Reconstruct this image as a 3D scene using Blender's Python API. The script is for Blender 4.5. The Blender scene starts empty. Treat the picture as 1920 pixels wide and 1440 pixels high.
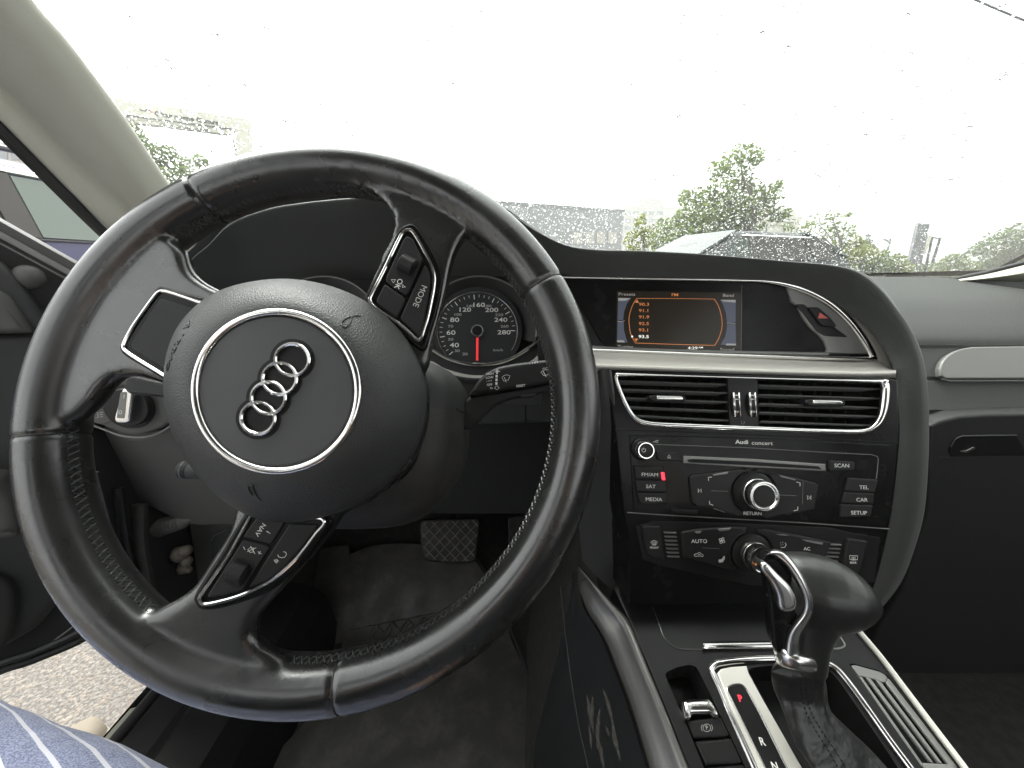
import bpy, bmesh, math, random
import numpy as np
from mathutils import Vector as V, Matrix
from mathutils.bvhtree import BVHTree
random.seed(7); rng = np.random.default_rng(7)
S = bpy.context.scene
COL = S.collection

# ---------------------------------------------------------------- camera, sky, sun, exposure
FPX, PITCH, CAMZ = 721.0, math.radians(17), 1.0
CAM = V((0, 0, CAMZ))
cd = bpy.data.cameras.new("camera"); cam = bpy.data.objects.new("camera", cd); COL.objects.link(cam)
cam.location = CAM; cam.rotation_euler = (math.radians(90) - PITCH, 0, 0)
cd.sensor_width = 36; cd.lens = 36 * FPX / 1920; cd.clip_start = 0.01; cd.clip_end = 2000
S.camera = cam
SUN_EL, SUN_ROT = math.radians(58), math.radians(-35)
w = bpy.data.worlds.new("World"); S.world = w; w.use_nodes = True
nt = w.node_tree; nt.nodes.clear()
sky = nt.nodes.new("ShaderNodeTexSky"); sky.sky_type = 'NISHITA'; sky.sun_disc = False
sky.sun_elevation = SUN_EL; sky.sun_rotation = SUN_ROT; sky.dust_density = 4.0; sky.air_density = 1.0; sky.ozone_density = 1.0
hs = nt.nodes.new("ShaderNodeHueSaturation"); hs.inputs['Saturation'].default_value = 0.04
bg = nt.nodes.new("ShaderNodeBackground"); bg.inputs['Strength'].default_value = 0.15
wo = nt.nodes.new("ShaderNodeOutputWorld")
tm = nt.nodes.new('ShaderNodeMix'); tm.data_type = 'RGBA'; tm.blend_type = 'MULTIPLY'; tm.inputs[0].default_value = 1; tm.inputs[7].default_value = (.98, 1, .985, 1)   # slightly green-white overcast
nt.links.new(sky.outputs[0], hs.inputs['Color']); nt.links.new(hs.outputs[0], tm.inputs[6]); nt.links.new(tm.outputs[2], bg.inputs[0]); nt.links.new(bg.outputs[0], wo.inputs[0])
sl = bpy.data.lights.new("sun", 'SUN'); sl.energy = 1.0; sl.angle = math.radians(40); sl.color = (1, .97, .92)
so = bpy.data.objects.new("sun", sl); COL.objects.link(so)
_sd = V((math.sin(SUN_ROT) * math.cos(SUN_EL), math.cos(SUN_ROT) * math.cos(SUN_EL), math.sin(SUN_EL)))
so.rotation_euler = _sd.to_track_quat('Z', 'Y').to_euler()
S.view_settings.view_transform = 'Standard'; S.view_settings.look = 'None'; S.view_settings.gamma = 1
S.view_settings.use_curve_mapping = False; S.view_settings.exposure = 2.32
S.render.engine = 'CYCLES'
cy = S.cycles; cy.use_denoising = True; cy.max_bounces = 10; cy.diffuse_bounces = 5; cy.glossy_bounces = 5
cy.transmission_bounces = 8; cy.transparent_max_bounces = 16; cy.caustics_refractive = True; cy.sample_clamp_indirect = 6.0

# ---------------------------------------------------------------- photo geometry helpers
RX = V((1, 0, 0)); FW = V((0, math.cos(PITCH), -math.sin(PITCH))); UP = V((0, math.sin(PITCH), math.cos(PITCH)))
def ray(px, py): return RX * ((px - 960) / FPX) + UP * (-(py - 720) / FPX) + FW
def Y(px, py, y):
    d = ray(px, py); return CAM + d * (y / d.y)
def DP(px, py, dep): return CAM + ray(px, py) * dep
def X_(px, py, x):
    d = ray(px, py); return CAM + d * (x / d.x)
def Z_(px, py, z):
    d = ray(px, py); return CAM + d * ((z - CAMZ) / d.z)
class PL:
    def __init__(s, o, n, uh=(1, 0, 0)):
        s.o = V(o); s.n = V(n).normalized(); u = V(uh); s.u = (u - s.n * u.dot(s.n)).normalized(); s.v = s.n.cross(s.u)
    def hit(s, px, py, h=0):
        d = ray(px, py); o = s.o + s.n * h
        return CAM + d * ((o - CAM).dot(s.n) / d.dot(s.n))
    def uv(s, px, py, h=0):
        p = s.hit(px, py, h) - s.o; return (p.dot(s.u), p.dot(s.v))
    def pt(s, u, v, h=0): return s.o + s.u * u + s.v * v + s.n * h
def spl(P, closed=False, n=6):
    P = [V(p) if len(p) == 3 else V((p[0], p[1], 0)) for p in P]; L = len(P); out = []
    for i in range(L if closed else L - 1):
        if closed: a, b, c, d = P[i - 1], P[i], P[(i + 1) % L], P[(i + 2) % L]
        else: a, b, c, d = P[max(i - 1, 0)], P[i], P[i + 1], P[min(i + 2, L - 1)]
        for k in range(n):
            t = k / n
            out.append(.5 * ((2 * b) + (c - a) * t + (2 * a - 5 * b + 4 * c - d) * t * t + (3 * b - a - 3 * c + d) * t ** 3))
    if not closed: out.append(P[-1])
    return out
def sp2(P, closed=True, n=5): return [(p.x, p.y) for p in spl([(a, b, 0) for a, b in P], closed, n)]
def rnd(P, r, seg=4):
    out = []; L = len(P)
    for i in range(L):
        p = V(P[i]).to_2d(); a = V(P[i - 1]).to_2d(); b = V(P[(i + 1) % L]).to_2d()
        da, db = a - p, b - p; ra = min(r, da.length * .45); rb = min(r, db.length * .45)
        s, e = p + da.normalized() * ra, p + db.normalized() * rb
        for k in range(seg + 1):
            t = k / seg; q = s * (1 - t) ** 2 + p * 2 * t * (1 - t) + e * t * t; out.append((q.x, q.y))
    return out
def area2(P): return sum(P[i - 1][0] * P[i][1] - P[i][0] * P[i - 1][1] for i in range(len(P))) / 2
def inset(P, d):
    out = []; L = len(P)
    for i in range(L):
        a, p, b = V(P[i - 1]).to_2d(), V(P[i]).to_2d(), V(P[(i + 1) % L]).to_2d()
        e1, e2 = (p - a), (b - p)
        if e1.length < 1e-9 or e2.length < 1e-9: out.append((p.x, p.y)); continue
        e1.normalize(); e2.normalize()
        n1, n2 = V((-e1.y, e1.x)), V((-e2.y, e2.x)); m = n1 + n2
        if m.length < 1e-6: m = n1
        m.normalize(); k = d / max(.5, m.dot(n1)); q = p + m * k; out.append((q.x, q.y))
    return out
def tri2(q):
    """triangles of a simple polygon (counter clockwise)"""
    idx = list(range(len(q))); out = []; cr = lambda a, b, c: (b[0] - a[0]) * (c[1] - a[1]) - (b[1] - a[1]) * (c[0] - a[0]); g = 0
    while len(idx) > 3 and g < 5000:
        best = None
        for k in range(len(idx)):
            g += 1; i, j, l = idx[k - 1], idx[k], idx[(k + 1) % len(idx)]; a, b, c = q[i], q[j], q[l]; ar = cr(a, b, c)
            if ar < 0: continue
            if any(m not in (i, j, l) and cr(a, b, q[m]) > 0 and cr(b, c, q[m]) > 0 and cr(c, a, q[m]) > 0 for m in idx): continue
            L2 = (a[0] - c[0]) ** 2 + (a[1] - c[1]) ** 2
            if best is None or L2 < best[0]: best = (L2, k)
        if best is None: break
        k = best[1]; out.append((idx[k - 1], idx[k], idx[(k + 1) % len(idx)])); idx.pop(k)
    if len(idx) >= 3: out.append(tuple(idx))
    return out
class MB:
    def __init__(s): s.v = []; s.f = []; s.uvs = {}
    def add(s, verts, faces):
        o = len(s.v); s.v += [V(p) for p in verts]; s.f += [tuple(i + o for i in f) for f in faces]; return o
    def ringstrip(s, rings, closed=True, caps=(True, True)):
        n = len(rings[0]); o = s.add([p for r in rings for p in r], [])
        for k in range(len(rings) - 1):
            for i in range(n if closed else n - 1):
                j = (i + 1) % n; s.f.append((o + k * n + i, o + k * n + j, o + (k + 1) * n + j, o + (k + 1) * n + i))
        if closed and caps[0]: s.f.append(tuple(o + i for i in range(n))[::-1])
        if closed and caps[1]: s.f.append(tuple(o + (len(rings) - 1) * n + i for i in range(n)))
        return s
    def slab(s, P, pts, h0, h1, bev=.0005, seg=2, uv=False, tb=0):
        q = list(pts) if uv else [P.uv(a, b, h1) for a, b in pts]
        if area2(q) < 0: q = q[::-1]
        rings = [[P.pt(a, b, h0) for a, b in (inset(q, tb) if tb else q)]]
        if tb: rings.append([P.pt(a, b, h0 * .3 + (h1 - bev) * .7) for a, b in inset(q, tb * .15)])
        if bev > 0:
            for k in range(seg + 1):
                a = k / seg * math.pi / 2
                r = inset(q, bev * (1 - math.cos(a))); rings.append([P.pt(x, y, h1 - bev + bev * math.sin(a)) for x, y in r])
            rings.append([P.pt(x, y, h1) for x, y in inset(q, bev * 1.25 + .00005)])
        else: rings.append([P.pt(a, b, h1) for a, b in q])
        n = len(q); o = len(s.v); s.ringstrip(rings, True, (False, False)); t = tri2(q); L = o + (len(rings) - 1) * n
        s.f += [tuple(o + i for i in f[::-1]) for f in t] + [tuple(L + i for i in f) for f in t]
        return s
    def tube(s, pts, w, h=None, closed=False, up=None, seg=8, taper=None, flat=False):
        h = h or w; P = [V(p) for p in pts]; L = len(P); rings = []; pn = None
        for i in range(L):
            t = (P[(i + 1) % L] - P[i - 1]) if closed else (P[min(i + 1, L - 1)] - P[max(i - 1, 0)])
            if t.length < 1e-9: t = V((0, 0, 1))
            t.normalize()
            if up is not None: n = V(up)
            else: n = pn if pn is not None else (V((0, 0, 1)) if abs(t.z) < .9 else V((1, 0, 0)))
            n = (n - t * n.dot(t)).normalized(); pn = n; b = t.cross(n)
            k = taper[i] if taper else 1
            rings.append([P[i] + b * (math.cos(a) * w * k) + n * (math.sin(a) * h * k) for a in [2 * math.pi * (j + .5) / seg for j in range(seg)]])
        if closed:
            rings.append(rings[0]); s.ringstrip(rings, True, (False, False))
        else: s.ringstrip(rings)
        return s
    def lathe(s, c, ax, prof, seg=32, uh=(1, 0, 0)):
        P = PL(c, ax, uh)
        s.ringstrip([[P.pt(r * math.cos(2 * math.pi * i / seg), r * math.sin(2 * math.pi * i / seg), h) for i in range(seg)] for r, h in prof])
        return s
    def box(s, a, b):
        (x0, y0, z0), (x1, y1, z1) = a, b
        s.add([(x0, y0, z0), (x1, y0, z0), (x1, y1, z0), (x0, y1, z0), (x0, y0, z1), (x1, y0, z1), (x1, y1, z1), (x0, y1, z1)],
              [(3, 2, 1, 0), (4, 5, 6, 7), (0, 1, 5, 4), (1, 2, 6, 5), (2, 3, 7, 6), (3, 0, 4, 7)]); return s
    def grid(s, rows, nu=1, nv=1, closed=False):
        """smooth sheet through rows of points"""
        R = [spl(r, closed, nu) if nu > 1 else [V(p) for p in r] for r in rows]
        if nv > 1:
            colm = [spl([r[i] for r in R], False, nv) for i in range(len(R[0]))]
            R = [[c[k] for c in colm] for k in range(len(colm[0]))]
        s.ringstrip(R, closed, (False, False)); return s
    def line(s, P, pts, wpx, h, closed=False, th=.00012):
        """flat raised stroke drawn on plane P along photo points"""
        p = [P.hit(a, b, h) for a, b in pts]
        sc = (P.hit(pts[0][0], pts[0][1] + 1, h) - p[0]).length
        s.tube(p, wpx * sc * .5 * 1.15, th, closed, P.n, 4); return s
    def build(s, name, m, parent=None, smooth=40, **k):
        me = bpy.data.meshes.new(name); base = wloc(parent)
        me.from_pydata([p - base for p in s.v], [], s.f); me.validate(clean_customdata=False)
        if m: me.materials.append(m)
        if smooth:
            me.polygons.foreach_set('use_smooth', [True] * len(me.polygons))
            me.set_sharp_from_angle(angle=math.radians(smooth))
        o = bpy.data.objects.new(name, me); COL.objects.link(o)
        if parent: o.parent = parent
        for a, b in k.items(): o[a] = b
        return o
def wloc(o):
    r = V((0, 0, 0))
    while o is not None: r += V(o.location); o = o.parent
    return r
def thing(name, loc, label, cat, group=None):
    o = bpy.data.objects.new(name, None); COL.objects.link(o); o.location = V(loc); o.empty_display_size = .05
    o['label'] = label; o['category'] = cat
    if group: o['group'] = group
    if any(k in name for k in ('pillar', 'door', 'column', 'wheel')): o['kind'] = 'thing'
    return o
def fix_normals(o):
    bm = bmesh.new(); bm.from_mesh(o.data); bmesh.ops.recalc_face_normals(bm, faces=bm.faces); bm.to_mesh(o.data); bm.free(); return o
def evalmesh(o):
    dg = bpy.context.evaluated_depsgraph_get(); dg.update()
    return bpy.data.meshes.new_from_object(o.evaluated_get(dg))
def cut(o, mbs):
    """boolean-subtract closed solids from o"""
    fix_normals(o); tmp = []
    for mb in mbs:
        c = fix_normals(mb.build('cutter', None, None, 0)); tmp.append(c)
        md = o.modifiers.new('b', 'BOOLEAN'); md.operation = 'DIFFERENCE'; md.object = c; md.solver = 'EXACT'
    me = evalmesh(o); o.modifiers.clear(); old = o.data; o.data = me
    for p in me.polygons: p.use_smooth = True
    me.set_sharp_from_angle(angle=math.radians(40))
    for c in tmp: bpy.data.objects.remove(c)
    return o
def remesh(mb, vox, it):
    o = mb.build('tmp', None, None, 0); md = o.modifiers.new('r', 'REMESH'); md.mode = 'VOXEL'; md.voxel_size = vox; md.adaptivity = 0
    sm = o.modifiers.new('s', 'SMOOTH'); sm.factor = .5; sm.iterations = it
    me = evalmesh(o); n = len(me.vertices); a = np.zeros(n * 3); me.vertices.foreach_get('co', a)
    nn = np.zeros(n * 3); me.vertex_normals.foreach_get('vector', nn)
    fs = [tuple(p.vertices) for p in me.polygons]; bpy.data.objects.remove(o)
    return a.reshape(-1, 3), nn.reshape(-1, 3), fs
_tc = {}
def txt(P, s, px, py, hpx, m, parent, ang=0, h=0, sx=1.15, name='lettering', bold=0, al='CENTER', bvh=None, th=.00006):
    key = (s, bold, al)
    if key not in _tc:
        cu = bpy.data.curves.new('t', 'FONT'); cu.body = s; cu.align_x = al; cu.align_y = 'CENTER'; cu.size = 1; cu.resolution_u = 3
        cu.extrude = .001; cu.offset = bold
        ob = bpy.data.objects.new('t', cu); me = ob.to_mesh()
        _tc[key] = ([v.co.copy() for v in me.vertices], [tuple(p.vertices) for p in me.polygons]); ob.to_mesh_clear()
        bpy.data.objects.remove(ob); bpy.data.curves.remove(cu)
    vs, fs = _tc[key]; a = math.radians(ang); c, sn = math.cos(a), math.sin(a)
    o = P.hit(px, py, h); d = (P.hit(px + c * 3, py - sn * 3, h) - o); u = d.normalized(); up = P.n.cross(u)
    sc = (P.hit(px - sn * 3, py - c * 3, h) - o).length / 3 * hpx / .70
    mb = MB(); W = []
    for v in vs:
        p = o + u * (v.x * sc * sx) + up * (v.y * sc)
        if bvh:
            r = bvh.ray_cast(p + P.n * .1, -P.n)
            if r[0] is not None: p = r[0]
        W.append(p + P.n * (th if v.z > 0 else -th))
    mb.add(W, fs); return mb.build(name, m, parent, 0)

# ---------------------------------------------------------------- materials
def mat(name, col, rough=.5, metal=0., bump=None, var=None, coat=0., spec=.5, emis=None, estr=1., sheen=0., wear=None, aniso=None):
    m = bpy.data.materials.new(name); m.use_nodes = True; t = m.node_tree; b = t.nodes['Principled BSDF']; L = t.links.new
    b.inputs['Base Color'].default_value = (*col, 1); b.inputs['Roughness'].default_value = rough; b.inputs['Metallic'].default_value = metal
    b.inputs['Coat Weight'].default_value = coat; b.inputs['Specular IOR Level'].default_value = spec; b.inputs['Coat Roughness'].default_value = .05
    if emis: b.inputs['Emission Color'].default_value = (*emis, 1); b.inputs['Emission Strength'].default_value = estr
    if sheen: b.inputs['Sheen Weight'].default_value = sheen
    tc = t.nodes.new('ShaderNodeTexCoord')
    def noise(sc, det=3, ro=.55):
        n = t.nodes.new('ShaderNodeTexNoise'); n.inputs['Scale'].default_value = sc; n.inputs['Detail'].default_value = det
        n.inputs['Roughness'].default_value = ro; L(tc.outputs['Object'], n.inputs['Vector']); return n
    if var:   # (scale, amount, second colour, lo, hi)
        n = noise(var[0], 5, .65); r = t.nodes.new('ShaderNodeMapRange'); r.inputs[1].default_value = var[3] if len(var) > 3 else .4; r.inputs[2].default_value = var[4] if len(var) > 4 else .65
        L(n.outputs[0], r.inputs[0]); mx = t.nodes.new('ShaderNodeMix'); mx.data_type = 'RGBA'; mx.inputs[6].default_value = (*col, 1); mx.inputs[7].default_value = (*var[2], 1)
        mu = t.nodes.new('ShaderNodeMath'); mu.operation = 'MULTIPLY'; mu.inputs[1].default_value = var[1]; L(r.outputs[0], mu.inputs[0])
        L(mu.outputs[0], mx.inputs[0]); L(mx.outputs[2], b.inputs['Base Color'])
    if wear:  # (scale, rough lo, rough hi)
        n = noise(wear[0], 4, .6); r = t.nodes.new('ShaderNodeMapRange'); r.inputs[1].default_value = .3; r.inputs[2].default_value = .7
        r.inputs[3].default_value = wear[1]; r.inputs[4].default_value = wear[2]; L(n.outputs[0], r.inputs[0]); L(r.outputs[0], b.inputs['Roughness'])
    if bump:  # list of (kind, scale, strength, distance)
        prev = None
        for kind, sc, st, di in bump:
            if kind == 'v':
                n = t.nodes.new('ShaderNodeTexVoronoi'); n.feature = 'DISTANCE_TO_EDGE'; n.inputs['Scale'].default_value = sc
                nz = noise(sc * .8, 2); ad = t.nodes.new('ShaderNodeVectorMath'); ad.operation = 'MULTIPLY_ADD'
                ad.inputs[1].default_value = (.6 / sc,) * 3; L(nz.outputs['Color'], ad.inputs[0]); L(tc.outputs['Object'], ad.inputs[2]); L(ad.outputs[0], n.inputs['Vector'])
            elif kind == 'w':
                n = t.nodes.new('ShaderNodeTexWave'); n.inputs['Scale'].default_value = sc; n.inputs['Distortion'].default_value = .4; n.bands_direction = aniso or 'X'; L(tc.outputs['Object'], n.inputs['Vector'])
            else: n = noise(sc, 3)
            bp = t.nodes.new('ShaderNodeBump'); bp.inputs['Strength'].default_value = st; bp.inputs['Distance'].default_value = di
            L(n.outputs[0], bp.inputs['Height'])
            if prev: L(prev.outputs[0], bp.inputs['Normal'])
            prev = bp
        L(prev.outputs[0], b.inputs['Normal'])
    return m
M = {}
M['dash'] = mat('soft_dash', (.030, .031, .029), .62, sheen=.1, bump=[('v', 700, .35, .0006)])
M['dashtop'] = mat('soft_dash_top', (.016, .0165, .0148), .7, spec=.35, sheen=.05, bump=[('v', 420, .7, .0009)])
M['hood'] = mat('hood_lifted', (.043, .046, .042), .6, sheen=.15, bump=[('v', 520, .5, .0007)])  # colour lifted and slightly greened to mimic veiling glare on the upper dash
M['hub'] = mat('airbag_plastic', (.033, .034, .034), .5, spec=.4, bump=[('v', 620, .55, .0007)])
M['hubplate'] = mat('badge_plate', (.038, .038, .040), .42, bump=[('n', 900, .08, .0003)], wear=(40, .36, .5))
M['leather'] = mat('wheel_leather', (.010, .0105, .0102), .34, bump=[('n', 420, .07, .0005), ('n', 95, .10, .0012)], wear=(16, .19, .36), var=(160, .5, (.016, .015, .0135)), spec=1.0)
M['knobleather'] = mat('knob_leather', (.014, .015, .014), .36, bump=[('n', 900, .08, .0003)], wear=(40, .27, .40), spec=.6)
M['gaiter'] = mat('gaiter_leather', (.016, .017, .016), .34, bump=[('n', 350, .12, .0006), ('n', 48, .6, .004)], spec=.6)
M['stitch'] = mat('stitch_thread', (.032, .034, .032), .45)
M['seam'] = mat('seam_dark', (.006, .006, .006), .6)
M['gloss'] = mat('gloss_black', (.005, .005, .005), .22, spec=.14, wear=(30, .16, .30))
M['satblack'] = mat('satin_black', (.010, .010, .010), .36, spec=.2, bump=[('n', 1500, .05, .0002)], wear=(50, .28, .42))
M['button'] = mat('button_black', (.014, .014, .014), .45, spec=.22, wear=(120, .36, .5))
M['matblack'] = mat('matt_black', (.010, .010, .010), .7)
M['void'] = mat('dark_recess', (.003, .003, .003), .9)
M['edge'] = mat('silver_shaded', (.145, .142, .135), .27, metal=.6, bump=[('n', 2500, .04, .0001)])  # darker copy of the satin silver, dark reflections put into the colour
M['silver'] = mat('satin_silver', (.62, .60, .55), .42, metal=.4, bump=[('n', 2500, .04, .0001)])
M['greytrim'] = mat('grey_trim', (.19, .19, .18), .42, metal=.4, bump=[('n', 2500, .04, .0001)])
M['chrome'] = mat('chrome', (.78, .77, .75), .13, metal=1, wear=(60, .09, .2))
M['satchrome'] = mat('satin_chrome', (.78, .77, .75), .24, metal=1)
M['knee'] = mat('knee_plastic', (.060, .057, .052), .6, bump=[('v', 800, .25, .0005)])
M['dusty'] = mat('dusty_plastic', (.019, .018, .0165), .6, bump=[('v', 700, .2, .0004)], var=(35, .6, (.05, .045, .038)))
M['scuffed'] = mat('scuffed_plastic', (.014, .015, .016), .45, bump=[('n', 900, .1, .0004)])
M['fabric'] = mat('pillar_fabric', (.62, .61, .53), .9, bump=[('w', 150, .12, .0006)], sheen=.2, aniso='Z')
M['headliner'] = mat('headliner', (.22, .215, .20), .95)
M['carpet'] = mat('carpet', (.030, .028, .026), .95, bump=[('n', 900, .9, .004)], var=(60, .6, (.06, .055, .048)))
M['mat'] = mat('rubber_mat', (.050, .048, .045), .5, bump=[('v', 420, .35, .0008), ('n', 40, .3, .003)], var=(22, .8, (.11, .10, .088), .45, .72), wear=(16, .3, .75))
M['rubber'] = mat('rubber', (.012, .012, .012), .55)
M['pedal'] = mat('pedal_rubber', (.012, .0115, .011), .5, var=(90, .8, (.06, .05, .04), .5, .78), wear=(60, .35, .7))
M['print'] = mat('white_print', (.72, .72, .68), .6)
M['printdim'] = mat('grey_print', (.42, .42, .40), .6)
M['dial'] = mat('dial_face', (.012, .013, .015), .45)
M['needle'] = mat('needle_red', (.75, .03, .04), .4, emis=(1, .05, .06), estr=.10)
M['hazard'] = mat('hazard_red', (.65, .12, .10), .4)
M['led'] = mat('red_led', (.8, .02, .03), .4, emis=(1, .03, .06), estr=.45)
M['oled'] = mat('orange_lit', (.6, .2, .05), .4, emis=(1, .36, .12), estr=.055)
M['wled'] = mat('white_lit', (.7, .7, .7), .4, emis=(1, .97, .9), estr=.13)
M['gled'] = mat('grey_lit', (.3, .3, .3), .4, emis=(.8, .8, .75), estr=.03)
M['bled'] = mat('slate_lit', (.05, .06, .085), .4, emis=(.40, .46, .72), estr=.014)
M['screen'] = mat('screen_glass', (.012, .013, .012), .2, spec=.2, emis=(.5, .28, .12), estr=.004)
M['amber'] = mat('smoked_amber', (.012, .008, .005), .25, spec=.12)
M['cream'] = mat('cream_plastic', (.28, .275, .22), .6)
M['creamwire'] = mat('connector_plastic', (.17, .145, .115), .6)
M['boot_rub'] = mat('grommet_rubber', (.09, .083, .078), .65)

M['bonnet'] = mat('bonnet_paint', (.012, .012, .014), .2, coat=.6)

HAZE = .005

M['inlay'] = mat('inlay_trim', (.185, .187, .175), .5, metal=.3)
M['glove'] = mat('glove_shaded', (.020, .021, .020), .62, bump=[('v', 800, .25, .0005)])  # same plastic as the hood, darkened for the dimmer lower dash

STR = -.50

M['doorcard'] = mat('door_card', (.018, .019, .018), .6, bump=[('v', 800, .25, .0005)])
M['doorpad'] = mat('door_pad', (.065, .063, .058), .6, bump=[('v', 800, .25, .0005)])

def inset_px(P, d): return inset(P, d if area2(P) > 0 else -d)
def spl2(p): return sp2(p, False, 5)
# ================================================================ STEERING WHEEL
WC = V((-.125, .238, -.0883 + CAMZ)); _a, _b = .041, .4245
WN = V((math.sin(_a) * math.cos(_b), -math.cos(_a) * math.cos(_b), math.sin(_b)))
PW = PL(WC, WN)
wheel = thing('steering_wheel', WC, 'black leather steering wheel turned sideways with four chrome rings on its round hub', 'steering wheel')
RC, RT = .168, .0157
def rimpt(a, ph, r=RT, rn=.0172): return PW.pt((RC + r * math.cos(ph)) * math.cos(a), (RC + r * math.cos(ph)) * math.sin(a), rn * math.sin(ph))
mb = MB(); N = 200
R_ = [[rimpt(2 * math.pi * i / N, 2 * math.pi * j / 22, RT + .0009, .0182) for j in range(22)] for i in range(N)]; R_.append(R_[0])
mb.ringstrip(R_, True, (False, False))
FA = [(625, 325), (690, 352), (728, 386), (742, 418), (719, 468), (692, 520), (672, 570), (700, 640), (800, 700), (811, 645), (826, 592), (838, 545), (848, 492), (858, 462), (872, 440), (905, 420), (900, 370), (800, 310), (700, 280)]
FB = [(318, 1128), (336, 1118), (357, 1100), (378, 1068), (424, 996), (440, 930), (660, 930), (622, 1000), (573, 1055), (520, 1115), (483, 1155), (467, 1188), (476, 1212), (505, 1226), (545, 1258), (520, 1300), (420, 1290), (310, 1235), (250, 1165)]
FC = [(135, 790), (172, 752), (190, 724), (212, 707), (240, 703), (275, 711), (312, 728), (420, 740), (470, 600), (425, 548), (376, 524), (354, 506), (346, 489), (340, 462), (300, 430), (230, 450), (120, 560), (80, 700), (90, 800)]
for F_, hh in ((FA, .0105), (FB, .0105), (FC, .0105)):
    q = [PW.uv(a, b, hh) for a, b in rnd(F_, 14)]
    if area2(q) < 0: q = q[::-1]
    t = MB(); t.ringstrip([[PW.pt(a, b, h) for a, b in inset(q, d)] for d, h in ((.009, -.009), (.004, -.004), (.001, .001), (0, .005), (.001, .008), (.004, hh))]); mb.add(t.v, t.f)
mb.lathe(WC - WN * .012, WN, [(.001, 0), (.066, 0), (.07, .004), (.07, .016), (.066, .02), (.001, .02)], 40)
co, no, fs = remesh(mb, .0016, 26)
# seam grooves pressed into the leather where the hide panels meet
SEAMS = [((357, 333), (423, 413)), ((1050, 517), (973, 568)), ((640, 1337), (648, 1215)), ((30, 815), (168, 820))]
cu = np.array(list(PW.u)); cv = np.array(list(PW.v)); cn = np.array(list(WN)); c0 = np.array(list(WC))
q = co - c0; qu, qv, qn = q @ cu, q @ cv, q @ cn; rr = np.hypot(qu, qv)
disp = np.zeros(len(co)); seam_ang = []
for s0, s1 in SEAMS:
    a, b = PW.uv(*s0), PW.uv(*s1); an = math.atan2(a[1] + b[1], a[0] + b[0]); seam_ang.append(an)
    d = (-math.sin(an) * qu + math.cos(an) * qv); on = (qu * math.cos(an) + qv * math.sin(an)) > .1
    disp -= np.where(on, .0011 * np.exp(-(d / .0016) ** 2), 0)
# sewn inner seam ridge
disp -= 0 * np.where((np.abs(rr - (RC - RT)) < .004) & (np.abs(qn - .004) < .0020), .0006, 0)
co = co + no * disp[:, None]
mb = MB(); mb.v = [V(p) for p in co]; mb.f = fs
rim = mb.build('rim', M['leather'], wheel, 180)
rimB = BVHTree.FromPolygons([V(p) for p in co], fs)
for an in seam_ang:
    mb = MB(); mb.tube([rimpt(an, 2 * math.pi * j / 40, RT - .0003, .0169) for j in range(40)], .0006, .0005, True, None, 5); mb.build('seam', M['seam'], wheel)
mb = MB()     # the hand sewn inner edge: hundreds of thread crossings
a = -math.pi
while a < math.pi:
    p = rimpt(a, math.pi - .24); d_ = PW.pt(0.0, 0.0); ok = rimB.find_nearest(p)[3] < .0022
    if ok:
        for s_ in (-1, 1):
            q0 = rimpt(a - .0105 * s_, math.pi - .22 + .15, RT + .0007, .0180); q1 = rimpt(a + .0105 * s_, math.pi - .22 - .17, RT + .0007, .0180)
            mid = (q0 + q1) / 2 + (mid_n if False else WN * .0006 * s_)
            mb.tube([q0, mid, q1], .00062, None, False, None, 5)
    a += .0285
mb.build('stitching', M['stitch'], wheel, 60, kind='stuff')

# ---- hub / airbag cover
HO = [(310, 725), (316, 660), (340, 605), (385, 560), (440, 535), (510, 523), (575, 526), (640, 543), (700, 574), (750, 620), (782, 675), (797, 735), (792, 800), (768, 856), (730, 902), (680, 940), (620, 966), (550, 979), (480, 972), (420, 940), (370, 890), (335, 830), (316, 780)]
ho = [PW.uv(x, y, .016) for x, y in sp2(HO, True, 4)]; n_ = len(ho)
def circ(cx, cy, rx, ry, h, n, ph=0): return [PW.uv(cx + rx * math.cos(ph + 2 * math.pi * i / n), cy + ry * math.sin(ph + 2 * math.pi * i / n), h) for i in range(n)]
ci = circ(517, 733, 161, 155, .047, n_)
k0 = min(range(n_), key=lambda k: sum((V(ho[(i + k) % n_]).normalized() - V(((ci[i][0]), ci[i][1])).normalized()).length for i in range(0, n_, 7)))
if area2(ho) < 0: ho = ho[::-1]
if area2(ci) < 0: ci = ci[::-1]
cc = V((sum(p[0] for p in ci) / n_, sum(p[1] for p in ci) / n_))
k0 = min(range(n_), key=lambda k: sum((V(ho[(i + k) % n_]) - cc).normalized().cross((V(ci[i]) - cc).normalized()) ** 2 - (V(ho[(i + k) % n_]) - cc).normalized().dot((V(ci[i]) - cc).normalized()) for i in range(0, n_, 5)))
ho = ho[k0:] + ho[:k0]
rings = [[PW.pt(a, b, .000) for a, b in inset(ho, .004)], [PW.pt(a, b, .010) for a, b in ho]]
for t in [0, .04, .1, .18, .28, .4, .52, .64, .76, .88, .96, 1]:
    h = .016 + (.0465 - .016) * (1 - (1 - t) ** 1.7) ** .9; s_ = t
    rings.append([PW.pt(ho[i][0] * (1 - s_) + ci[i][0] * s_, ho[i][1] * (1 - s_) + ci[i][1] * s_, h) for i in range(n_)])
rings.append([PW.pt(a, b, .0405) for a, b in inset(ci, .003)])
mb = MB(); mb.ringstrip(rings); hub = mb.build('airbag_cover', M['hub'], wheel, 50)
hubB = BVHTree.FromPolygons(mb.v, mb.f)
mb = MB(); mb.tube([PW.pt(a, b, .0462) for a, b in circ(517, 733.5, 153.5, 149.5, .047, 96)], .0021, .0019, True, WN, 10); mb.build('trim_ring', M['chrome'], wheel)
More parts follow.
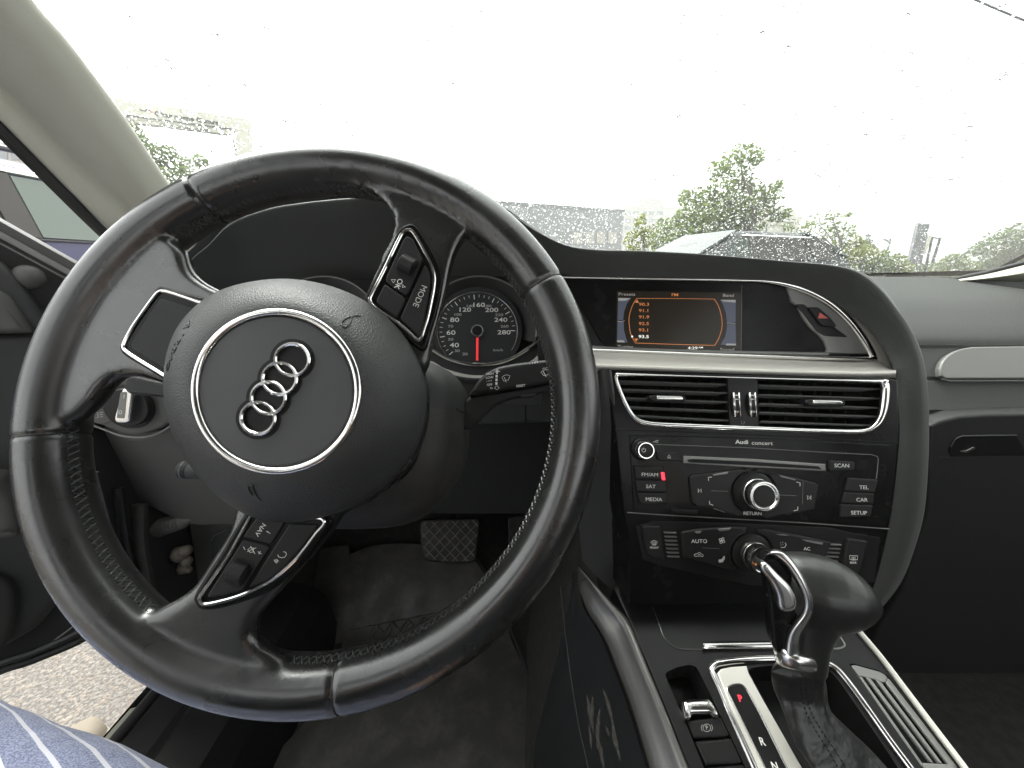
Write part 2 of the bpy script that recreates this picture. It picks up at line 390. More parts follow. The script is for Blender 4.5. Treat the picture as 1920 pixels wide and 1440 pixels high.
mb = MB(); mb.slab(PW, [(517 + 147 * math.cos(t), 733.5 + 142 * math.sin(t)) for t in np.linspace(0, 2 * math.pi, 72, endpoint=False)], .040, .0462, .0012, 3); plate = mb.build('badge_plate', M['hubplate'], wheel)
RG = [(548, 674.5), (524.5, 710), (503.5, 746), (484, 784)]
for i, (x, y) in enumerate(RG):   # black recess behind the rings
    mb = MB(); mb.slab(PW, [(x + 43 * math.cos(t), y + 40 * math.sin(t)) for t in np.linspace(0, 2 * math.pi, 40, endpoint=False)], .0455, .04632 + i * .00006, .0002, 1); mb.build('emblem_recess', M['satblack'], wheel)
for i, (x, y) in enumerate(RG):
    mb = MB(); mb.tube([PW.hit(x + 31.5 * math.cos(t), y + 29.5 * math.sin(t), .0478 + .0004 * math.cos(t - 2.0) * (1 if i % 2 else -1)) for t in np.linspace(0, 2 * math.pi, 48, endpoint=False)], .00108, .0012, True, WN, 8); mb.build('emblem_ring', M['chrome'], wheel)
PH = PL(PW.pt(0, 0, .03), WN)
for c, x, y, a in zip('AIRBAG', [372, 364, 355.5, 347.5, 340, 332], [617, 633, 647, 661, 676, 690], [-128, -127, -125, -123, -120, -118]):
    txt(PH, c, x, y, 13, M['hub'], hub, a, 0, 1.5, 'embossed_letter', .01, bvh=hubB, th=.0005)
def drape(pts, wpx, h=.0004):
    o = []
    for x, y in pts:
        p = PH.hit(x, y, 0); r = hubB.ray_cast(p + WN * .1, -WN); o.append((r[0] if r[0] else p) + WN * h)
    return o
for gx, gy, rot in ((668, 612, 0), (498, 918, .75)):
    base = [(14, -16), (6, -13), (-1, -8), (-7, -1), (-9, 6), (-7, 12), (-2, 14), (2, 9), (4, 0), (3, -8), (5, -13), (9, 2), (10, 10)] if rot == 0 else [(6, -14), (-2, -14), (-5, -8), (-5, 0), (-2, 6), (2, 2), (4, -6), (5, -13), (4, 0), (5, 10), (8, 16), (-8, 9), (-5, 8)]
    mb = MB(); mb.tube(drape([(gx + a, gy + b) for a, b in base[:11]], 2), .00035, .0004, False, WN, 6); mb.build('horn_mark', M['hub'], hub)

# ---- spoke switch clusters
def cluster(chrome, frame, label=None, closed=True):
    mb = MB(); mb.slab(PW, sp2(frame, True, 3), -.002, .0125, .002, 3); mb.build('spoke_frame', M['gloss'], wheel)
    c = sp2(chrome, closed, 4)
    mb = MB(); mb.tube([PW.hit(x, y, .0130) for x, y in c], .0011, .0011, closed, WN, 8); mb.build('spoke_trim', M['chrome'], wheel)
CA = [(764, 431), (754, 438), (740, 465), (727, 493), (711, 525), (696, 554), (694, 563), (700, 574), (720, 588), (742, 602), (765, 621), (782, 637), (789, 635), (795, 617), (802, 595), (808, 567), (813, 540), (814, 517), (806, 491), (796, 472), (786, 453), (774, 435)]
FRA = [(764, 418), (746, 430), (730, 462), (712, 497), (697, 528), (684, 553), (686, 570), (700, 588), (740, 616), (780, 652), (797, 655), (806, 625), (817, 590), (827, 545), (829, 512), (816, 476), (796, 443), (780, 421)]
cluster(CA, FRA)
CB = [(479, 960), (471, 966), (450, 1004), (429, 1042), (402, 1080), (377, 1116), (375, 1125), (385, 1133), (417, 1127), (445, 1119), (469, 1109), (508, 1089), (546, 1057), (571, 1028), (592, 1000), (607, 983), (606, 975), (597, 971), (572, 971), (545, 970), (522, 967), (500, 963)]
FRB = [(472, 950), (458, 962), (432, 1004), (408, 1044), (384, 1080), (362, 1118), (364, 1134), (378, 1145), (410, 1143), (450, 1132), (490, 1117), (525, 1096), (560, 1064), (590, 1028), (618, 990), (620, 975), (608, 965), (570, 960), (530, 957), (500, 951)]
cluster(CB, FRB)
CC = [(440, 592), (410, 577), (375, 567), (340, 555), (310, 546), (297, 548), (284, 563), (266, 588), (249, 613), (234, 641), (232, 652), (240, 661), (262, 676), (290, 693), (316, 709), (350, 728)]
FRC = [(450, 588), (400, 562), (350, 549), (306, 537), (292, 539), (275, 560), (255, 588), (238, 616), (224, 642), (223, 657), (236, 670), (270, 690), (312, 716), (370, 745), (430, 720)]
cluster(CC, FRC, None, False)
mb = MB(); mb.slab(PW, rnd([(440, 604), (300, 558), (258, 622), (243, 650), (320, 698), (400, 742)], 8), .008, .0128, .0006); mb.build('blank_insert', M['satblack'], wheel)
def zp(pts, ox, oy, s): return [(ox + a / s, oy + b / s) for a, b in pts]
def btn(pts, h, par=wheel, m='button', bev=.0008, r=5, name='button', P=PW, h0=.008):
    mb = MB(); mb.slab(P, rnd(pts, r), h0, h, bev, 3); return mb.build(name, M[m], par)
zA = lambda p: zp(p, 680, 400, 5.144); zB = lambda p: zp(p, 300, 900, 4.8)
b1 = btn(zA([(425, 215), (480, 240), (578, 440), (562, 475), (430, 785), (405, 790), (218, 655), (232, 600), (390, 255)]), .0138, r=4)
mb = MB(); mb.slab(PW, zA(rnd([(385, 365), (470, 372), (560, 430), (545, 490), (462, 640), (400, 650), (322, 585), (325, 540)], 25)), .0136, .0139, .0001, 1); mb.build('scroll_slot', M['void'], b1)
def scroller(z, ends, half, par):
    a, b = [PW.hit(*zp([e], *z)[0], .0128) for e in ends]; ax = (b - a).normalized(); mb = MB()
    L_ = (b - a).length; mb.lathe((a + b) / 2 - ax * 0 - ax * L_ / 2, ax, [(.001, 0), (half * .8, 0), (half, L_ * .08), (half, L_ * .92), (half * .8, L_), (.001, L_)], 40, WN)
    o = mb.build('scroll_wheel', M['button'], par)
    mb = MB(); sd = ax.cross(WN)
    for k in range(40):
        an = 2 * math.pi * k / 40; dirv = WN * math.cos(an) + sd * math.sin(an)
        if dirv.dot(WN) < .1: continue
        p = a + dirv * half; mb.tube([p + ax * L_ * .1, p + ax * L_ * .9], .00018, .00022, False, dirv, 4)
    mb.build('ribs', M['rubber'], o, kind='stuff')
# roller axis lies along the spoke width
scroller((680, 400, 5.144), [(368, 470), (508, 540)], .0062, b1)
b2 = btn(zA([(210, 680), (402, 810), (408, 850), (325, 1010), (130, 860), (135, 825)]), .0138)
b3 = btn(zA([(600, 490), (640, 560), (655, 640), (640, 760), (600, 980), (558, 1185), (530, 1180), (365, 1015), (370, 990)]), .0138)
txt(PW, 'MODE', 787, 555, 11, M['printdim'], b3, -114, .0139, 1.0)
txt(PW, 'OK', 747, 532, 10, M['print'], b1, -116, .0139, 1.0)
for pts in ([(275, 640), (318, 640), (296, 670)], [(378, 685), (412, 712), (385, 715)]):
    mb = MB(); mb.line(PW, zA(pts), 1.2, .0139, True); mb.build('arrow_mark', M['print'], b1, 0)
b4 = btn(zB([(875, 330), (1122, 375), (1112, 400), (1010, 568), (985, 578), (762, 522), (752, 500)]), .0138)
b5 = btn(zB([(745, 540), (960, 590), (988, 612), (742, 995), (720, 1002), (560, 1040), (428, 1062), (430, 1030)]), .0138)
mb = MB(); mb.slab(PW, zB(rnd([(705, 690), (850, 735), (850, 775), (735, 965), (690, 975), (575, 915), (572, 875)], 25)), .0136, .0139, .0001, 1); mb.build('scroll_slot', M['void'], b5)
scroller((300, 900, 4.8), [(645, 800), (790, 850)], .0062, b5)
b6 = btn(zB([(1165, 392), (1425, 402), (1395, 450), (1290, 590), (1150, 750), (1060, 840), (960, 905), (800, 972), (808, 945)]), .0138)
txt(PW, 'NAV', 488, 993, 8.5, M['print'], b4, -125, .0139, 1.0)
txt(PW, 'i', 503, 998, 9, M['print'], b4, -125, .0139, 1.2)
mb = MB(); mb.line(PW, zB([(750, 600), (765, 628)]), 1.2, .0139); mb.line(PW, zB([(880, 645), (912, 665)]), 1.2, .0139); mb.line(PW, zB([(888, 668), (904, 640)]), 1.2, .0139)
mb.line(PW, zB([(790, 625), (812, 610), (845, 612), (838, 648), (812, 652)]), 1.2, .0139, True); mb.line(PW, zB([(785, 645), (865, 610)]), 1.2, .0140); mb.line(PW, zB([(815, 595), (855, 665)]), 1.2, .0140)
mb.build('volume_mark', M['print'], b5, 0)
mb = MB(); mb.line(PW, zB([(1110, 645), (1132, 650), (1138, 672), (1122, 695), (1095, 700), (1068, 692), (1060, 672)]), 1.2, .0139)
for k in range(3): mb.line(PW, zB([(1050 - k * 12, 712 + k * 3), (1058 - k * 10, 726 + k * 6), (1068 - k * 8, 730 + k * 9)]), 1.1, .0139)
mb.build('voice_mark', M['print'], b6, 0)
# bright edge of the spoke beside each switch pack
for pts in ([(738, 428), (716, 470), (694, 516), (686, 541)], [(437, 985), (415, 1030), (385, 1075), (366, 1110)]):
    pass

# ================================================================ COLUMN, STALKS
col = thing('column_housing', PW.pt(0, 0, -.06), 'dusty dark grey steering column shroud behind the wheel hub', 'steering column')
def shroud(dist, hw, up, dn, n=40):
    o = []
    for i in range(n):
        t = 2 * math.pi * i / n; c, s_ = math.cos(t), math.sin(t)
        e = 2 / 3.2; x = hw * math.copysign(abs(c) ** e, c); y = (up if s_ > 0 else dn) * math.copysign(abs(s_) ** e, s_)
        o.append(PW.pt(x + .003, y, -dist))
    return o
NR = 40
def half(rs, lo):   # lower half (lo) or upper half of each ring
    return [[r[i % NR] for i in (range(NR // 2, NR + 1) if lo else range(0, NR // 2 + 1))] for r in rs]
RS = [shroud(*a) for a in ((.012, .062, .03, .058), (.016, .072, .036, .07), (.03, .078, .041, .084), (.06, .082, .046, .092), (.10, .083, .05, .094), (.16, .083, .05, .09))]
mb = MB(); mb.ringstrip(half(RS, False), False); mb.build('upper_shroud', M['doorcard'], col, 60)
mb = MB(); mb.ringstrip(half(RS, True), False); mb.build('lower_shroud', M['dusty'], col, 60)
mb = MB(); mb.tube([PW.pt(.0862, .0, -.02), PW.pt(.0866, 0, -.06), PW.pt(.0866, 0, -.15)], .0006, .0006, False, None, 5); mb.build('shroud_joint', M['seam'], col)
mb = MB(); mb.lathe(PW.pt(.0, 0, -.016), WN, [(.04, 0), (.066, 0), (.068, .004), (.066, .008), (.04, .008)], 40); mb.build('column_collar', M['gloss'], col)

PS_ = PL(Y(950, 712, .335), V((-.05, -.93, .36)))
st = thing('wiper_stalk', PS_.hit(870, 770), 'black wiper stalk with white wiper symbols right of the steering column', 'stalk')
mb = MB(); mb.slab(PS_, sp2([(880, 743), (886, 728), (897, 712), (912, 698), (932, 688), (958, 682), (990, 677.5), (1020, 674), (1060, 669), (1090, 690), (1085, 712), (1048, 718), (1010, 723), (960, 731), (915, 738)], True, 3), -.006, .006, .004, 4); bst = mb.build('stalk_top', M['button'], st)
mb = MB(); mb.slab(PS_, sp2([(880, 744), (915, 739), (960, 732), (1010, 724), (1090, 712), (1088, 722), (1045, 731), (1008, 739), (985, 744), (955, 749), (930, 760), (912, 776), (895, 794), (878, 806), (864, 800), (862, 780), (868, 762)], True, 3), -.010, .003, .003, 3); mb.build('stalk_base', M['matblack'], st)
mb = MB(); mb.lathe(PS_.hit(862, 771, -.006), PS_.u * -1, [(.001, -.004), (.008, -.004), (.008, .006), (.006, .010), (.001, .010)], 20); mb.build('stalk_pivot', M['greytrim'], st)
mb = MB(); mb.slab(PS_, rnd([(975, 741), (1005, 737), (1004, 744), (978, 747)], 3), 0, .004, .001); mb.build('reset_key', M['matblack'], st)
H_ = .0062
for s_, x, y, hh in (('HIGH', 918.5, 701, 4.2), ('LOW', 918, 708, 4.2), ('OFF', 918, 721.5, 4.2), ('1x', 921, 727.5, 4), ('RESET', 976.5, 723.5, 4.4)):
    txt(PS_, s_, x, y, hh, M['print'], bst, 5, H_, 1.0, bold=.01)
z8 = lambda p: zp(p, 860, 670, 9.6)
mb = MB(); mb.line(PS_, z8([(645, 265), (695, 215), (745, 255)]), 1.5, H_, True)
mb.line(PS_, z8([(694, 230), (690, 298)]), 3.5, H_)
for k in range(3): mb.line(PS_, z8([(684 - k * 2, 315 + k * 66), (682 - k * 2, 362 + k * 66)]), 4.6, H_)
mb.line(PS_, z8([(665, 520), (708, 515), (712, 545), (732, 545), (688, 588), (642, 550), (663, 545)]), .9, H_, True)
mb.line(PS_, z8([(780, 360), (820, 325), (870, 315), (925, 330), (890, 415), (860, 408), (850, 420), (812, 430)]), .9, H_, True); mb.line(PS_, z8([(820, 355), (855, 450)]), .9, H_)
mb.line(PS_, z8([(1480, 265), (1530, 230), (1590, 220), (1645, 235), (1600, 315), (1530, 330)]), .9, H_, True); mb.line(PS_, z8([(1520, 250), (1575, 350)]), 1.2, H_); mb.line(PS_, z8([(1510, 215), (1530, 190), (1560, 200), (1590, 178), (1615, 205)]), .8, H_)
for x, y, a in ((1280, 115, 1.2), (1330, 105, 2.2), (1376, 95, 3.2), (1420, 88, 3.6)): mb.line(PS_, z8([(x, y - a * 5), (x - 3, y + a * 4)]), 2.4, H_)
for k in range(4): mb.line(PS_, z8([(510 + k * 26, 438 - k * 4), (510 + k * 26, 428 - k * 7)]), 1.2, H_)
mb.build('wiper_marks', M['print'], bst, 0)
PI_ = PL(Y(275, 728, .36), V((.1, -.93, .36)))
st = thing('indicator_stalk', PI_.hit(310, 735), 'black indicator stalk tip under the left spoke in front of the light switch', 'stalk')
mb = MB(); mb.slab(PI_, sp2([(231, 716), (236, 707), (250, 705), (285, 713), (330, 722), (400, 735), (400, 755), (330, 747), (285, 743), (243, 739), (232, 728)], True, 3), -.006, .005, .003, 3); mb.build('stalk_body', M['button'], st)
mb = MB(); mb.tube([PI_.hit(x, y, .0052) for x, y in ((233, 726), (243, 734), (285, 738), (320, 742))], .0008, .0006, False, PI_.n, 5); mb.build('edge_line', M['satblack'], st)
PJ_ = PL(Y(350, 882, .335), V((.1, -.95, .25)))
st = thing('cruise_stalk', PJ_.hit(370, 885), 'short black cruise stalk end peeking out left under the hub', 'stalk')
mb = MB(); mb.lathe(PJ_.hit(338, 880), PJ_.u * 1 - PJ_.v * .1, [(.001, 0), (.0072, 0), (.0085, .0015), (.0085, .008), (.008, .009), (.0085, .010), (.008, .05), (.001, .05)], 24); mb.build('stalk_body', M['matblack'], st)
mb = MB(); mb.lathe(PJ_.hit(346, 880.5), PJ_.u * 1 - PJ_.v * .1, [(.0086, 0), (.0089, .0004), (.0086, .0010)], 24); mb.build('stalk_ring', M['greytrim'], st)
# ================================================================ DASHBOARD
dash = thing('dashboard', (.24, .6, .8), 'dark grey soft dashboard with curved hood running across the whole cabin', 'dashboard')
# hood and right arc: (outer px,py,y | ridge px,py,y or None | inner px,py,y)
HS = [((331, 600, .47), (345, 640, .50)), ((335, 545, .455), (350, 600, .505)), ((356, 491, .44), (372, 560, .508)), ((391, 459, .43), (405, 545, .510)), ((432, 419, .422), (460, 535, .510)), ((500, 393, .42), (530, 528, .510)), ((560, 382, .42), (590, 524, .510)),
      ((623, 375, .42), (640, 522, .510)), ((700, 369, .42), (710, 519, .510)), ((780, 362, .42), (790, 517, .510)), ((860, 370, .42), (860, 515, .510)), ((940, 390, .42), (935, 516, .50)), ((1000, 429, .42), (1000, 519, .48)), ((1060, 459, .425), (1060, 521, .458)),
      ((1120, 468, .425), (1120, 522.5, .448)), ((1200, 470, .425), (1200, 524, .446)), ((1300, 475, .425), (1300, 525, .446)), ((1400, 483, .423), (1400, 526, .446)), ((1480, 490, .42), (1462, 531, .446)), ((1560, 497, .416), (1515, 544, .443)), ((1610, 510, .412), (1566, 567, .436)),
      ((1650, 540, .406), (1600, 590, .428)), ((1683, 580, .40), (1630, 615, .420)), ((1710, 620, .393), (1655, 650, .410)), ((1730, 668, .386), (1677, 694, .392)), ((1740, 730, .380), (1682, 748, .378)), ((1742, 797, .375), (1687, 797, .372)), ((1741, 860, .370), (1683, 863, .364)),
      ((1734, 950, .364), (1672, 960, .356)), ((1716, 1020, .360), (1655, 1040, .350)), ((1690, 1085, .356), (1638, 1100, .345)), ((1648, 1140, .352), (1615, 1150, .342))]
rows = []
for i, (o, n_) in enumerate(HS):
    O = Y(*o); I = Y(*n_); yl = o[2]
    out = (Y(o[0], o[1] - 10, yl) - O).normalized() if i < 18 else (Y(o[0] + 8, o[1] - 4, yl) - O).normalized()
    d = ray(o[0], o[1]).normalized()
    arc = max(0, min(1, (i - 17) / 6))
    L1 = I.lerp(O, .35) - d * .002; L2 = I.lerp(O, .75) - d * (.004 + .004 * arc); L3 = I.lerp(O, .93) - d * (.003 + .002 * arc)
    # behind the lip the surface rolls over and runs back to the windscreen base
    k = arc
    B1 = O + d * .012 - out * .0008; B2 = O + d * .035 - out * .005
    back_hood = V((O.x * 1.05, .72, CAMZ - .005 + (O.z - CAMZ) * .35)); far_hood = V((O.x * 1.2 + .02, 1.02, CAMZ - .035))
    back_arc = O + V((.012, .06, -.012)); far_arc = O + V((.014, .20, -.03))
    rows.append([I + d * .004, I, L1, L2, L3, O, B1, B2, back_hood.lerp(back_arc, k), far_hood.lerp(far_arc, k)])
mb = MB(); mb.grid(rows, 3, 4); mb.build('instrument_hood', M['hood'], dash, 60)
# passenger side sheet: profile in (y, z) read down the photo at px~1850
def prof(py, y): return V((0, y, Y(1850, py, y).z))
PR = [V((0, 1.06, CAMZ - .034)), prof(519, .98), prof(530, .88), prof(560, .70), prof(600, .60), prof(630, .553), prof(647, .540)]
mb = MB(); xs = [.26, .45, .65, .85, 1.06]
mb.grid([[V((x, p.y + (x - .65) ** 2 * -.0, p.z)) for x in xs] for p in PR], 3, 4); mb.build('passenger_top', M['dashtop'], dash, 60)
LOW = [prof(647, .540), prof(653, .541), prof(706, .520), prof(712, .521), prof(716, .517), prof(745, .508), prof(768, .500), prof(774, .503), prof(779, .499), prof(815, .486)]
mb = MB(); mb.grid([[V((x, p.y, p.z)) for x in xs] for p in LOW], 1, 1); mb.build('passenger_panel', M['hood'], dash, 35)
PG = PL(Y(1850, 830, .484), V((0, -.97, -.10)))
PDc = PL(Y(1850, 680, .526), (prof(706, .52) - prof(653, .541)).cross(V((1, 0, 0))) * 1)
if PDc.n.y > 0: PDc.n = -PDc.n; PDc.v = -PDc.v
mb = MB(); mb.slab(PDc, sp2([(1763, 692), (1768, 678), (1780, 665), (1800, 655), (1825, 650)], False, 4) + [(1900, 649), (2100, 646), (2100, 708), (1900, 710), (1775, 710), (1765, 704)], -.004, .0035, .002, 3); mb.build('passenger_inlay', M['inlay'], dash)
mb = MB(); mb.tube([PDc.hit(x, y, .001) for x, y in ((1766, 711), (1780, 714), (1900, 714), (2100, 712))], .0012, .001, False, PDc.n, 6); mb.build('inlay_seam', M['greytrim'], dash)
mb = MB(); mb.slab(PG, [(1745, 800), (1765, 790), (1800, 781), (1860, 777), (2150, 772), (2150, 1560), (1600, 1560), (1600, 1260), (1690, 1110), (1738, 960)], -.02, .0, .004, 3); gd = mb.build('glove_door_and_shade', M['glove'], dash)  # door above; its long lower part is a dark sheet for footwell shade
mb = MB(); mb.slab(PG, rnd([(1778, 845), (1792, 822), (1810, 817), (1906, 815), (1930, 856), (1785, 860)], 6), 0, .0012, .001, 2); mb.build('glove_box_recess', M['satblack'], dash)
mb = MB(); mb.tube([PG.hit(x, y, .0016) for x, y in sp2([(1783, 838), (1790, 825), (1800, 819), (1815, 817), (1906, 816)], False, 4)], .0007, .0007, False, PG.n, 6); mb.build('glove_box_handle', M['greytrim'], dash)
mb = MB(); mb.slab(PG, rnd([(1800, 846), (1812, 850), (1830, 841), (1826, 838), (1812, 845)], 1), .0008, .0022, .0004, 2); mb.build('glove_box_lock', M['satchrome'], dash)
mb = MB(); mb.tube([PG.hit(x, y, .001) for x, y in ((1760, 858), (1800, 857), (2000, 856))], .0008, .0008, False, PG.n, 6); mb.build('glove_box_seam', M['matblack'], dash)
# driver side top, added box against light leaks, left end
mb = MB(); mb.grid([[V((x, y, CAMZ + z)) for x in (-.56, -.3, 0, .3)] for y, z in ((.56, -.05), (.75, -.04), (1.06, -.036))], 2, 2); mb.build('driver_top', M['dashtop'], dash, 60)
mb = MB(); mb.box((-.52, .545, .61), (1.06, 1.02, .87)); mb.build('dash_light_block', M['matblack'], dash, 0)
mb = MB(); mb.grid([[Y(300, 560, .50), Y(335, 520, .50), Y(372, 478, .52)], [Y(330, 480, .56), Y(350, 477, .56), Y(378, 470, .56)], [Y(348, 471, .64), Y(360, 469, .64), Y(384, 462, .64)]], 3, 3); mb.build('dash_end', M['dashtop'], dash, 60)

# ---- driver knee panel
PKN = PL(Y(300, 880, .45), V((.08, -.985, -.13)))
mb = MB(); mb.slab(PKN, [(150, 790), (172, 797), (190, 801), (215, 813), (240, 820), (262, 822), (290, 815), (318, 797), (400, 780), (720, 780), (720, 985), (430, 985), (380, 986), (352, 985), (325, 973), (290, 956), (240, 931), (200, 906), (172, 886), (150, 872)], -.012, .0, .004, 3); mb.build('knee_panel', M['knee'], dash)
PKR = PL(Y(980, 760, .47), V((-.05, -.98, .15)))
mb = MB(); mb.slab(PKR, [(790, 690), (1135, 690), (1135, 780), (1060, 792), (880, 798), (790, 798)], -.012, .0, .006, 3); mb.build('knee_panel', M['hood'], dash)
mb = MB(); mb.tube([PKR.hit(985, 742, .0003), PKR.hit(986, 797, .0003)], .0012, .0004, False, PKR.n, 6); mb.build('panel_gap', M['void'], dash)

# ---- light switch
PLS = PL(Y(243, 762, .435), V((.16, -.96, .10)))
ls = thing('light_switch', PLS.hit(243, 762), 'rotary headlight switch with silver grip left of the steering wheel', 'switch')
mb = MB(); mb.slab(PLS, sp2([(160, 785), (168, 750), (185, 722), (205, 709), (240, 703), (300, 706), (335, 735), (325, 785), (312, 797), (290, 808), (262, 815), (235, 814), (212, 806), (188, 797)], True, 3), -.02, .004, .003, 3); mb.build('switch_panel', M['knee'], ls)
mb = MB(); mb.tube([PLS.hit(x, y, .0015) for x, y in sp2([(150, 792), (175, 798), (200, 807), (228, 817), (262, 820), (290, 815), (312, 804), (330, 792)], False, 4)], .0012, .0012, False, PLS.n, 8); mb.build('panel_trim', M['greytrim'], ls)
for pts in ([(168, 738), (186, 729), (206, 731), (212, 735), (204, 748), (201, 762), (164, 762)], [(162, 765), (201, 766), (204, 782), (210, 790), (190, 796), (165, 790)]):
    mb = MB(); mb.slab(PLS, rnd(pts, 3), .003, .0055, .0007, 2); mb.build('switch_button', M['knee'], ls)
mb = MB(); mb.line(PLS, [(187 + 4.5 * math.cos(t), 748 + 5.5 * math.sin(t)) for t in np.linspace(0, 2 * math.pi, 14, endpoint=False)], 1.1, .0057, True)
mb.line(PLS, [(175, 772), (183, 773), (184, 783), (176, 783)], 1.1, .0057, True)
for k in range(3): mb.line(PLS, [(187, 774 + k * 4), (193, 773 + k * 4)], 1.0, .0057)
mb.build('light_marks', M['printdim'], ls, 0)
mb = MB(); mb.lathe(PLS.hit(244, 762, .004), PLS.n, [(.001, 0), (.0262, 0), (.0268, .001), (.0262, .0025), (.024, .003), (.001, .003)], 48); mb.build('rotary_ring', M['satblack'], ls)
mb = MB(); mb.lathe(PLS.hit(245, 762, .007), PLS.n, [(.001, 0), (.023, 0), (.023, .004), (.0215, .006), (.001, .0065)], 48); kn = mb.build('rotary_knob', M['button'], ls)
mb = MB(); mb.slab(PLS, rnd([(229, 728), (244, 728), (250, 735), (243, 790), (236, 794), (217, 793), (213, 786)], 6), .010, .0215, .002, 3); mb.build('knob_grip', M['satchrome'], ls)
mb = MB(); mb.slab(PLS, rnd([(226, 735), (238, 735), (233, 785), (218, 784)], 3), .0212, .0219, .0003, 2); mb.build('grip_face', M['greytrim'], ls)
mb = MB(); mb.line(PLS, [(225.5 + 2.8 * math.cos(t), 773 + 3.2 * math.sin(t)) for t in np.linspace(0, 2 * math.pi, 12, endpoint=False)], 1, .0221, True); mb.line(PLS, [(233, 740), (232, 747)], 1, .0221); mb.build('grip_mark', M['print'], ls, 0)

# ================================================================ INSTRUMENT CLUSTER
PC = PL(Y(895, 620, .468), V((0, -.94, .34)))
ic = thing('instrument_cluster', PC.hit(750, 640), 'instrument cluster with white-on-black speedometer and red needle behind the wheel', 'instrument cluster')
mb = MB(); mb.slab(PC, [(360, 500), (1075, 500), (1075, 700), (360, 700)], -.03, -.024, .001, 1); mb.build('cluster_back', M['matblack'], ic)
DPX = 604     # second dial, mostly behind the hub
lowcurve = lambda dx: [(dx + a, b) for a, b in ((-92, 648), (-85, 655), (-55, 672), (-25, 681), (0, 683.5), (30, 682), (60, 674), (90, 657), (112, 640), (122, 628))]
for dx, spd in ((DPX, 0), (895, 1)):
    pod = [(dx + 3 + 108 * math.cos(t), 621 - 103 * math.sin(t)) for t in np.linspace(-.1, math.pi + .1, 40)]
    mb = MB(); mb.tube([PC.hit(x, y, .010) for x, y in pod], .0011, .0011, False, PC.n, 6); mb.build('pod_rim', M['greytrim'], ic)
    mb = MB(); mb.grid([[PC.hit(dx + 3 + r * math.cos(t), 621 - r * .955 * math.sin(t), h) for t in np.linspace(-.2, math.pi + .2, 40)] for r, h in ((108, .0095), (96, -.002), (82, -.010))], 1, 1); mb.build('pod_wall', M['dash'], ic, 60)
    face = [(dx + 84 * math.cos(t), 620 + 82 * math.sin(t)) for t in np.linspace(0, 2 * math.pi, 64, endpoint=False)]
    mb = MB(); mb.slab(PC, face, -.02, -.001, .0004, 1); df = mb.build('dial_face', M['dial'], ic)
    rx, ry = 75.5, 72
    ring = [(dx + rx * math.cos(t), 620 - ry * math.sin(t)) for t in np.linspace(-.55, math.pi + .72, 80)]
    mb = MB(); mb.tube([PC.hit(x, y, .0) for x, y in ring], .0009, .0009, False, PC.n, 8); mb.build('dial_ring', M['chrome'], ic)
    mb = MB()
    if spd:   # ticks sit every 10 / 20; 60 at 180 deg, 160 on top, 280 at 0 deg
        for k in range(0, 29):
            a = math.radians(222 - k * (222) / 28 * 1.0); big = k % 4 == 0
            r0, r1 = (.82 if big else .87), .94
            mb.line(PC, [(dx + rx * r0 * math.cos(a), 620 - ry * r0 * math.sin(a)), (dx + rx * r1 * math.cos(a), 620 - ry * r1 * math.sin(a))], 2.0 if big else 1.1, -.0006)
    else:
        for k in range(0, 33):
            a = math.radians(225 - k * 7); r0 = .82 if k % 4 == 0 else .88
            mb.line(PC, [(dx + rx * r0 * math.cos(a), 620 - ry * r0 * math.sin(a)), (dx + rx * .94 * math.cos(a), 620 - ry * .94 * math.sin(a))], 2 if k % 4 == 0 else 1.1, -.0006)
    mb.build('dial_ticks', M['print'], df, 0)
    nl = [('160', 897, 572, 9), ('120', 871, 581, 9), ('200', 922, 581.5, 9), ('80', 852.5, 600, 9.5), ('240', 939, 600, 9), ('60', 845.5, 624, 9.5), ('280', 945, 623.5, 9), ('40', 852, 647.5, 9.5),
          ('140', 881, 574, 5.5), ('180', 914, 574, 5.5), ('100', 858, 590, 5.5), ('220', 936, 590.5, 5.5), ('70', 845, 612, 5.5), ('260', 946, 612, 5.5), ('50', 845, 636.5, 5.5), ('30', 857, 658, 5.5), ('20', 872, 664, 5.5), ('km/h', 934, 656.5, 5)] if spd else \
         [(str(k), dx + 52 * math.cos(math.radians(225 - 28 * k)), 620 - 50 * math.sin(math.radians(225 - 28 * k)), 9) for k in range(9)]
    for s_, x, y, hh in nl: txt(PC, s_, x, y, hh * .86, M['print'] if hh > 7 else M['printdim'], df, 0, -.0006, 1.5, 'dial_number', .012)
    mb = MB(); mb.tube([PC.hit(dx + 11 * math.cos(t), 620 + 10.5 * math.sin(t), .003) for t in np.linspace(0, 2 * math.pi, 32, endpoint=False)], .0009, .001, True, PC.n, 8); mb.build('needle_hub_ring', M['satchrome'], ic)
    mb = MB(); mb.lathe(PC.hit(dx, 620, -.001), PC.n, [(.001, 0), (.0062, 0), (.006, .004), (.001, .0045)], 24); mb.build('needle_hub', M['satblack'], ic)
    mb = MB(); mb.slab(PC, [(dx - 2.2, 633), (dx + 2.2, 633), (dx + 1.5, 676), (dx - 2.5, 676)], .0015, .0028, .0004, 1); mb.build('needle', M['needle'], ic)
    lc = sp2(lowcurve(dx), False, 5)
    mb = MB(); mb.tube([PC.hit(x, y, .006) for x, y in lc], .0022, .0022, False, PC.n, 8); mb.build('lower_chrome', M['chrome'], ic)
    mb = MB(); mb.slab(PC, lc + [(dx + 122, 760), (dx - 92, 760)], -.02, .0045, .0004, 1); mb.build('lower_cover', M['matblack'], ic)
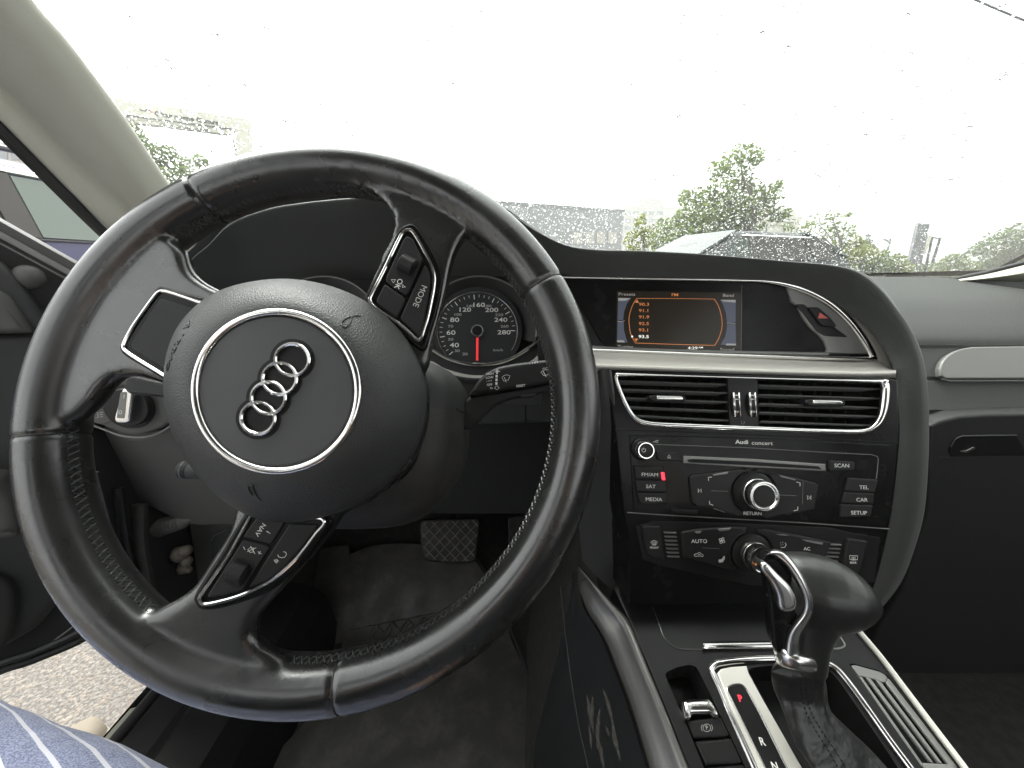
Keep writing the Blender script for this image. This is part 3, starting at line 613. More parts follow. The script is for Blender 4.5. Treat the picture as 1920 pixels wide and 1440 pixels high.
# silver trim strip under the cluster and its dark lip
tr = [(500, 655), (560, 684), (604, 690), (660, 684), (720, 665), (800, 664), (835, 680), (870, 689), (897, 691), (930, 690), (965, 682), (1000, 665), (1020, 648), (1060, 640)]
lo_ = [(500, 690), (560, 704), (604, 710), (660, 707), (720, 700), (800, 693), (835, 700), (870, 707), (897, 709), (930, 706), (965, 698), (1000, 688), (1020, 682), (1060, 680)]
yy = lambda b: b
mb = MB(); A = sp2(tr, False, 4); B = sp2(lo_, False, 4)
mb.grid([[Y(x, y, .462) for x, y in A], [Y(x, y + 2, .458) for x, y in A], [Y(a[0] * .5 + b[0] * .5, a[1] * .45 + b[1] * .55, .448) for a, b in zip(A, B)], [Y(x, y, .440) for x, y in B]], 1, 4); mb.build('cluster_trim', M['silver'], dash, 60)
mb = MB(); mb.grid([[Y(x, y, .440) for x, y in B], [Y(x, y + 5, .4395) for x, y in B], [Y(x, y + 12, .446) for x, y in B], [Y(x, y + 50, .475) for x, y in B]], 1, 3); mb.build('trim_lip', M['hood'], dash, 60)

# ================================================================ DISPLAY
PD = PL(Y(1270, 600, .437), V((0, -.965, .26)))
ds = thing('display_screen', PD.hit(1270, 600), 'dash display showing an orange FM preset list under the hood', 'display')
mb = MB(); mb.slab(PD, [(1010, 505), (1480, 510), (1600, 560), (1700, 700), (1010, 690)], -.03, -.002, .0005, 1); mb.build('display_backing', M['satblack'], ds)
glass = sp2([(1035, 522), (1120, 523), (1300, 526), (1400, 528), (1440, 530), (1475, 536), (1510, 549), (1530, 560)], False, 3) + [(1520, 560), (1505, 568), (1492, 572), (1505, 598), (1518, 614), (1532, 625), (1545, 635), (1552, 655), (1545, 660), (1388, 657), (1152, 652), (1137, 650), (1128, 641), (1095, 585), (1060, 545)]
mb = MB(); mb.slab(PD, glass, -.003, .0, .0004, 1); mb.build('display_glass', M['gloss'], ds)
scr = [(1156, 545), (1391, 549), (1390, 656), (1155, 651.5)]
mb = MB(); mb.slab(PD, scr, -.002, .0003, 0); sg = mb.build('screen_panel', M['screen'], ds)
z6 = lambda p: zp(p, 1130, 520, 6.621); hs_ = .0005
mb = MB(); o_ = sp2([(425, 262), (380, 330), (345, 420), (328, 500), (330, 590), (345, 690), (370, 750), (408, 815)], False, 4)
mb.line(PD, z6(o_), 1.2, hs_); mb.line(PD, z6([(408, 815), (900, 832), (1390, 845)]), 1.2, hs_); mb.line(PD, z6(sp2([(1390, 845), (1440, 760), (1475, 650), (1482, 550), (1465, 440), (1430, 340), (1385, 270)], False, 4)), 1.2, hs_); mb.line(PD, z6([(1385, 270), (900, 262), (425, 262)]), .9, hs_)
mb.line(PD, z6([(362, 720), (370, 735), (356, 740)]), 2, hs_, True)
mb.build('screen_outline', M['oled'], sg, 0)
for pts in ([(402, 312), (450, 316), (428, 275)], [(395, 760), (442, 762), (416, 798)]):
    mb = MB(); mb.slab(PD, z6(pts), .0003, .0006, 0); mb.build('arrow_mark', M['oled'], sg, 0)
mb = MB(); mb.lathe(PD.hit(*z6([(366, 735)])[0], .0006), PD.n, [(.0001, 0), (.0011, 0), (.0011, .0002), (.0001, .0002)], 14); mb.build('cursor_dot', M['wled'], sg, 0)
for i, (s_, y) in enumerate((('90.3', 337), ('91.1', 415), ('91.9', 494), ('92.5', 576), ('93.1', 656), ('93.5', 738))):
    txt(PD, s_, *z6([(515 - i, y)])[0], 5.6, M['wled'] if i == 5 else M['oled'], sg, -.5, hs_, 1.45, bold=.015 if i == 5 else .005)
for s_, x, y, m in (('Presets', 300, 211, 'gled'), ('FM', 897, 219, 'oled'), ('Band', 1560, 226, 'gled'), ('Tuning', 280, 862, 'gled'), ('Sound', 1545, 898, 'gled'), ('4:29', 1118, 880, 'wled'), ('AM', 1218, 872, 'wled')):
    txt(PD, s_, *z6([(x, y)])[0], 5.4 if s_ != 'AM' else 3, M[m], sg, -.8, hs_, 1.4, bold=.005)
for pts in ([(192, 255), (350, 258), (300, 330), (265, 430), (255, 530), (185, 530)], [(186, 552), (262, 552), (262, 640), (285, 740), (310, 808), (180, 805)],
            [(1462, 278), (1652, 280), (1650, 560), (1545, 560), (1530, 440), (1500, 350)], [(1545, 582), (1650, 582), (1655, 845), (1465, 835), (1520, 740), (1540, 650)]):
    mb = MB(); mb.slab(PD, z6(pts), .0003, .0005, 0); mb.build('screen_corner', M['bled'], sg, 0)
for pts in ([(192, 255), (350, 258), (290, 290), (195, 292)], [(180, 780), (260, 783), (275, 808), (180, 805)], [(1465, 278), (1652, 280), (1650, 312), (1500, 300)], [(1540, 822), (1655, 824), (1655, 845), (1528, 843)], [(186, 540), (235, 546), (272, 534), (272, 540), (235, 553), (186, 549)], [(1540, 564), (1600, 566), (1650, 574), (1650, 579), (1595, 572), (1540, 570)]):
    mb = MB(); mb.slab(PD, z6(pts), .0005, .0007, 0); mb.build('screen_highlight', M['gled'], sg, 0)
# raised shelf lip hides the foot of the screen
mb = MB(); mb.tube([PD.hit(1391, 535, .0002), PD.hit(1389.5, 657, .0002)], .0004, .0003, False, PD.n, 5); mb.build('glass_joint', M['greytrim'], ds)
# grey bezel on the right, with the hazard button
bez = sp2([(1475, 537), (1510, 549), (1560, 576), (1600, 615), (1622, 650), (1628, 664)], False, 4) + [(1548, 662), (1551, 655), (1545, 640), (1536, 629), (1520, 616), (1508, 600), (1494, 573), (1484, 566)]
mb = MB(); mb.slab(PD, bez, -.004, .0022, .0015, 3); mb.build('bezel_panel', M['greytrim'], ds)
zh = lambda p: zp(p, 1400, 500, 4.363)
mb = MB(); mb.slab(PD, rnd(zh([(400, 305), (470, 305), (520, 350), (825, 570), (820, 578), (640, 568), (570, 530), (510, 450)]), 4), .0, .0026, .0006, 2); mb.build('hazard_recess', M['satblack'], ds)
hz = btn(zh([(505, 330), (590, 330), (700, 430), (742, 490), (630, 490), (600, 465)]), .0052, ds, 'button', .001, 5, 'hazard_button', PD, .001)
mb = MB(); mb.slab(PD, zh([(600, 375), (668, 422), (585, 424)]), .0050, .0055, .0001, 1); mb.build('hazard_mark', M['hazard'], hz)
# chrome outline: thin along the top, thick round the right end, back along the bottom
top = sp2([(1035, 519), (1120, 521), (1250, 523), (1400, 526), (1440, 528), (1475, 534), (1515, 547), (1555, 569), (1590, 600), (1615, 632), (1632, 660), (1635, 668)], False, 5)
tp = [.35 if x < 1420 else min(1.0, .35 + (x - 1420) / 80 * .65) for x, y in top]
mb = MB(); mb.tube([PD.hit(x, y, .003) for x, y in top], .0040, .0036, False, PD.n, 10, tp); mb.build('display_trim', M['chrome'], ds)
mb = MB(); mb.tube([PD.hit(x, y, .004) for x, y in ((1640, 672), (1628, 673.5), (1500, 670.5), (1300, 664), (1150, 658), (1100, 656))], .0026, .0030, False, PD.n, 10); mb.build('display_trim', M['chrome'], ds)
mb = MB(); mb.tube([PD.hit(x, y, .002) for x, y in ((1552, 664), (1400, 661), (1250, 657.5), (1150, 654), (1100, 651))], .0022, .0022, False, PD.n, 8); mb.build('screen_ledge', M['greytrim'], ds)
# silver shelf below the display and wing on its right
sa = [(1040, 651), (1115, 655), (1300, 663), (1500, 671), (1600, 674), (1645, 673), (1678, 692)]
sb = [(1040, 682), (1115, 684), (1300, 690), (1500, 696), (1600, 698), (1650, 698), (1680, 697)]
mb = MB(); A = sp2(sa, False, 4); B = sp2(sb, False, 4)
mb.grid([[Y(x, y, .440) for x, y in A], [Y(x, y, .432) for x, y in A], [Y(a[0] * .4 + b[0] * .6, a[1] * .45 + b[1] * .55, .402) for a, b in zip(A, B)], [Y(x, y - 3, .384) for x, y in B], [Y(x, y, .380) for x, y in B], [Y(x, y + 7, .380) for x, y in B], [Y(x, y + 12, .386) for x, y in B]], 1, 3); mb.build('shelf_trim', M['silver'], dash, 60)
PW2 = PL(Y(1620, 640, .429), V((-.1, -.95, .26)))
wing = sp2([(1562, 560), (1592, 578), (1629, 610), (1661, 656), (1679, 694)], False, 4) + [(1650, 692), (1645, 668), (1625, 629), (1598, 594), (1562, 563)]
mb = MB(); mb.slab(PW2, wing, -.02, .0, .003, 3); mb.build('trim_wing', M['silver'], dash)

# ================================================================ CENTRE STACK
PS = PL(Y(1405, 760, .362), V((0, -.94, .34)))
stk = thing('center_stack', PS.hit(1405, 1100), 'gloss black centre stack panel that frames the vents, radio and climate controls', 'console panel')
STK = [(1135, 692), (1400, 700), (1660, 708), (1684, 712), (1688, 797), (1683, 863), (1673, 960), (1652, 1047), (1636, 1112), (1636, 1135), (1180, 1135), (1180, 1100), (1176, 1000), (1168, 960), (1160, 880), (1152, 800)]
VO = sp2([(1155, 712), (1157, 705), (1163, 702.5), (1250, 704), (1400, 708.5), (1640, 715.5), (1655, 718), (1660, 728), (1658, 758), (1652, 784), (1640, 800), (1618, 809), (1560, 809), (1400, 803), (1250, 797), (1210, 793), (1192, 785), (1180, 770), (1167, 744)], True, 3)
mb = MB(); mb.slab(PS, STK, -.06, .0, .0015, 2); sk = mb.build('stack_face', M['gloss'], stk)
c1 = MB(); c1.slab(PS, VO, -.05, .0006, 0); cut(sk, [c1])
mb = MB(); mb.grid([[Y(x, y, yv) for x, y, yv in r] for r in ([(1062, 700, .46), (1075, 850, .455), (1085, 980, .45), (1092, 1052, .445)], [(1110, 695, .40), (1125, 850, .39), (1140, 980, .38), (1150, 1110, .37)], [(1138, 692, .366), (1152, 800, .362), (1168, 960, .355), (1178, 1130, .35)], [(1146, 692, .368), (1160, 800, .364), (1174, 960, .357), (1184, 1132, .352)])], 6, 4); mb.build('stack_cheek', M['dash'], dash, 60)
mb = MB(); mb.tube([PS.hit(x, y, .0002) for x, y in ((1153, 806), (1250, 809), (1500, 819), (1683, 830))], .0005, .0003, False, PS.n, 5); mb.build('panel_gap', M['void'], stk)
mb = MB(); mb.tube([PS.hit(x, y, .0004) for x, y in ((1176, 961), (1250, 966), (1500, 980), (1668, 992))], .0005, .0004, False, PS.n, 5); mb.build('panel_gap', M['greytrim'], stk)

# ---- vents
av = thing('air_vent', PS.hit(1408, 790), 'wide double air vent with chrome surround above the radio', 'air vent')
mb = MB(); mb.slab(PS, inset(VO, -3) if area2(VO) > 0 else inset(VO, 3), -.052, -.048, 0); mb.build('vent_back', M['void'], av)
mb = MB(); vi = inset_px(VO, 1.0); mb.ringstrip([[PS.hit(x, y, 0) + PS.n * h for x, y in vi] for h in (-.0005, -.049)], True, (False, False)); mb.build('vent_liner', M['void'], av)
vp = VO; tps = []
for x, y in vp:
    k = .2
    if y > 785: k = .9
    elif x > 1640: k = 1.35
    elif x < 1200: k = .7
    tps.append(k)
for _ in range(3): tps = [(tps[i - 1] + tps[i] + tps[(i + 1) % len(tps)]) / 3 for i in range(len(tps))]
mb = MB(); mb.tube([PS.hit(x, y, .0008) for x, y in vp], .0030, .0026, True, PS.n, 10, tps + tps[:1]); mb.build('vent_trim', M['chrome'], av)
mb = MB(); mb.slab(PS, [(1363, 700), (1420, 702), (1424, 812), (1369, 809)], -.05, -.002, .001, 2); vc = mb.build('vent_divider', M['satblack'], av)
LB = [((1156, 714), (1363, 721)), ((1157.5, 729.5), (1363, 737)), ((1161, 745.5), (1365, 754)), ((1167, 762), (1365, 771)), ((1174, 778), (1366, 788.5))]
RB = [((1422, 722.5), (1656, 729.5)), ((1423, 740), (1654, 747)), ((1424, 757), (1652, 764.5)), ((1425, 773), (1648, 781)), ((1427, 790), (1640, 798))]
for B_ in (LB, RB):
    for a, b in B_:
        mb = MB(); p, q_ = PS.hit(a[0], a[1], -.004), PS.hit(b[0], b[1], -.004); dn = -PS.n + V((0, 0, -.10))
        t = (q_ - p).normalized(); nn = t.cross(dn).normalized()
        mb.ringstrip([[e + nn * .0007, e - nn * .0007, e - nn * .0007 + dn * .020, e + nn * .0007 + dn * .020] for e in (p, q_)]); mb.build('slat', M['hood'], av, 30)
for x0, x1, yb in ((1182, 1360, 0), (1440, 1640, 0)):
    for k in range(8):
        x = x0 + (x1 - x0) * k / 7; mb = MB(); a, b = PS.hit(x, 706, -.026), PS.hit(x + 4, 806, -.026)
        mb.ringstrip([[e + PS.u * .0006, e - PS.u * .0006, e - PS.u * .0006 - PS.n * .016, e + PS.u * .0006 - PS.n * .016] for e in (a, b)]); mb.build('vane', M['void'], av, 30)
for cx, cy_, w_ in ((1255.5, 747, 30), (1552, 755, 33)):
    mb = MB(); mb.slab(PS, rnd([(cx - w_ - 8, cy_ - 4), (cx - w_ + 2, cy_ - 7), (cx + w_ - 4, cy_ - 6), (cx + w_ + 2, cy_ + 1), (cx + w_ - 2, cy_ + 8), (cx - w_ + 4, cy_ + 8), (cx - w_ - 8, cy_ + 3)], 5), -.010, .003, .0015, 3); tb = mb.build('vent_tab', M['satblack'], av)
    mb = MB(); mb.slab(PS, rnd([(cx - w_ + 6, cy_ - 5), (cx + w_ - 6, cy_ - 3.6), (cx + w_ - 3, cy_ + 3), (cx - w_ + 6, cy_ + 2)], 3), .002, .0042, .0009, 3); mb.build('tab_trim', M['chrome'], tb)
for cx in (1380.5, 1410.5):
    mb = MB(); mb.slab(PS, rnd([(cx - 8, 735), (cx + 8, 735.5), (cx + 10, 782), (cx - 6, 781.5)], 4), -.003, -.0015, .0002, 1); mb.build('wheel_slot', M['void'], av)
    mb = MB(); mb.tube([PS.hit(cx - 5 + 3 * t, 737 + 43 * t, -.001 + .0035 * math.sin(math.pi * t)) for t in np.linspace(0, 1, 12)], .0012, .0012, False, PS.n, 6); a_ = mb.build('wheel_trim', M['satchrome'], av)
    mb = MB(); mb.tube([PS.hit(cx + 5 + 3 * t, 737 + 43 * t, -.001 + .0035 * math.sin(math.pi * t)) for t in np.linspace(0, 1, 12)], .0008, .0010, False, PS.n, 6); mb.build('wheel_trim', M['satchrome'], av)
    mb = MB(); mb.tube([PS.hit(cx + 3 * t, 737 + 43 * t, -.002 + .0038 * math.sin(math.pi * t)) for t in np.linspace(0, 1, 12)], .0028, .0012, False, PS.n, 6); vw = mb.build('thumb_wheel', M['button'], av)
    mb = MB()
    for k in range(4): mb.line(PS, [(cx - 2 + k * .5, 741 + k * 7.6), (cx + 3 + k * .5, 741.3 + k * 7.6)], 2.4, .0022 - abs(k - 1.5) * .0004)
    mb.line(PS, [(cx, 771), (cx + 5, 771), (cx + 2.5, 774)], 1.6, .0018, True); mb.build('wheel_marks', M['print'], vw, 0)
mb = MB(); mb.line(PS, [(1393 + 3 * math.cos(t), 792 + 3 * math.sin(t)) for t in np.linspace(-1, 4.2, 10)] , .8, -.0018); mb.build('vent_mark', M['greytrim'], vc, 0)

# ---- radio
rd = thing('car_radio', PS.hit(1412, 960), 'black car radio faceplate with CD slot and round silver control knob below the vents', 'radio')
zr = lambda p: zp(p, 1170, 800, 7.111); zq = lambda p: zp(p, 1400, 800, 6.857)
mb = MB(); mb.slab(PS, [(1180, 816), (1440, 822), (1668, 834), (1662, 900), (1655, 985), (1420, 972), (1188, 960)], -.02, .0008, .0005, 2); fp = mb.build('faceplate', M['gloss'], rd)
mb = MB(); mb.slab(PS, zr([(190, 440), (700, 500), (780, 600), (830, 720), (860, 850), (890, 1010), (580, 1020), (560, 700), (520, 520), (200, 520)]), .0007, .0011, .0001, 1); mb.build('smoked_window', M['amber'], rd)
h0 = .0012
def knob(px, py, rbase, rcap, ln, dpx, nm, par, grip='satchrome'):
    """knurled rotary knob: base px, cap radius px"""
    c = PS.hit(px, py, h0); sc = (PS.hit(px + 1, py, h0) - c).length; k = MB(); R = rcap * sc
    k.lathe(c, PS.n, [(.0005, 0), (rbase * sc, 0), (rbase * sc * 1.01, .0010), (rbase * sc * .93, .0024), (R * 1.05, .003), (.0005, .003)], 56); k.build(nm + '_base', M['satblack'], par)
    k = MB(); n = 72
    rings = []
    for i, (r, h) in enumerate(((1.0, .0025), (1.0, ln * .45), (.985, ln * .47))):
        rings.append([c + PS.u * (math.cos(2 * math.pi * j / n) * R * r * (1 + .016 * (j % 2))) + PS.v * (math.sin(2 * math.pi * j / n) * R * r * (1 + .016 * (j % 2))) + PS.n * h for j in range(n)])
    k.ringstrip(rings); ko = k.build(nm + '_grip', M['satchrome'], par, 30)
    k = MB(); k.lathe(c, PS.n, [(R * .5, ln * .4), (R * .98, ln * .42), (R * .985, ln * .9), (R * .94, ln), (R * .84, ln * 1.0), (R * .79, ln * .93), (R * .5, ln * .93)], 56); k.build(nm + '_rim', M['chrome'], par)
    k = MB(); k.lathe(c + PS.n * (ln * .90), PS.n, [(.0003, 0), (R * .80, 0), (R * .80, .0004), (R * .5, .0008), (.0003, .001)], 48); cp = k.build(nm + '_cap', M['matblack'], par); return cp, ln
cp, ln = knob(1204, 842, 21, 15.5, .012, 0, 'power_knob', rd)
PQ = PL(PS.pt(0, 0, ln * .9 + .0022), PS.n)
cx, cyk = 1207, 844
mb = MB(); mb.line(PQ, [(cx + 3.6 * math.sin(t), cyk - 3.6 * math.cos(t)) for t in np.linspace(.6, 5.7, 14)], 1.0, 0); mb.line(PQ, [(cx, cyk - 4.5), (cx, cyk - .5)], 1.0, 0); mb.build('power_mark', M['print'], cp, 0)
cp, ln = knob(1413, 923, 39, 27.5, .017, 0, 'control_knob', rd)
mb = MB(); mb.line(PS, zr([(385, 205), (455, 182), (452, 210)]), 1.1, h0, True); mb.build('volume_mark', M['print'], fp, 0)
mb = MB(); mb.tube([PS.hit(x, y, .0010) for x, y in ((1221, 833), (1400, 839.5), (1560, 849), (1634, 852.5), (1645, 856), (1647, 862), (1643, 898))], .00035, .00035, False, PS.n, 5); mb.build('face_line', M['greytrim'], fp)
txt(PS, 'Audi', 1391, 829, 7.2, M['print'], fp, -1, h0, 1.25, bold=.02); txt(PS, 'concert', 1429, 831, 7.2, M['print'], fp, -1.5, h0, 1.25)
kb = dict(par=rd, bev=.0010, h0=.0005, P=PS)
b = btn(zr([(435, 328), (742, 345), (772, 462), (475, 455), (445, 430)]), .0032, r=3, **kb)
mb = MB(); mb.line(PS, zr([(582, 405), (600, 375), (622, 405)]), 1.0, .0033, True); mb.line(PS, zr([(580, 417), (626, 418)]), 1.0, .0033); mb.build('eject_mark', M['print'], b, 0)
mb = MB(); mb.slab(PS, [(1282, 855), (1415, 861), (1548, 870.5), (1550, 884), (1415, 877), (1281, 869)], .0005, .0030, .0010, 3); cdp = mb.build('cd_bezel', M['greytrim'], rd)
mb = MB(); mb.slab(PS, rnd([(1288, 862), (1300, 860.5), (1415, 866), (1535, 874.5), (1541, 880), (1415, 873), (1292, 867)], 2), .0028, .0033, .0001, 1); mb.build('cd_slot', M['void'], cdp)
b = btn(zq([(1070, 435), (1397, 455), (1392, 560), (1062, 572)]), .0034, r=3, **kb); txt(PS, 'SCAN', *zq([(1225, 503)])[0], 7, M['print'], b, -1, .0035, 1.1)
for s_, pts, tx in (('FM/AM', [(140, 530), (160, 524), (518, 545), (555, 712), (152, 702)], (345, 642)), ('SAT', [(153, 714), (555, 722), (575, 876), (172, 868)], (357, 800)), ('MEDIA', [(174, 880), (575, 888), (585, 1018), (560, 1030), (250, 1042), (205, 1010)], (398, 972))):
    b = btn(zr(pts), .0036, r=3, **kb); txt(PS, s_, *zr([tx])[0], 6.6, M['print'], b, -1.5, .0037, 1.15)
    if s_ == 'FM/AM':
        mb = MB(); mb.slab(PS, zr([(492, 608), (540, 612), (552, 714), (508, 712), (500, 660)]), .003, .0039, .0002, 1); mb.build('indicator_light', M['led'], b)
def wing(pts, kn, rk):
    """wing shaped key pad with its corner bitten out round the knob"""
    out = []
    for x, y in pts:
        d = math.hypot(x - kn[0], y - kn[1])
        if d < rk: x, y = kn[0] + (x - kn[0]) * rk / d, kn[1] + (y - kn[1]) * rk / d
        out.append((x, y))
    return out
arcp = lambda kn, r, a0, a1, n=9: [(kn[0] + r * math.cos(math.radians(a)), kn[1] - r * math.sin(math.radians(a))) for a in np.linspace(a0, a1, n)]
KN = (1413, 923)
wl = [(1293, 897), (1297, 892), (1332, 887), (1366, 883), (1390, 881), (1403, 882)] + arcp(KN, 43, 105, 255) + [(1385, 967), (1362, 961), (1336, 952), (1306, 950), (1297, 941)]
mb = MB(); mb.slab(PS, wl, .0005, .0036, .0012, 3); w1 = mb.build('key_pad', M['button'], rd)
wr = [(1421, 883), (1445, 886), (1490, 896), (1530, 906), (1535, 910), (1535, 917), (1528, 955), (1500, 962), (1475, 965), (1440, 972)] + arcp(KN, 43, -75, 75)
mb = MB(); mb.slab(PS, wr, .0005, .0036, .0012, 3); w2 = mb.build('key_pad', M['button'], rd)
hk = .0037
mb = MB(); mb.line(PS, zr([(1128, 720), (1126, 675), (1170, 672)]), 1.4, hk); mb.line(PS, zr([(1140, 990), (1142, 1030), (1188, 1048)]), 1.4, hk)
mb.line(PS, zr([(990, 828), (992, 878)]), 1.2, hk); mb.line(PS, zr([(1030, 830), (1004, 853), (1032, 876)]), 1.2, hk, True); mb.build('skip_marks', M['print'], w1, 0)
mb = MB(); mb.line(PS, zr([(1160, 855), (1385, 862)]), .9, hk); mb.build('pad_groove', M['greytrim'], w1, 0)
mb = MB(); mb.line(PS, zq([(640, 712), (686, 722), (686, 765)]), 1.4, hk); mb.line(PS, zq([(658, 1030), (655, 1072), (605, 1080)]), 1.4, hk)
mb.line(PS, zq([(826, 885), (824, 940)]), 1.2, hk); mb.line(PS, zq([(780, 886), (816, 911), (782, 935)]), 1.2, hk, True); mb.build('skip_marks', M['print'], w2, 0)
mb = MB(); mb.line(PS, zq([(420, 878), (640, 888)]), .9, hk); mb.line(PS, zq([(726, 705), (716, 1000)]), .6, hk); mb.build('pad_groove', M['greytrim'], w2, 0)
for pts in ([(1180, 640), (1395, 598), (1380, 630), (1200, 655)], ): mb = MB(); mb.slab(PS, zr(pts), .003, .0040, .0003, 1); mb.build('key_edge', M['greytrim'], w1)
mb = MB(); mb.slab(PS, zq([(420, 620), (635, 680), (620, 692), (440, 648)]), .003, .0040, .0003, 1); mb.build('key_edge', M['greytrim'], w2)
mb = MB(); mb.slab(PS, zr([(1190, 1075), (1362, 1135), (1340, 1145), (1200, 1100)]), .0005, .0025, .0005, 1); mb.build('return_key', M['greytrim'], rd)
mb = MB(); mb.slab(PS, zq([(415, 1140), (440, 1120), (588, 1104), (575, 1128)]), .0005, .0025, .0005, 1); mb.build('return_key', M['greytrim'], rd)
mb = MB(); mb.slab(PS, zr([(625, 1095), (985, 1120), (990, 1170), (700, 1150), (640, 1125)]), .0005, .0022, .0006, 2); mb.build('lower_tab', M['satblack'], rd)
txt(PS, 'RETURN', 1411, 963, 6.2, M['print'], fp, -1, .0040, 1.05)
for s_, pts, tx in (('TEL', [(1312, 662), (1690, 686), (1688, 712), (1650, 850), (1275, 832)], (1508, 783)), ('CAR', [(1272, 842), (1648, 858), (1632, 1000), (1232, 988)], (1482, 943)), ('SETUP', [(1230, 998), (1630, 1010), (1600, 1160), (1212, 1172)], (1443, 1110))):
    b = btn(zq(pts), .0036, r=3, **kb); txt(PS, s_, *zq([tx])[0], 7, M['print'], b, -1, .0037, 1.1)

# ---- climate panel
cl = thing('climate_control', PS.hit(1410, 1090), 'black climate control panel with AUTO, FRONT and REAR keys behind the gear knob', 'climate panel')
zc = lambda p: zp(p, 1170, 960, 6.621); zd = lambda p: zp(p, 1380, 1000, 4.8)
mb = MB(); mb.slab(PS, [(1192, 988), (1225, 977), (1400, 982), (1560, 990), (1600, 1000), (1650, 1008), (1640, 1092), (1560, 1100), (1410, 1098), (1245, 1062), (1205, 1050)], -.02, .0008, .0005, 2); cf = mb.build('faceplate', M['satblack'], cl)
kb = dict(par=cl, bev=.0010, h0=.0005, P=PS)
b = btn(zc([(225, 190), (250, 178), (450, 180), (475, 400), (505, 590), (350, 572), (290, 520), (262, 400)]), .0040, r=3, **kb)
txt(PS, 'FRONT', *zc([(376, 444)])[0], 3.6, M['print'], b, -1, .0041, 1.0, bold=.01)
mb = MB(); mb.line(PS, zc([(332, 372), (375, 352), (415, 370), (395, 408), (355, 410)]), 1.0, .0041, True)
for k in range(3): mb.line(PS, zc([(358 + k * 16, 368), (362 + k * 14, 414)]), 1.0, .0041)
mb.build('demist_mark', M['print'], b, 0)
for k in range(7):
    y = 258 + k * 49.5; x = 500 + k * 7; mb = MB(); mb.slab(PS, zc([(x, y - 6), (x + 150, y - 2), (x + 156, y + 10), (x + 4, y + 8)]), .0005, .003, .0008, 2); mb.build('cooling_fin', M['greytrim'], cl)
KC = (1410, 1038)
wl = zc([(718, 262), (745, 244), (1000, 212), (1330, 190), (1528, 194)]) + arcp(KC, 41, 105, 255) + zc([(1490, 745), (1250, 700), (1000, 630), (745, 570), (725, 430)])
mb = MB(); mb.slab(PS, wl, .0005, .0040, .0012, 3); w1 = mb.build('key_pad', M['button'], cl)
wr = [(1420, 992), (1440, 993), (1500, 1005), (1560, 1018), (1556, 1026), (1545, 1060), (1500, 1078), (1450, 1085)] + arcp(KC, 41, -60, 75)
mb = MB(); mb.slab(PS, wr, .0005, .0040, .0012, 3); w2 = mb.build('key_pad', M['button'], cl)
txt(PS, 'AUTO', *zc([(935, 365)])[0], 7, M['print'], w1, 0, .0041, 1.1)
mb = MB(); mb.line(PS, zc([(975, 445), (1185, 456)]), .9, .0041); mb.build('pad_groove', M['greytrim'], w1, 0)
mb = MB()
for k in range(4):
    a0 = k * math.pi / 2 + .5; cxx, cyy = 1216 + 24 * math.cos(a0), 355 + 24 * math.sin(a0)
    mb.line(PS, zc([(cxx + 14 * math.cos(t), cyy + 14 * math.sin(t)) for t in np.linspace(0, 2 * math.pi, 10, endpoint=False)]), 1.0, .0041, True)
mb.line(PS, zc([(1212, 350), (1220, 360)]), 1.6, .0042); mb.build('fan_mark', M['print'], w1, 0)
mb = MB(); mb.line(PS, zc(sp2([(872, 538), (885, 522), (910, 518), (935, 502), (958, 518), (982, 535), (975, 552), (930, 545), (890, 552)], True, 2)), 1.0, .0041, True); mb.line(PS, zc([(920, 530), (950, 528)]), 1.0, .0041); mb.build('recirculation_mark', M['print'], w1, 0)
mb = MB(); mb.slab(PS, zc([(1172, 606), (1180, 590), (1215, 590), (1238, 550), (1250, 548), (1252, 580), (1228, 622), (1185, 630)]), .004, .0042, 0); mb.build('seat_mark', M['printdim'], w1, 0)
for pts in ([(880, 248), (965, 238), (945, 268), (905, 272)], [(1165, 212), (1332, 196), (1310, 228), (1190, 240)]): mb = MB(); mb.slab(PS, zc(pts), .003, .0045, .0003, 1); mb.build('key_edge', M['greytrim'], w1)
for pts in ([(360, 10), (440, 10), (480, 22), (400, 20)], [(590, 55), (785, 85), (780, 105), (640, 78)]): mb = MB(); mb.slab(PS, zd(pts), .003, .0045, .0003, 1); mb.build('key_edge', M['greytrim'], w2)
mb = MB(); mb.line(PS, zd([(440, 85), (452, 100), (440, 125), (405, 128)]), 1.4, .0041)
for x, y in ((400, 85), (418, 78), (402, 105), (420, 98)): mb.line(PS, zd([(x, y), (x + 5, y + 3)]), 1.4, .0041)
mb.build('airflow_mark', M['print'], w2, 0)
txt(PS, 'AC', *zd([(640, 140)])[0], 6, M['print'], w2, -1, .0041, 1.1)
cp, ln = knob(1410, 1038, 37, 25.5, .018, 0, 'climate_knob', cl)
mb = MB(); mb.slab(PS, [(1416, 1057), (1422, 1057), (1422, 1060), (1416, 1060)], ln + .0013, ln + .002, 0); mb.build('climate_knob_light', M['oled'], cl)
for k in range(6):
    y = 103 + k * 36; mb = MB(); mb.slab(PS, zd([(835 - k * 8, y - 6), (955 - k * 8, y), (952 - k * 8, y + 12), (832 - k * 8, y + 6)]), .0005, .003, .0008, 2); mb.build('cooling_fin', M['greytrim'], cl)
b = btn(zd([(1010, 55), (1040, 52), (1188, 75), (1180, 110), (1120, 350), (1050, 380), (960, 370), (975, 240)]), .0040, r=3, **kb)
txt(PS, 'REAR', *zd([(1055, 265)])[0], 3.8, M['print'], b, 0, .0041, 1.0, bold=.01)
mb = MB(); mb.line(PS, zd([(1022, 200), (1095, 203), (1092, 238), (1025, 235)]), 1.1, .0041, True)
for k in range(3): mb.line(PS, zd([(1045 + k * 13, 210), (1045 + k * 13, 245)]), 1.0, .0041)
mb.build('demist_mark', M['print'], b, 0)
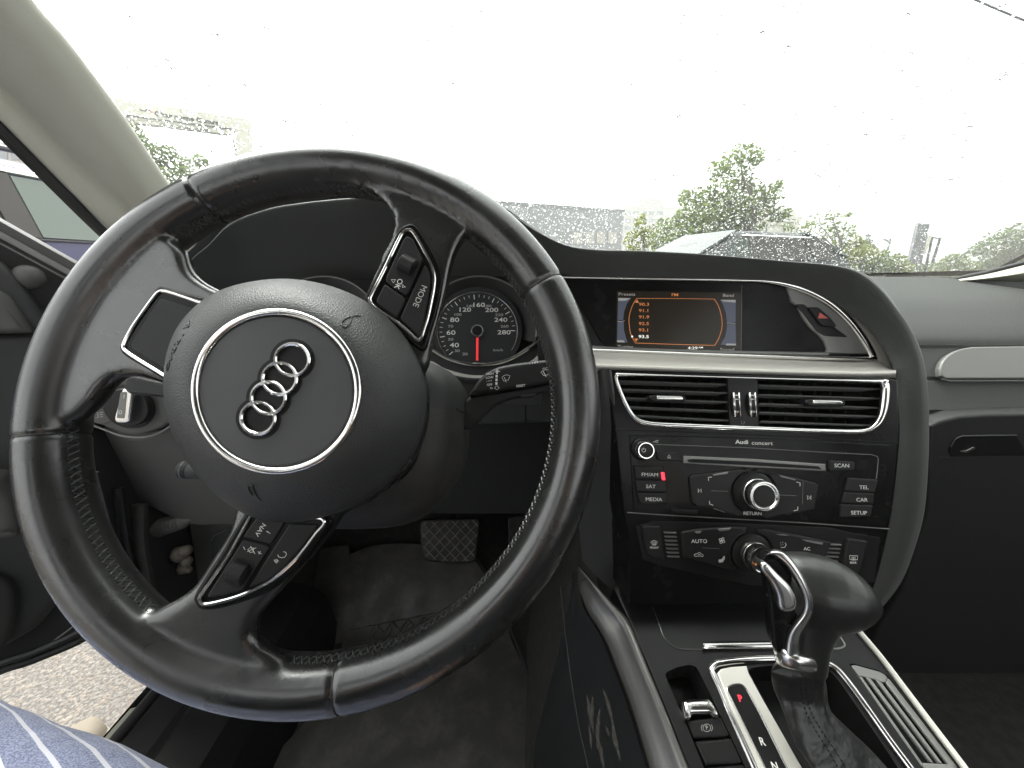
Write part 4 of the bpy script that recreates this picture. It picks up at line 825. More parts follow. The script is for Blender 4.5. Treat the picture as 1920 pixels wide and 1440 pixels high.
# ================================================================ CENTRE CONSOLE
_s = math.radians(18)
PK = PL(V((.244, .316, -.334 + CAMZ)), V((0, -math.sin(_s), math.cos(_s))))
con = thing('center_console', PK.hit(1500, 1400), 'black centre console with silver edges around the gear gate', 'console')
OUT = [(1150, 1100), (1182, 1168), (1216, 1250), (1255, 1345), (1292, 1440), (1330, 1535), (1880, 1535), (1812, 1440), (1740, 1345), (1672, 1255), (1612, 1180), (1575, 1130), (1560, 1100)]
mb = MB(); mb.slab(PK, OUT, -.05, .0, .0015, 2); ct = mb.build('console_top', M['satblack'], con)
zk = lambda p: zp(p, 1180, 1180, 5.333); zg = lambda p: zp(p, 1500, 1160, 4.8)
REC = rnd(zk([(358, 455), (375, 425), (480, 375), (600, 352), (660, 365), (690, 400), (1010, 1050), (1170, 1387), (1290, 1640), (930, 1640), (750, 1387), (560, 920)]), 5)
BO = rnd([(1402, 1256), (1412, 1251), (1445, 1247), (1545, 1250), (1562, 1262), (1580, 1285), (1640, 1372), (1700, 1462), (1745, 1530), (1565, 1530), (1500, 1430), (1460, 1360)], 8)
def drop(pts, d, h=.0006):
    m_ = MB(); m_.slab(PK, pts, -d, h, 0); return m_
SLOTS = [zg([(560, 518), (585, 518), (1165, 1285), (1175, 1300), (1145, 1300), (1110, 1270)]), zg([(640, 536), (670, 536), (1245, 1295), (1210, 1298)]), zg([(735, 568), (770, 572), (1330, 1305), (1290, 1305)])]
GP = rnd(zg([(440, 405), (500, 405), (720, 465), (780, 500), (830, 550), (1440, 1344), (1620, 1580), (1320, 1580), (1110, 1344)]), 4)
cut(ct, [drop(REC, .03), drop(BO, .04), drop(GP, .02)])
mb = MB(); mb.slab(PK, GP, -.018, -.017, 0); mb.build('grille_back', M['void'], con)
gin = [(x, y) for x, y in GP]
mb = MB(); mb.slab(PK, zg([(458, 418), (500, 412), (716, 472), (774, 506), (790, 528), (772, 574), (735, 570), (640, 538), (558, 520), (530, 520)]), -.012, -.0010, .0008, 2); gr_o = mb.build('side_grille', M['greytrim'], con)
for q_ in ([(530, 520), (558, 520), (1105, 1300), (1108, 1330), (1090, 1330)], [(587, 520), (638, 537), (1208, 1300), (1168, 1288)], [(672, 538), (733, 569), (1288, 1305), (1247, 1298)], [(772, 574), (790, 528), (822, 560), (1420, 1335), (1350, 1332), (1332, 1306)], [(1100, 1296), (1350, 1308), (1430, 1344), (1600, 1575), (1330, 1575), (1105, 1330)]):
    mb = MB(); mb.slab(PK, zg(q_), -.0032, -.0010, .0008, 2); mb.build('grille_bar', M['greytrim'], con)
mb = MB(); mb.slab(PK, REC, -.0295, -.029, 0); mb.build('switch_well', M['gloss'], con)
mb = MB(); mb.slab(PK, BO, -.0395, -.039, 0); mb.build('gate_floor', M['void'], con)
# ashtray lid groove and chrome grip
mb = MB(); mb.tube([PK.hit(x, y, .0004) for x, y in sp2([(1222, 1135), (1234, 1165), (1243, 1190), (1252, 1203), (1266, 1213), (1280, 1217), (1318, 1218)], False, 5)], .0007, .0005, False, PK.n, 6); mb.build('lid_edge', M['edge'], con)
mb = MB(); mb.tube([PK.hit(x, y, .0004) for x, y in sp2([(1552, 1216), (1570, 1216), (1581, 1213), (1584, 1208), (1578, 1198), (1566, 1180)], False, 4)], .0007, .0005, False, PK.n, 6); mb.build('lid_edge', M['greytrim'], con)
mb = MB(); mb.slab(PK, rnd([(1318, 1215), (1322, 1203), (1345, 1200.5), (1450, 1199), (1552, 1203), (1556, 1215), (1450, 1214)], 3), 0, .006, .003, 4); mb.build('lid_grip', M['chrome'], con)
# gear gate: chrome surround, satin plate, letter strip
gl = [(1414, 1440), (1390, 1386), (1367, 1334), (1348, 1288), (1336, 1262), (1334, 1254), (1339, 1247), (1349, 1243), (1386, 1238), (1444, 1235), (1500, 1236), (1542, 1242), (1562, 1250), (1577, 1263), (1600, 1292), (1625, 1327), (1667, 1387), (1708, 1442), (1750, 1500)]
mb = MB(); mb.tube([PK.hit(x, y, .0016) for x, y in sp2([(1450, 1525)] + gl, False, 4)], .0030, .0028, False, PK.n, 10); mb.build('gate_trim', M['chrome'], con)
SP = [(1345, 1262), (1352, 1254), (1370, 1250), (1400, 1248), (1404, 1262), (1430, 1310), (1460, 1362), (1500, 1432), (1560, 1530), (1455, 1530), (1418, 1440), (1380, 1350)]
STRIP = rnd([(1362, 1292), (1368, 1286), (1380, 1283), (1390, 1283), (1398, 1290), (1428, 1345), (1470, 1430), (1522, 1530), (1480, 1530), (1450, 1470), (1400, 1370)], 5)
mb = MB(); mb.slab(PK, SP, -.002, .0022, .0009, 2); gpl = mb.build('gate_plate', M['silver'], con)
mb = MB(); mb.slab(PK, STRIP, .001, .0029, .0004, 2); stp = mb.build('letter_strip', M['satblack'], con)
mb = MB(); mb.tube([PK.hit(x, y, .0028) for x, y in STRIP], .0007, .0006, True, PK.n, 6); mb.build('strip_trim', M['satchrome'], gpl)
for s_, x, y, m in (('P', 1388, 1310, 'led'), ('R', 1429, 1391, 'print'), ('N', 1453, 1437, 'print'), ('D', 1480, 1490, 'print')):
    txt(PK, s_, x, y, 11 if s_ == 'P' else 13, M[m], stp, -4, .0031, 1.0, bold=.01)
# parking brake switch and blanks
mb = MB(); mb.slab(PK, rnd(zk([(528, 700), (650, 682), (800, 680), (850, 745), (880, 790), (912, 868), (860, 875), (820, 835), (640, 840), (612, 898), (556, 895), (540, 790)]), 4), -.025, .007, .004, 4); pb = mb.build('brake_pull', M['chrome'], con)
for nm, pts in (('brake_switch', [(580, 912), (915, 875), (1005, 1055), (960, 1075), (650, 1090)]), ('blank_switch', [(660, 1118), (1015, 1085), (1130, 1330), (1080, 1345), (770, 1355)]), ('blank_switch', [(780, 1380), (1140, 1350), (1280, 1630), (910, 1640)])):
    mb = MB(); mb.slab(PK, rnd(zk(pts), 4), -.025, .0015, .0015, 3); o_ = mb.build(nm, M['satblack'], con)
    if nm == 'brake_switch':
        mb = MB(); c = (775, 985)
        mb.line(PK, zk([(c[0] + 38 * math.cos(t), c[1] + 38 * math.sin(t)) for t in np.linspace(0, 2 * math.pi, 20, endpoint=False)]), .9, .0017, True)
        for sg_ in (0, math.pi): mb.line(PK, zk([(c[0] + 56 * math.cos(t + sg_), c[1] + 50 * math.sin(t + sg_)) for t in np.linspace(-.7, .7, 8)]), .9, .0017)
        mb.build('brake_mark', M['printdim'], o_, 0); txt(PK, 'P', *zk([(775, 985)])[0], 7, M['printdim'], o_, -3, .0017, 1.0)
# silver edges
mb = MB(); rr_ = [(1572, 1128), (1598, 1168), (1650, 1230), (1700, 1296), (1752, 1365), (1806, 1436), (1875, 1530)]
mb.tube([PK.hit(x, y, .0015) for x, y in sp2(rr_, False, 5)], .0024, .0028, False, PK.n, 8); mb.build('edge_trim', M['silver'], con)
lf = [(1083, 1064), (1085, 1090), (1090, 1112), (1102, 1140), (1120, 1168), (1138, 1200), (1158, 1250), (1185, 1320), (1222, 1440), (1245, 1520)]
rf = [(1084, 1062), (1104, 1082), (1126, 1106), (1148, 1130), (1166, 1148), (1182, 1170), (1214, 1250), (1243, 1320), (1291, 1440), (1325, 1520)]
def on(h, x, y): return PK.hit(x, y, h)
mb = MB(); r0, r1, r2, r3, r4 = [], [], [], [], []
for (a, b), (c, d) in zip(sp2(lf, False, 4), sp2(rf, False, 4)):
    r0.append(on(-.020, a, b) - V((0, 0, .01))); r1.append(on(-.018, a, b)); r2.append(on(-.004, a * .45 + c * .55, b * .45 + d * .55)); r3.append(on(.0035, a * .16 + c * .84, b * .16 + d * .84)); r4.append(on(.0015, c, d))
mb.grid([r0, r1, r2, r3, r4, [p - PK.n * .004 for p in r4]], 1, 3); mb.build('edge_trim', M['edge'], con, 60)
# console cheek below the trim
mb = MB(); top = r1; low = [V((p.x - .045, p.y + .01, CAMZ - .66)) for p in top]
midr = [V((p.x - .012, p.y, p.z - .09)) for p in top]; mb.grid([[p + V((-.004, .0, -.002)) for p in top], midr, low], 1, 4); mb.build('console_cheek', M['scuffed'], con, 60)
mb = MB(); tc_ = [(1048, 1085), (1056, 1160), (1066, 1240), (1080, 1330), (1105, 1440), (1125, 1500)]
mb.tube([Y(x, y, .385 - .17 * k / 5) + V((-.0, -.012, 0)) for k, (x, y) in enumerate(tc_)], .0006, .0006, False, None, 5); mb.build('cheek_crease', M['dash'], con)
# dry scrapes on the cheek: pale worn streaks lying on its surface
chB = BVHTree.FromPolygons(*(lambda m_: (m_.v, m_.f))(mbl := MB().grid([[p + V((-.004, .0, -.002)) for p in top], midr, low], 1, 4)))
M['scrape'] = mat('dried_mud', (.10, .092, .078), .9, var=(400, .8, (.03, .03, .03)))
def hitB(B, x, y, back=.0006):
    d = ray(x, y).normalized(); r = B.ray_cast(CAM, d); return None if r[0] is None else r[0] - d * back
mb = MB()
for (x0, y0), (x1, y1), w_ in (((1100, 1302), (1114, 1375), 5), ((1110, 1300), (1112, 1350), 4), ((1124, 1330), (1118, 1400), 5), ((1132, 1292), (1148, 1350), 5), ((1146, 1345), (1163, 1425), 5), ((1120, 1380), (1133, 1440), 6), ((1104, 1360), (1110, 1405), 3), ((1150, 1365), (1152, 1400), 4), ((1136, 1360), (1142, 1380), 3)):
    n_ = 9; rr2 = []
    for k in range(n_):
        t = k / (n_ - 1); x = x0 + (x1 - x0) * t + random.uniform(-1, 1); y = y0 + (y1 - y0) * t; ww = w_ * 1.7 * (.25 + .75 * math.sin(math.pi * t)) * random.uniform(.6, 1.1)
        a, b = hitB(chB, x - ww / 2, y), hitB(chB, x + ww / 2, y)
        if a and b: rr2.append([a, b])
    if len(rr2) > 2: mb.ringstrip(rr2, False)
if mb.v: mb.build('dried_scrapes', M['scrape'], con, 60, kind='stuff')

# ================================================================ GEAR LEVER
PN = PL(DP(1530, 1110, .300), -FW + V((-.18, 0, .06)))
gl_ = thing('gear_lever', PK.hit(1520, 1330), 'automatic gear lever with black leather knob, chrome thumb button and leather gaiter', 'gear lever')
mb = MB()
def pr(x, y, h): return PN.hit(x, y, h)
hd = [(1458, 1036, 1146, .011), (1468, 1032, 1160, .016), (1490, 1030, 1178, .0205), (1520, 1031, 1188, .023), (1560, 1042, 1187, .0235), (1590, 1058, 1180, .022), (1612, 1075, 1169, .0185), (1630, 1096, 1155, .0135), (1640, 1113, 1143, .008), (1643, 1122, 1134, .003)]
ns = 28; k_ = (pr(1500, 1110, 0) - pr(1501, 1110, 0)).length
rings = [[PN.pt(*PN.uv(x, (a + b) / 2), 0) + PN.v * ((b - a) / 2 * k_ * math.sin(2 * math.pi * j / ns)) + PN.n * (hh * 1.05 * math.cos(2 * math.pi * j / ns)) for j in range(ns)] for x, a, b, hh in hd]
mb.ringstrip(rings)
m2 = MB(); stt = [(1120, 1470, 1590, .019), (1160, 1472, 1578, .018), (1185, 1476, 1562, .0165), (1205, 1479, 1552, .0155), (1230, 1482, 1548, .0145), (1256, 1484, 1545, .014)]
rings = [[PN.pt(*PN.uv((a + b) / 2, y), 0) + PN.u * ((b - a) / 2 * k_ * math.cos(2 * math.pi * j / ns)) + PN.n * (hh * math.sin(2 * math.pi * j / ns)) for j in range(ns)] for y, a, b, hh in stt]
m2.ringstrip(rings); mb.add(m2.v, m2.f)
co, no, fs = remesh(mb, .0016, 8); mb = MB(); mb.v = [V(p) for p in co]; mb.f = fs; mb.build('knob', M['knobleather'], gl_, 180)
plate_ = sp2([(1431, 1052), (1440, 1044), (1458, 1046), (1480, 1068), (1498, 1096), (1508, 1125), (1504, 1150), (1490, 1172), (1480, 1195), (1476, 1226), (1464, 1230), (1452, 1214), (1448, 1180), (1444, 1130), (1438, 1088)], True, 3)
mb = MB(); mb.slab(PN, plate_, -.004, .0145, .003, 4, tb=.003); mb.build('knob_face', M['gloss'], gl_)
bl = [(1429, 1050), (1437, 1042), (1452, 1044), (1470, 1059), (1487, 1084), (1498, 1108), (1502, 1130), (1498, 1149), (1485, 1169), (1477, 1187), (1473, 1212), (1471, 1240)]
brt = [(1446, 1031), (1456, 1030), (1472, 1036), (1492, 1057), (1510, 1085), (1522, 1112), (1528, 1135), (1525, 1153), (1514, 1173), (1504, 1191), (1501, 1215), (1500, 1246)]
La, Lb = spl([(x, y, 0) for x, y in bl], False, 4), spl([(x, y, 0) for x, y in brt], False, 4)
mb = MB(); mb.grid([[PN.hit(p.x * (1 - s_) + q_.x * s_, p.y * (1 - s_) + q_.y * s_, h + .0075 * s_ ** .5 * math.sin(math.pi * min(1, max(0, (i_ - 2) / (len(La) - 8))))) for i_, (p, q_) in enumerate(zip(La, Lb))] for s_, h in ((0, .008), (.0, .0150), (.06, .0172), (.25, .0190), (.55, .0196), (.82, .0180), (.95, .0150), (1.0, .0105), (1.0, .0)) ], 1, 2); mb.build('knob_trim', M['satchrome'], gl_, 60)
bp = sp2([(1428, 1059), (1436, 1056), (1444, 1060), (1462, 1078), (1484, 1100), (1496, 1123), (1496, 1140), (1487, 1149), (1470, 1149), (1462, 1138), (1459, 1118), (1446, 1092), (1430, 1072)], True, 3)
mb = MB(); mb.slab(PN, bp, .008, .0245, .0035, 5, tb=.002); mb.build('thumb_button', M['satchrome'], gl_)
def cring(x0, y0, x1, y1, yf, hz, n=32): return [PN.hit((x0 + x1) / 2 - (x1 - x0) / 2 * math.cos(t), (y0 + y1) / 2 - (y1 - y0) / 2 * math.cos(t) + yf * math.sin(t), hz * math.sin(t)) for t in [2 * math.pi * j / n for j in range(n)]]
mb = MB(); mb.ringstrip([cring(1452, 1200, 1543, 1232, 7, .0150), cring(1450, 1207, 1545, 1238, 9, .0200), cring(1449, 1216, 1546, 1246, 10, .0212), cring(1452, 1234, 1545, 1254, 11, .0210), cring(1456, 1243, 1541, 1258, 10, .0180)]); mb.build('knob_collar', M['satchrome'], gl_, 60)
GR = [(PN, -.004, 1496, 1246, 46, 11), (PN, -.003, 1497, 1262, 49, 15), (PK, .036, 1501, 1294, 47, 20), (PK, .028, 1515, 1338, 42, 25), (PK, .019, 1546, 1388, 54, 32), (PK, .010, 1584, 1434, 66, 40), (PK, .002, 1622, 1494, 84, 54), (PK, -.02, 1650, 1545, 94, 64)]
rings = []; nG = 72
for i, (P_, h, cx, cy_, rx, ry) in enumerate(GR):
    r = []
    for j in range(nG):
        t = 2 * math.pi * j / nG
        f = 1 + (.06 * math.sin(4 * t + i * 1.1) + .035 * math.sin(9 * t - i * 1.3)) * min(1, i / 2.5) * (1 if i < 7 else 0)
        sk_ = .12 * ry * math.sin(t) * (1 if P_ is PK else 0)      # gate runs away to the upper left
        r.append(P_.hit(cx + rx * f * math.cos(t) + sk_ * .9, cy_ + ry * f * math.sin(t), h))
    rings.append(r)
rr3 = [[c[k] for c in [spl([r[i] for r in rings], False, 5) for i in range(nG)]] for k in range((len(rings) - 1) * 5 + 1)]
mb = MB(); mb.ringstrip(rr3, True, (True, False)); mb.build('gaiter', M['gaiter'], gl_, 180)
gB = BVHTree.FromPolygons(mb.v, mb.f)
mb = MB()
for off in (0, 9):
    pth = sp2([(1500 + off, 1268), (1503 + off, 1300), (1512 + off, 1335), (1530 + off * 1.2, 1370), (1552 + off * 1.4, 1405), (1572 + off * 1.6, 1440)], False, 8)
    for k in range(0, len(pth) - 1, 2):
        a, b = hitB(gB, *pth[k], .0004), hitB(gB, *pth[k + 1], .0004)
        if a and b and (a - b).length < .02: mb.tube([a, b], .0004, .0004, False, None, 4)
if mb.v: mb.build('gaiter_stitching', M['seam'], gl_, 0, kind='stuff')

# ================================================================ FLOOR, PEDALS, SILL, DOOR
body = thing('dark_car', (.22, 0, .3), 'shell of the dark car around the cabin, black carpeted footwell and door opening', 'car')
FZ = CAMZ - .735
mb = MB(); mb.grid([[V((x, y, z)) for x in (-.53, -.1, .2, 1.06)] for y, z in ((-1.6, FZ), (0, FZ), (.60, FZ), (.66, FZ + .02), (.95, FZ + .24), (1.03, FZ + .42))], 1, 1); mb.build('floor_carpet', M['carpet'], body, 30)
mb = MB(); mb.grid([[V((.06, 1.0, FZ)), V((.03, .6, FZ)), V((.0, .1, FZ)), V((0, -.3, FZ))], [V((.105, 1.0, FZ + .2)), V((.085, .6, FZ + .18)), V((.06, .1, FZ + .16)), V((.06, -.3, FZ + .16))], [V((.15, 1.0, FZ + .34)), V((.13, .6, FZ + .32)), V((.11, .1, FZ + .24)), V((.1, -.3, FZ + .2))]], 4, 4); mb.build('tunnel_carpet', M['carpet'], body, 60)
mb = MB(); mb.box((-.52, 1.03, FZ), (1.06, 1.06, CAMZ - .04)); mb.build('firewall', M['matblack'], body)
# roof, header, rear and right side close the cabin
def roofgrid(x0, x1, zo):
    k = MB(); k.grid([[V((x, y, z + zo + .03 * (1 - ((x - .235) / .65) ** 2))) for x in (x0, -.1, .235, .57, x1)] for y, z in ((.17, 1.46), (.05, 1.50), (-.5, 1.53), (-1.3, 1.49), (-1.5, 1.44))], 6, 6)
    def hole(f):
        c = sum((k.v[i] for i in f), V((0, 0, 0))) / len(f); return -.12 < c.x < .59 and -.50 < c.y < .0
    return k
roofgrid(-.36, .83, 0).build('headliner', M['headliner'], body, 60)
roofgrid(-.46, .93, .03).build('roof_panel', M['gloss'], body, 60)
mb = MB(); mb.box((1.03, -1.6, .2), (1.09, 1.05, .97)); mb.box((.93, -.42, .97), (1.05, -.30, 1.46)); mb.box((-.62, -1.6, .2), (-.56, -.42, .97)); mb.box((-.60, -.50, .97), (-.46, -.40, 1.46)); mb.box((-.62, -1.66, .2), (1.09, -1.6, .97)); mb.build('side_panels', M['matblack'], body, 0)
M['seat'] = mat('seat_leather', (.02, .02, .02), .5, bump=[('n', 300, .1, .0005)])
for sx in (.62, -.14):  # seats out of view, added to keep rear light off the glove box
    for nm, q_, z0_, z1_ in (('seat_cushion', [(sx - .24, -.46), (sx + .24, -.46), (sx + .24, -.03), (sx - .24, -.03)], .30, .43),):
        mb = MB(); mb.slab(PL(V((0, 0, 0)), V((0, 0, 1))), rnd(q_, .05), z0_, z1_, .04, 4, uv=True); mb.build(nm, M['seat'], body)
    mb = MB(); PB = PL(V((sx, -.50, .40)), V((0, .96, .25))); mb.slab(PB, rnd([(.24, -.02), (-.24, -.02), (-.22, .60), (.22, .60)], .08), -.13, 0, .04, 4, uv=True); mb.build('seat_backrest', M['seat'], body)
    mb = MB(); mb.slab(PB, rnd([(.13, .64), (-.13, .64), (-.11, .82), (.11, .82)], .05), -.09, -.0, .035, 4, uv=True); mb.build('headrest', M['seat'], body)
# inner jamb behind the cowl side, with the opened trim
ck = thing('cowl_cavity', (-.46, .62, .62), 'open trim cavity with grey ribbed grommet and loose connector below the light switch', 'trim cavity')
JP = [(.56, .02), (.47, -.10), (.420, -.20), (.398, -.30), (.388, -.38), (.402, -.45), (.45, -.52), (.55, -.585), (.75, -.70), (1.03, -.76), (1.03, .0)]
mb = MB(); mb.ringstrip([[V((-.505, y, CAMZ + z)) for y, z in JP], [V((-.515, y - .004, CAMZ + z)) for y, z in JP], [V((-.60, y + .04, CAMZ + z)) for y, z in JP]]); mb.build('hinge_pillar', M['matblack'], ck, 30)
for pts, y, m, w_ in (([(178, 885), (205, 985), (235, 1080)], .52, 'rubber', .006), ([(222, 915), (234, 1010), (250, 1085)], .54, 'satblack', .009), ([(262, 945), (262, 1020), (280, 1120)], .56, 'dusty', .014)):
    mb = MB(); mb.tube([X_(a, b, -.497) for a, b in spl2(pts)], w_ * .5, w_ * .7, False, None, 8); mb.build('door_seal', M[m], ck)
mb = MB(); mb.tube([Y(a, b, .465) for a, b in sp2([(286, 960), (280, 1000), (281, 1030), (286, 1060)], False, 4)], .0012, .0012, False, None, 6); mb.build('cavity_edge', M['greytrim'], ck)
mb = MB(); ax = (Y(345, 975, .465) - Y(296, 988, .465)).normalized(); prof_ = []
for k in range(8): prof_ += [((.014 - k * .0004) * .78, k * .0055), ((.017 - k * .0005) * .78, k * .0055 + .0022), ((.014 - k * .0005) * .78, k * .0055 + .0044)]
mb.lathe(Y(296, 990, .465), ax, [(.002, -.001)] + prof_ + [(.002, .058)], 24, (0, 0, 1)); mb.build('grommet', M['boot_rub'], ck)
mb = MB(); 
for x, y, r, m_ in ((336, 1040, .014, 0), (347, 1033, .011, 0), (350, 1052, .010, 0), (344, 1065, .011, 0), (353, 1068, .007, 0), (329, 1046, .007, 0)):
    b_ = MB(); bm = bmesh.new(); bmesh.ops.create_icosphere(bm, subdivisions=2, radius=r * .78)
    b_.v = [v.co * (1 + random.uniform(-.12, .12)) for v in bm.verts]; b_.f = [tuple(v.index for v in f.verts) for f in bm.faces]; bm.free(); c = Y(x, y, .465); mb.add([V((p.x, p.y, p.z)) + c for p in b_.v], b_.f)
mb.build('loose_connector', M['creamwire'], ck, 60)
mb = MB(); mb.tube([Y(a, b, .468) for a, b in sp2([(312, 1090), (308, 1060), (318, 1050), (330, 1045), (310, 1070)], False, 4)], .0025, .0025, False, None, 6); mb.build('wire', M['rubber'], ck)
PKP = PL(Y(400, 1040, .50), V((.25, -.95, .1)))
mb = MB(); mb.slab(PKP, rnd([(352, 980), (366, 978), (480, 975), (470, 1100), (400, 1130), (372, 1110), (362, 1040)], 6), -.02, .0, .004, 3); mb.build('kick_panel', M['knee'], ck)
mb = MB(); mb.slab(PKP, rnd([(392, 1010), (398, 1003), (460, 975), (480, 990), (440, 1090), (396, 1080)], 6), -.002, .003, .002, 3); mb.build('kick_recess', M['dash'], ck)
mb = MB(); mb.tube([PKP.hit(a, b, .004) for a, b in ((397, 1013), (400, 1005), (424, 993))], .0008, .0008, False, PKP.n, 6); mb.build('recess_edge', M['greytrim'], ck)

# mat
mt = thing('floor_mat', (-.15, .4, FZ), 'worn dirty black rubber floor mat in the driver footwell', 'floor mat')
def fl(x, y, h=.008): return Z_(x, y, FZ + h)
def toe(x, y, h=.008):
    P_ = PL(V((0, .645, FZ + .035)), V((0, -.27, .35))); return P_.hit(x, y, h)
T = [(640, 1190), (700, 1180), (780, 1165), (860, 1160), (930, 1162), (958, 1172)]
mb = MB(); up_ = [(655, 1040), (705, 1022), (780, 1020), (850, 1030), (888, 1040), (905, 1060)]
mb.grid([[toe(*p, .002) for p in [(a[0] * (1 - k) + b[0] * k, a[1] * (1 - k) + b[1] * k) for a, b in zip(up_, T)]] for k in (0, .33, .66, .93)] + [[fl(a[0] - 6 * k, a[1] + 26 + k * 0, .010) for a in T] for k in (0,)] + [[fl(a, b, .010) for a, b in r] for r in ([(590, 1330), (680, 1330), (780, 1325), (880, 1318), (970, 1312), (1010, 1310)], [(470, 1460), (600, 1460), (750, 1460), (880, 1460), (1000, 1460), (1056, 1455)], [(350, 1600), (560, 1600), (750, 1600), (900, 1600), (1050, 1600), (1110, 1600)])], 3, 4); mb.build('mat_sheet', M['mat'], mt, 60)
mB = BVHTree.FromPolygons(mb.v, mb.f)
mb = MB()
edge = sp2([(890, 1045), (905, 1062), (925, 1105), (962, 1178), (1012, 1310), (1058, 1455)], False, 6)
pts = [hitB(mB, x - 4, y, .001) for x, y in edge]; mb.tube([p for p in pts if p], .0035, .003, False, None, 6); mb.build('mat_edge', M['rubber'], mt)
mb = MB()
for k in range(7):
    x = 690 + k * 30
    for a, b in (((x, 1192 - k * 5), (x + 15, 1170 - k * 5)), ((x + 15, 1170 - k * 5), (x + 30, 1187 - k * 5)), ((x + 8, 1200 - k * 5), (x + 15, 1180 - k * 5))):
        p, q_ = hitB(mB, *a, .0006), hitB(mB, *b, .0006)
        if p and q_: mb.tube([p, q_], .0012, .001, False, None, 4)
for a, b in (((670, 1205), (905, 1160)), ((660, 1180), (890, 1135))):
    ps = [hitB(mB, a[0] + (b[0] - a[0]) * t, a[1] + (b[1] - a[1]) * t, .0006) for t in np.linspace(0, 1, 10)]; ps = [p for p in ps if p]
    if len(ps) > 1: mb.tube(ps, .0012, .001, False, None, 4)
mb.build('tread_pattern', M['mat'], mt, 60, kind='stuff')
# footrest
fr = thing('foot_rest', Z_(615, 1180, FZ), 'grimy sloping foot rest left of the brake pedal', 'foot rest')
mb = MB()
A = [(600, 1030), (592, 1080), (582, 1140), (574, 1210)]; B = [(652, 1022), (660, 1080), (668, 1140), (672, 1205)]
yy_ = [.74, .695, .645, .60]
rowsF = []
for (a, b), (c, d), y in zip(A, B, yy_):
    p, q_ = Y(a, b, y), Y(c, d, y); rowsF.append([p + V((0, .0, -.06)), p, p.lerp(q_, .5) + V((0, -.008, .008)), q_, q_ + V((.004, .02, -.07))])
mb.grid(rowsF, 1, 4); mb.build('rest_pad', M['mat'], fr, 50)

# pedals
PP = PL(Y(843, 1012, .67), V((0, -.86, .50)))
bpd = thing('brake_pedal', PP.hit(845, 960), 'wide brake pedal with worn diamond grip rubber', 'pedal')
PO = rnd([(786, 980), (792, 974), (845, 973), (895, 971), (901, 978), (900, 990), (895, 1030), (892, 1050), (884, 1056), (845, 1057), (802, 1053), (793, 1047), (788, 1020)], 5)
mb = MB(); mb.slab(PP, PO, -.012, .0, .004, 3); mb.build('pedal_pad', M['pedal'], bpd)
def clipseg(p, q, poly):
    ts = []; n = 60
    ins = lambda x, y: sum(((poly[i][1] > y) != (poly[i - 1][1] > y)) and (x < (poly[i - 1][0] - poly[i][0]) * (y - poly[i][1]) / (poly[i - 1][1] - poly[i][1]) + poly[i][0]) for i in range(len(poly))) % 2
    pts = [(p[0] + (q[0] - p[0]) * t, p[1] + (q[1] - p[1]) * t) for t in np.linspace(0, 1, n)]; inn = [t for t in pts if ins(*t)]
    return (inn[0], inn[-1]) if len(inn) > 1 else None
M['ridge'] = mat('pedal_ridge', (.24, .21, .17), .45, var=(60, .7, (.07, .06, .05)))
mb = MB(); PO2 = [(845 + (x - 845) * .93, 1014 + (y - 1014) * .91) for x, y in PO]
for k in range(-8, 9):
    for dx in (46, -46):
        s_ = clipseg((844 + k * 19.5 - dx, 965), (844 + k * 19.5 + dx, 1065), PO2)
        if s_: mb.line(PP, s_, 1.9, .0014, False, .0018)
mb.build('diamond_grip', M['ridge'], bpd, 60, kind='stuff')
mb = MB(); mb.tube([PP.hit(845, 985, -.012), PP.hit(845, 950, -.05), PP.hit(845, 850, -.16)], .012, .008, False, None, 8); mb.build('pedal_arm', M['matblack'], bpd)
PA = PL(Y(972, 1000, .70), V((0, -.86, .50)))
apd = thing('accelerator_pedal', PA.hit(975, 1060), 'narrow accelerator pedal half hidden behind the wheel rim', 'pedal')
AO = rnd([(952, 972), (960, 968), (1005, 966), (1010, 972), (1008, 1060), (955, 1060)], 4)
mb = MB(); mb.slab(PA, AO, -.012, .0, .003, 3); mb.build('pedal_pad', M['pedal'], apd)
mb = MB()
for k in range(-5, 6):
    for dx in (46, -46):
        s_ = clipseg((980 + k * 18 - dx, 965), (980 + k * 18 + dx, 1065), AO)
        if s_: mb.line(PA, s_, 1.6, .0012, False, .0016)
mb.build('diamond_grip', M['rubber'], apd, 60, kind='stuff')
mb = MB(); mb.tube([PA.hit(985, 985, -.012), PA.hit(990, 900, -.10)], .01, .008, False, None, 8); mb.build('pedal_arm', M['matblack'], apd)

# sill
SZ = CAMZ - .60
sill = thing('door_sill', (-.5, .2, SZ), 'black door sill with rubber seal at the open driver door', 'door sill')
ys = [-.6, .2, .40, .62]
mb = MB(); mb.grid([[V((x, y, z)) for y in ys] for x, z in ((-.520, SZ - .012), (-.515, SZ), (-.47, SZ + .001), (-.462, SZ - .003), (-.455, SZ), (-.40, SZ - .012), (-.375, SZ - .04), (-.36, FZ))], 1, 1); mb.build('sill_trim', M['satblack'], sill, 25)
mb = MB(); mb.tube([V((-.527, y, SZ - .004)) for y in ys], .008, .010, False, (0, 0, 1), 10); mb.build('door_seal', M['rubber'], sill)
mb = MB(); mb.grid([[V((x, y, z)) for y in ys] for x, z in ((-.536, SZ - .03), (-.538, SZ - .012), (-.560, SZ - .016), (-.566, SZ - .024), (-.57, SZ - .12), (-.53, SZ - .22))], 1, 1); mb.build('sill_flange', M['gloss'], sill, 30)
mb = MB(); mb.slab(PL(V((-.551, .36, SZ - .0135)), V((0, 0, 1))), [(-.004, -.06), (.011, -.06), (.011, .04), (-.002, .035)], -.001, .0012, .0004, 1, uv=True); mb.build('sill_sticker', M['cream'], sill)

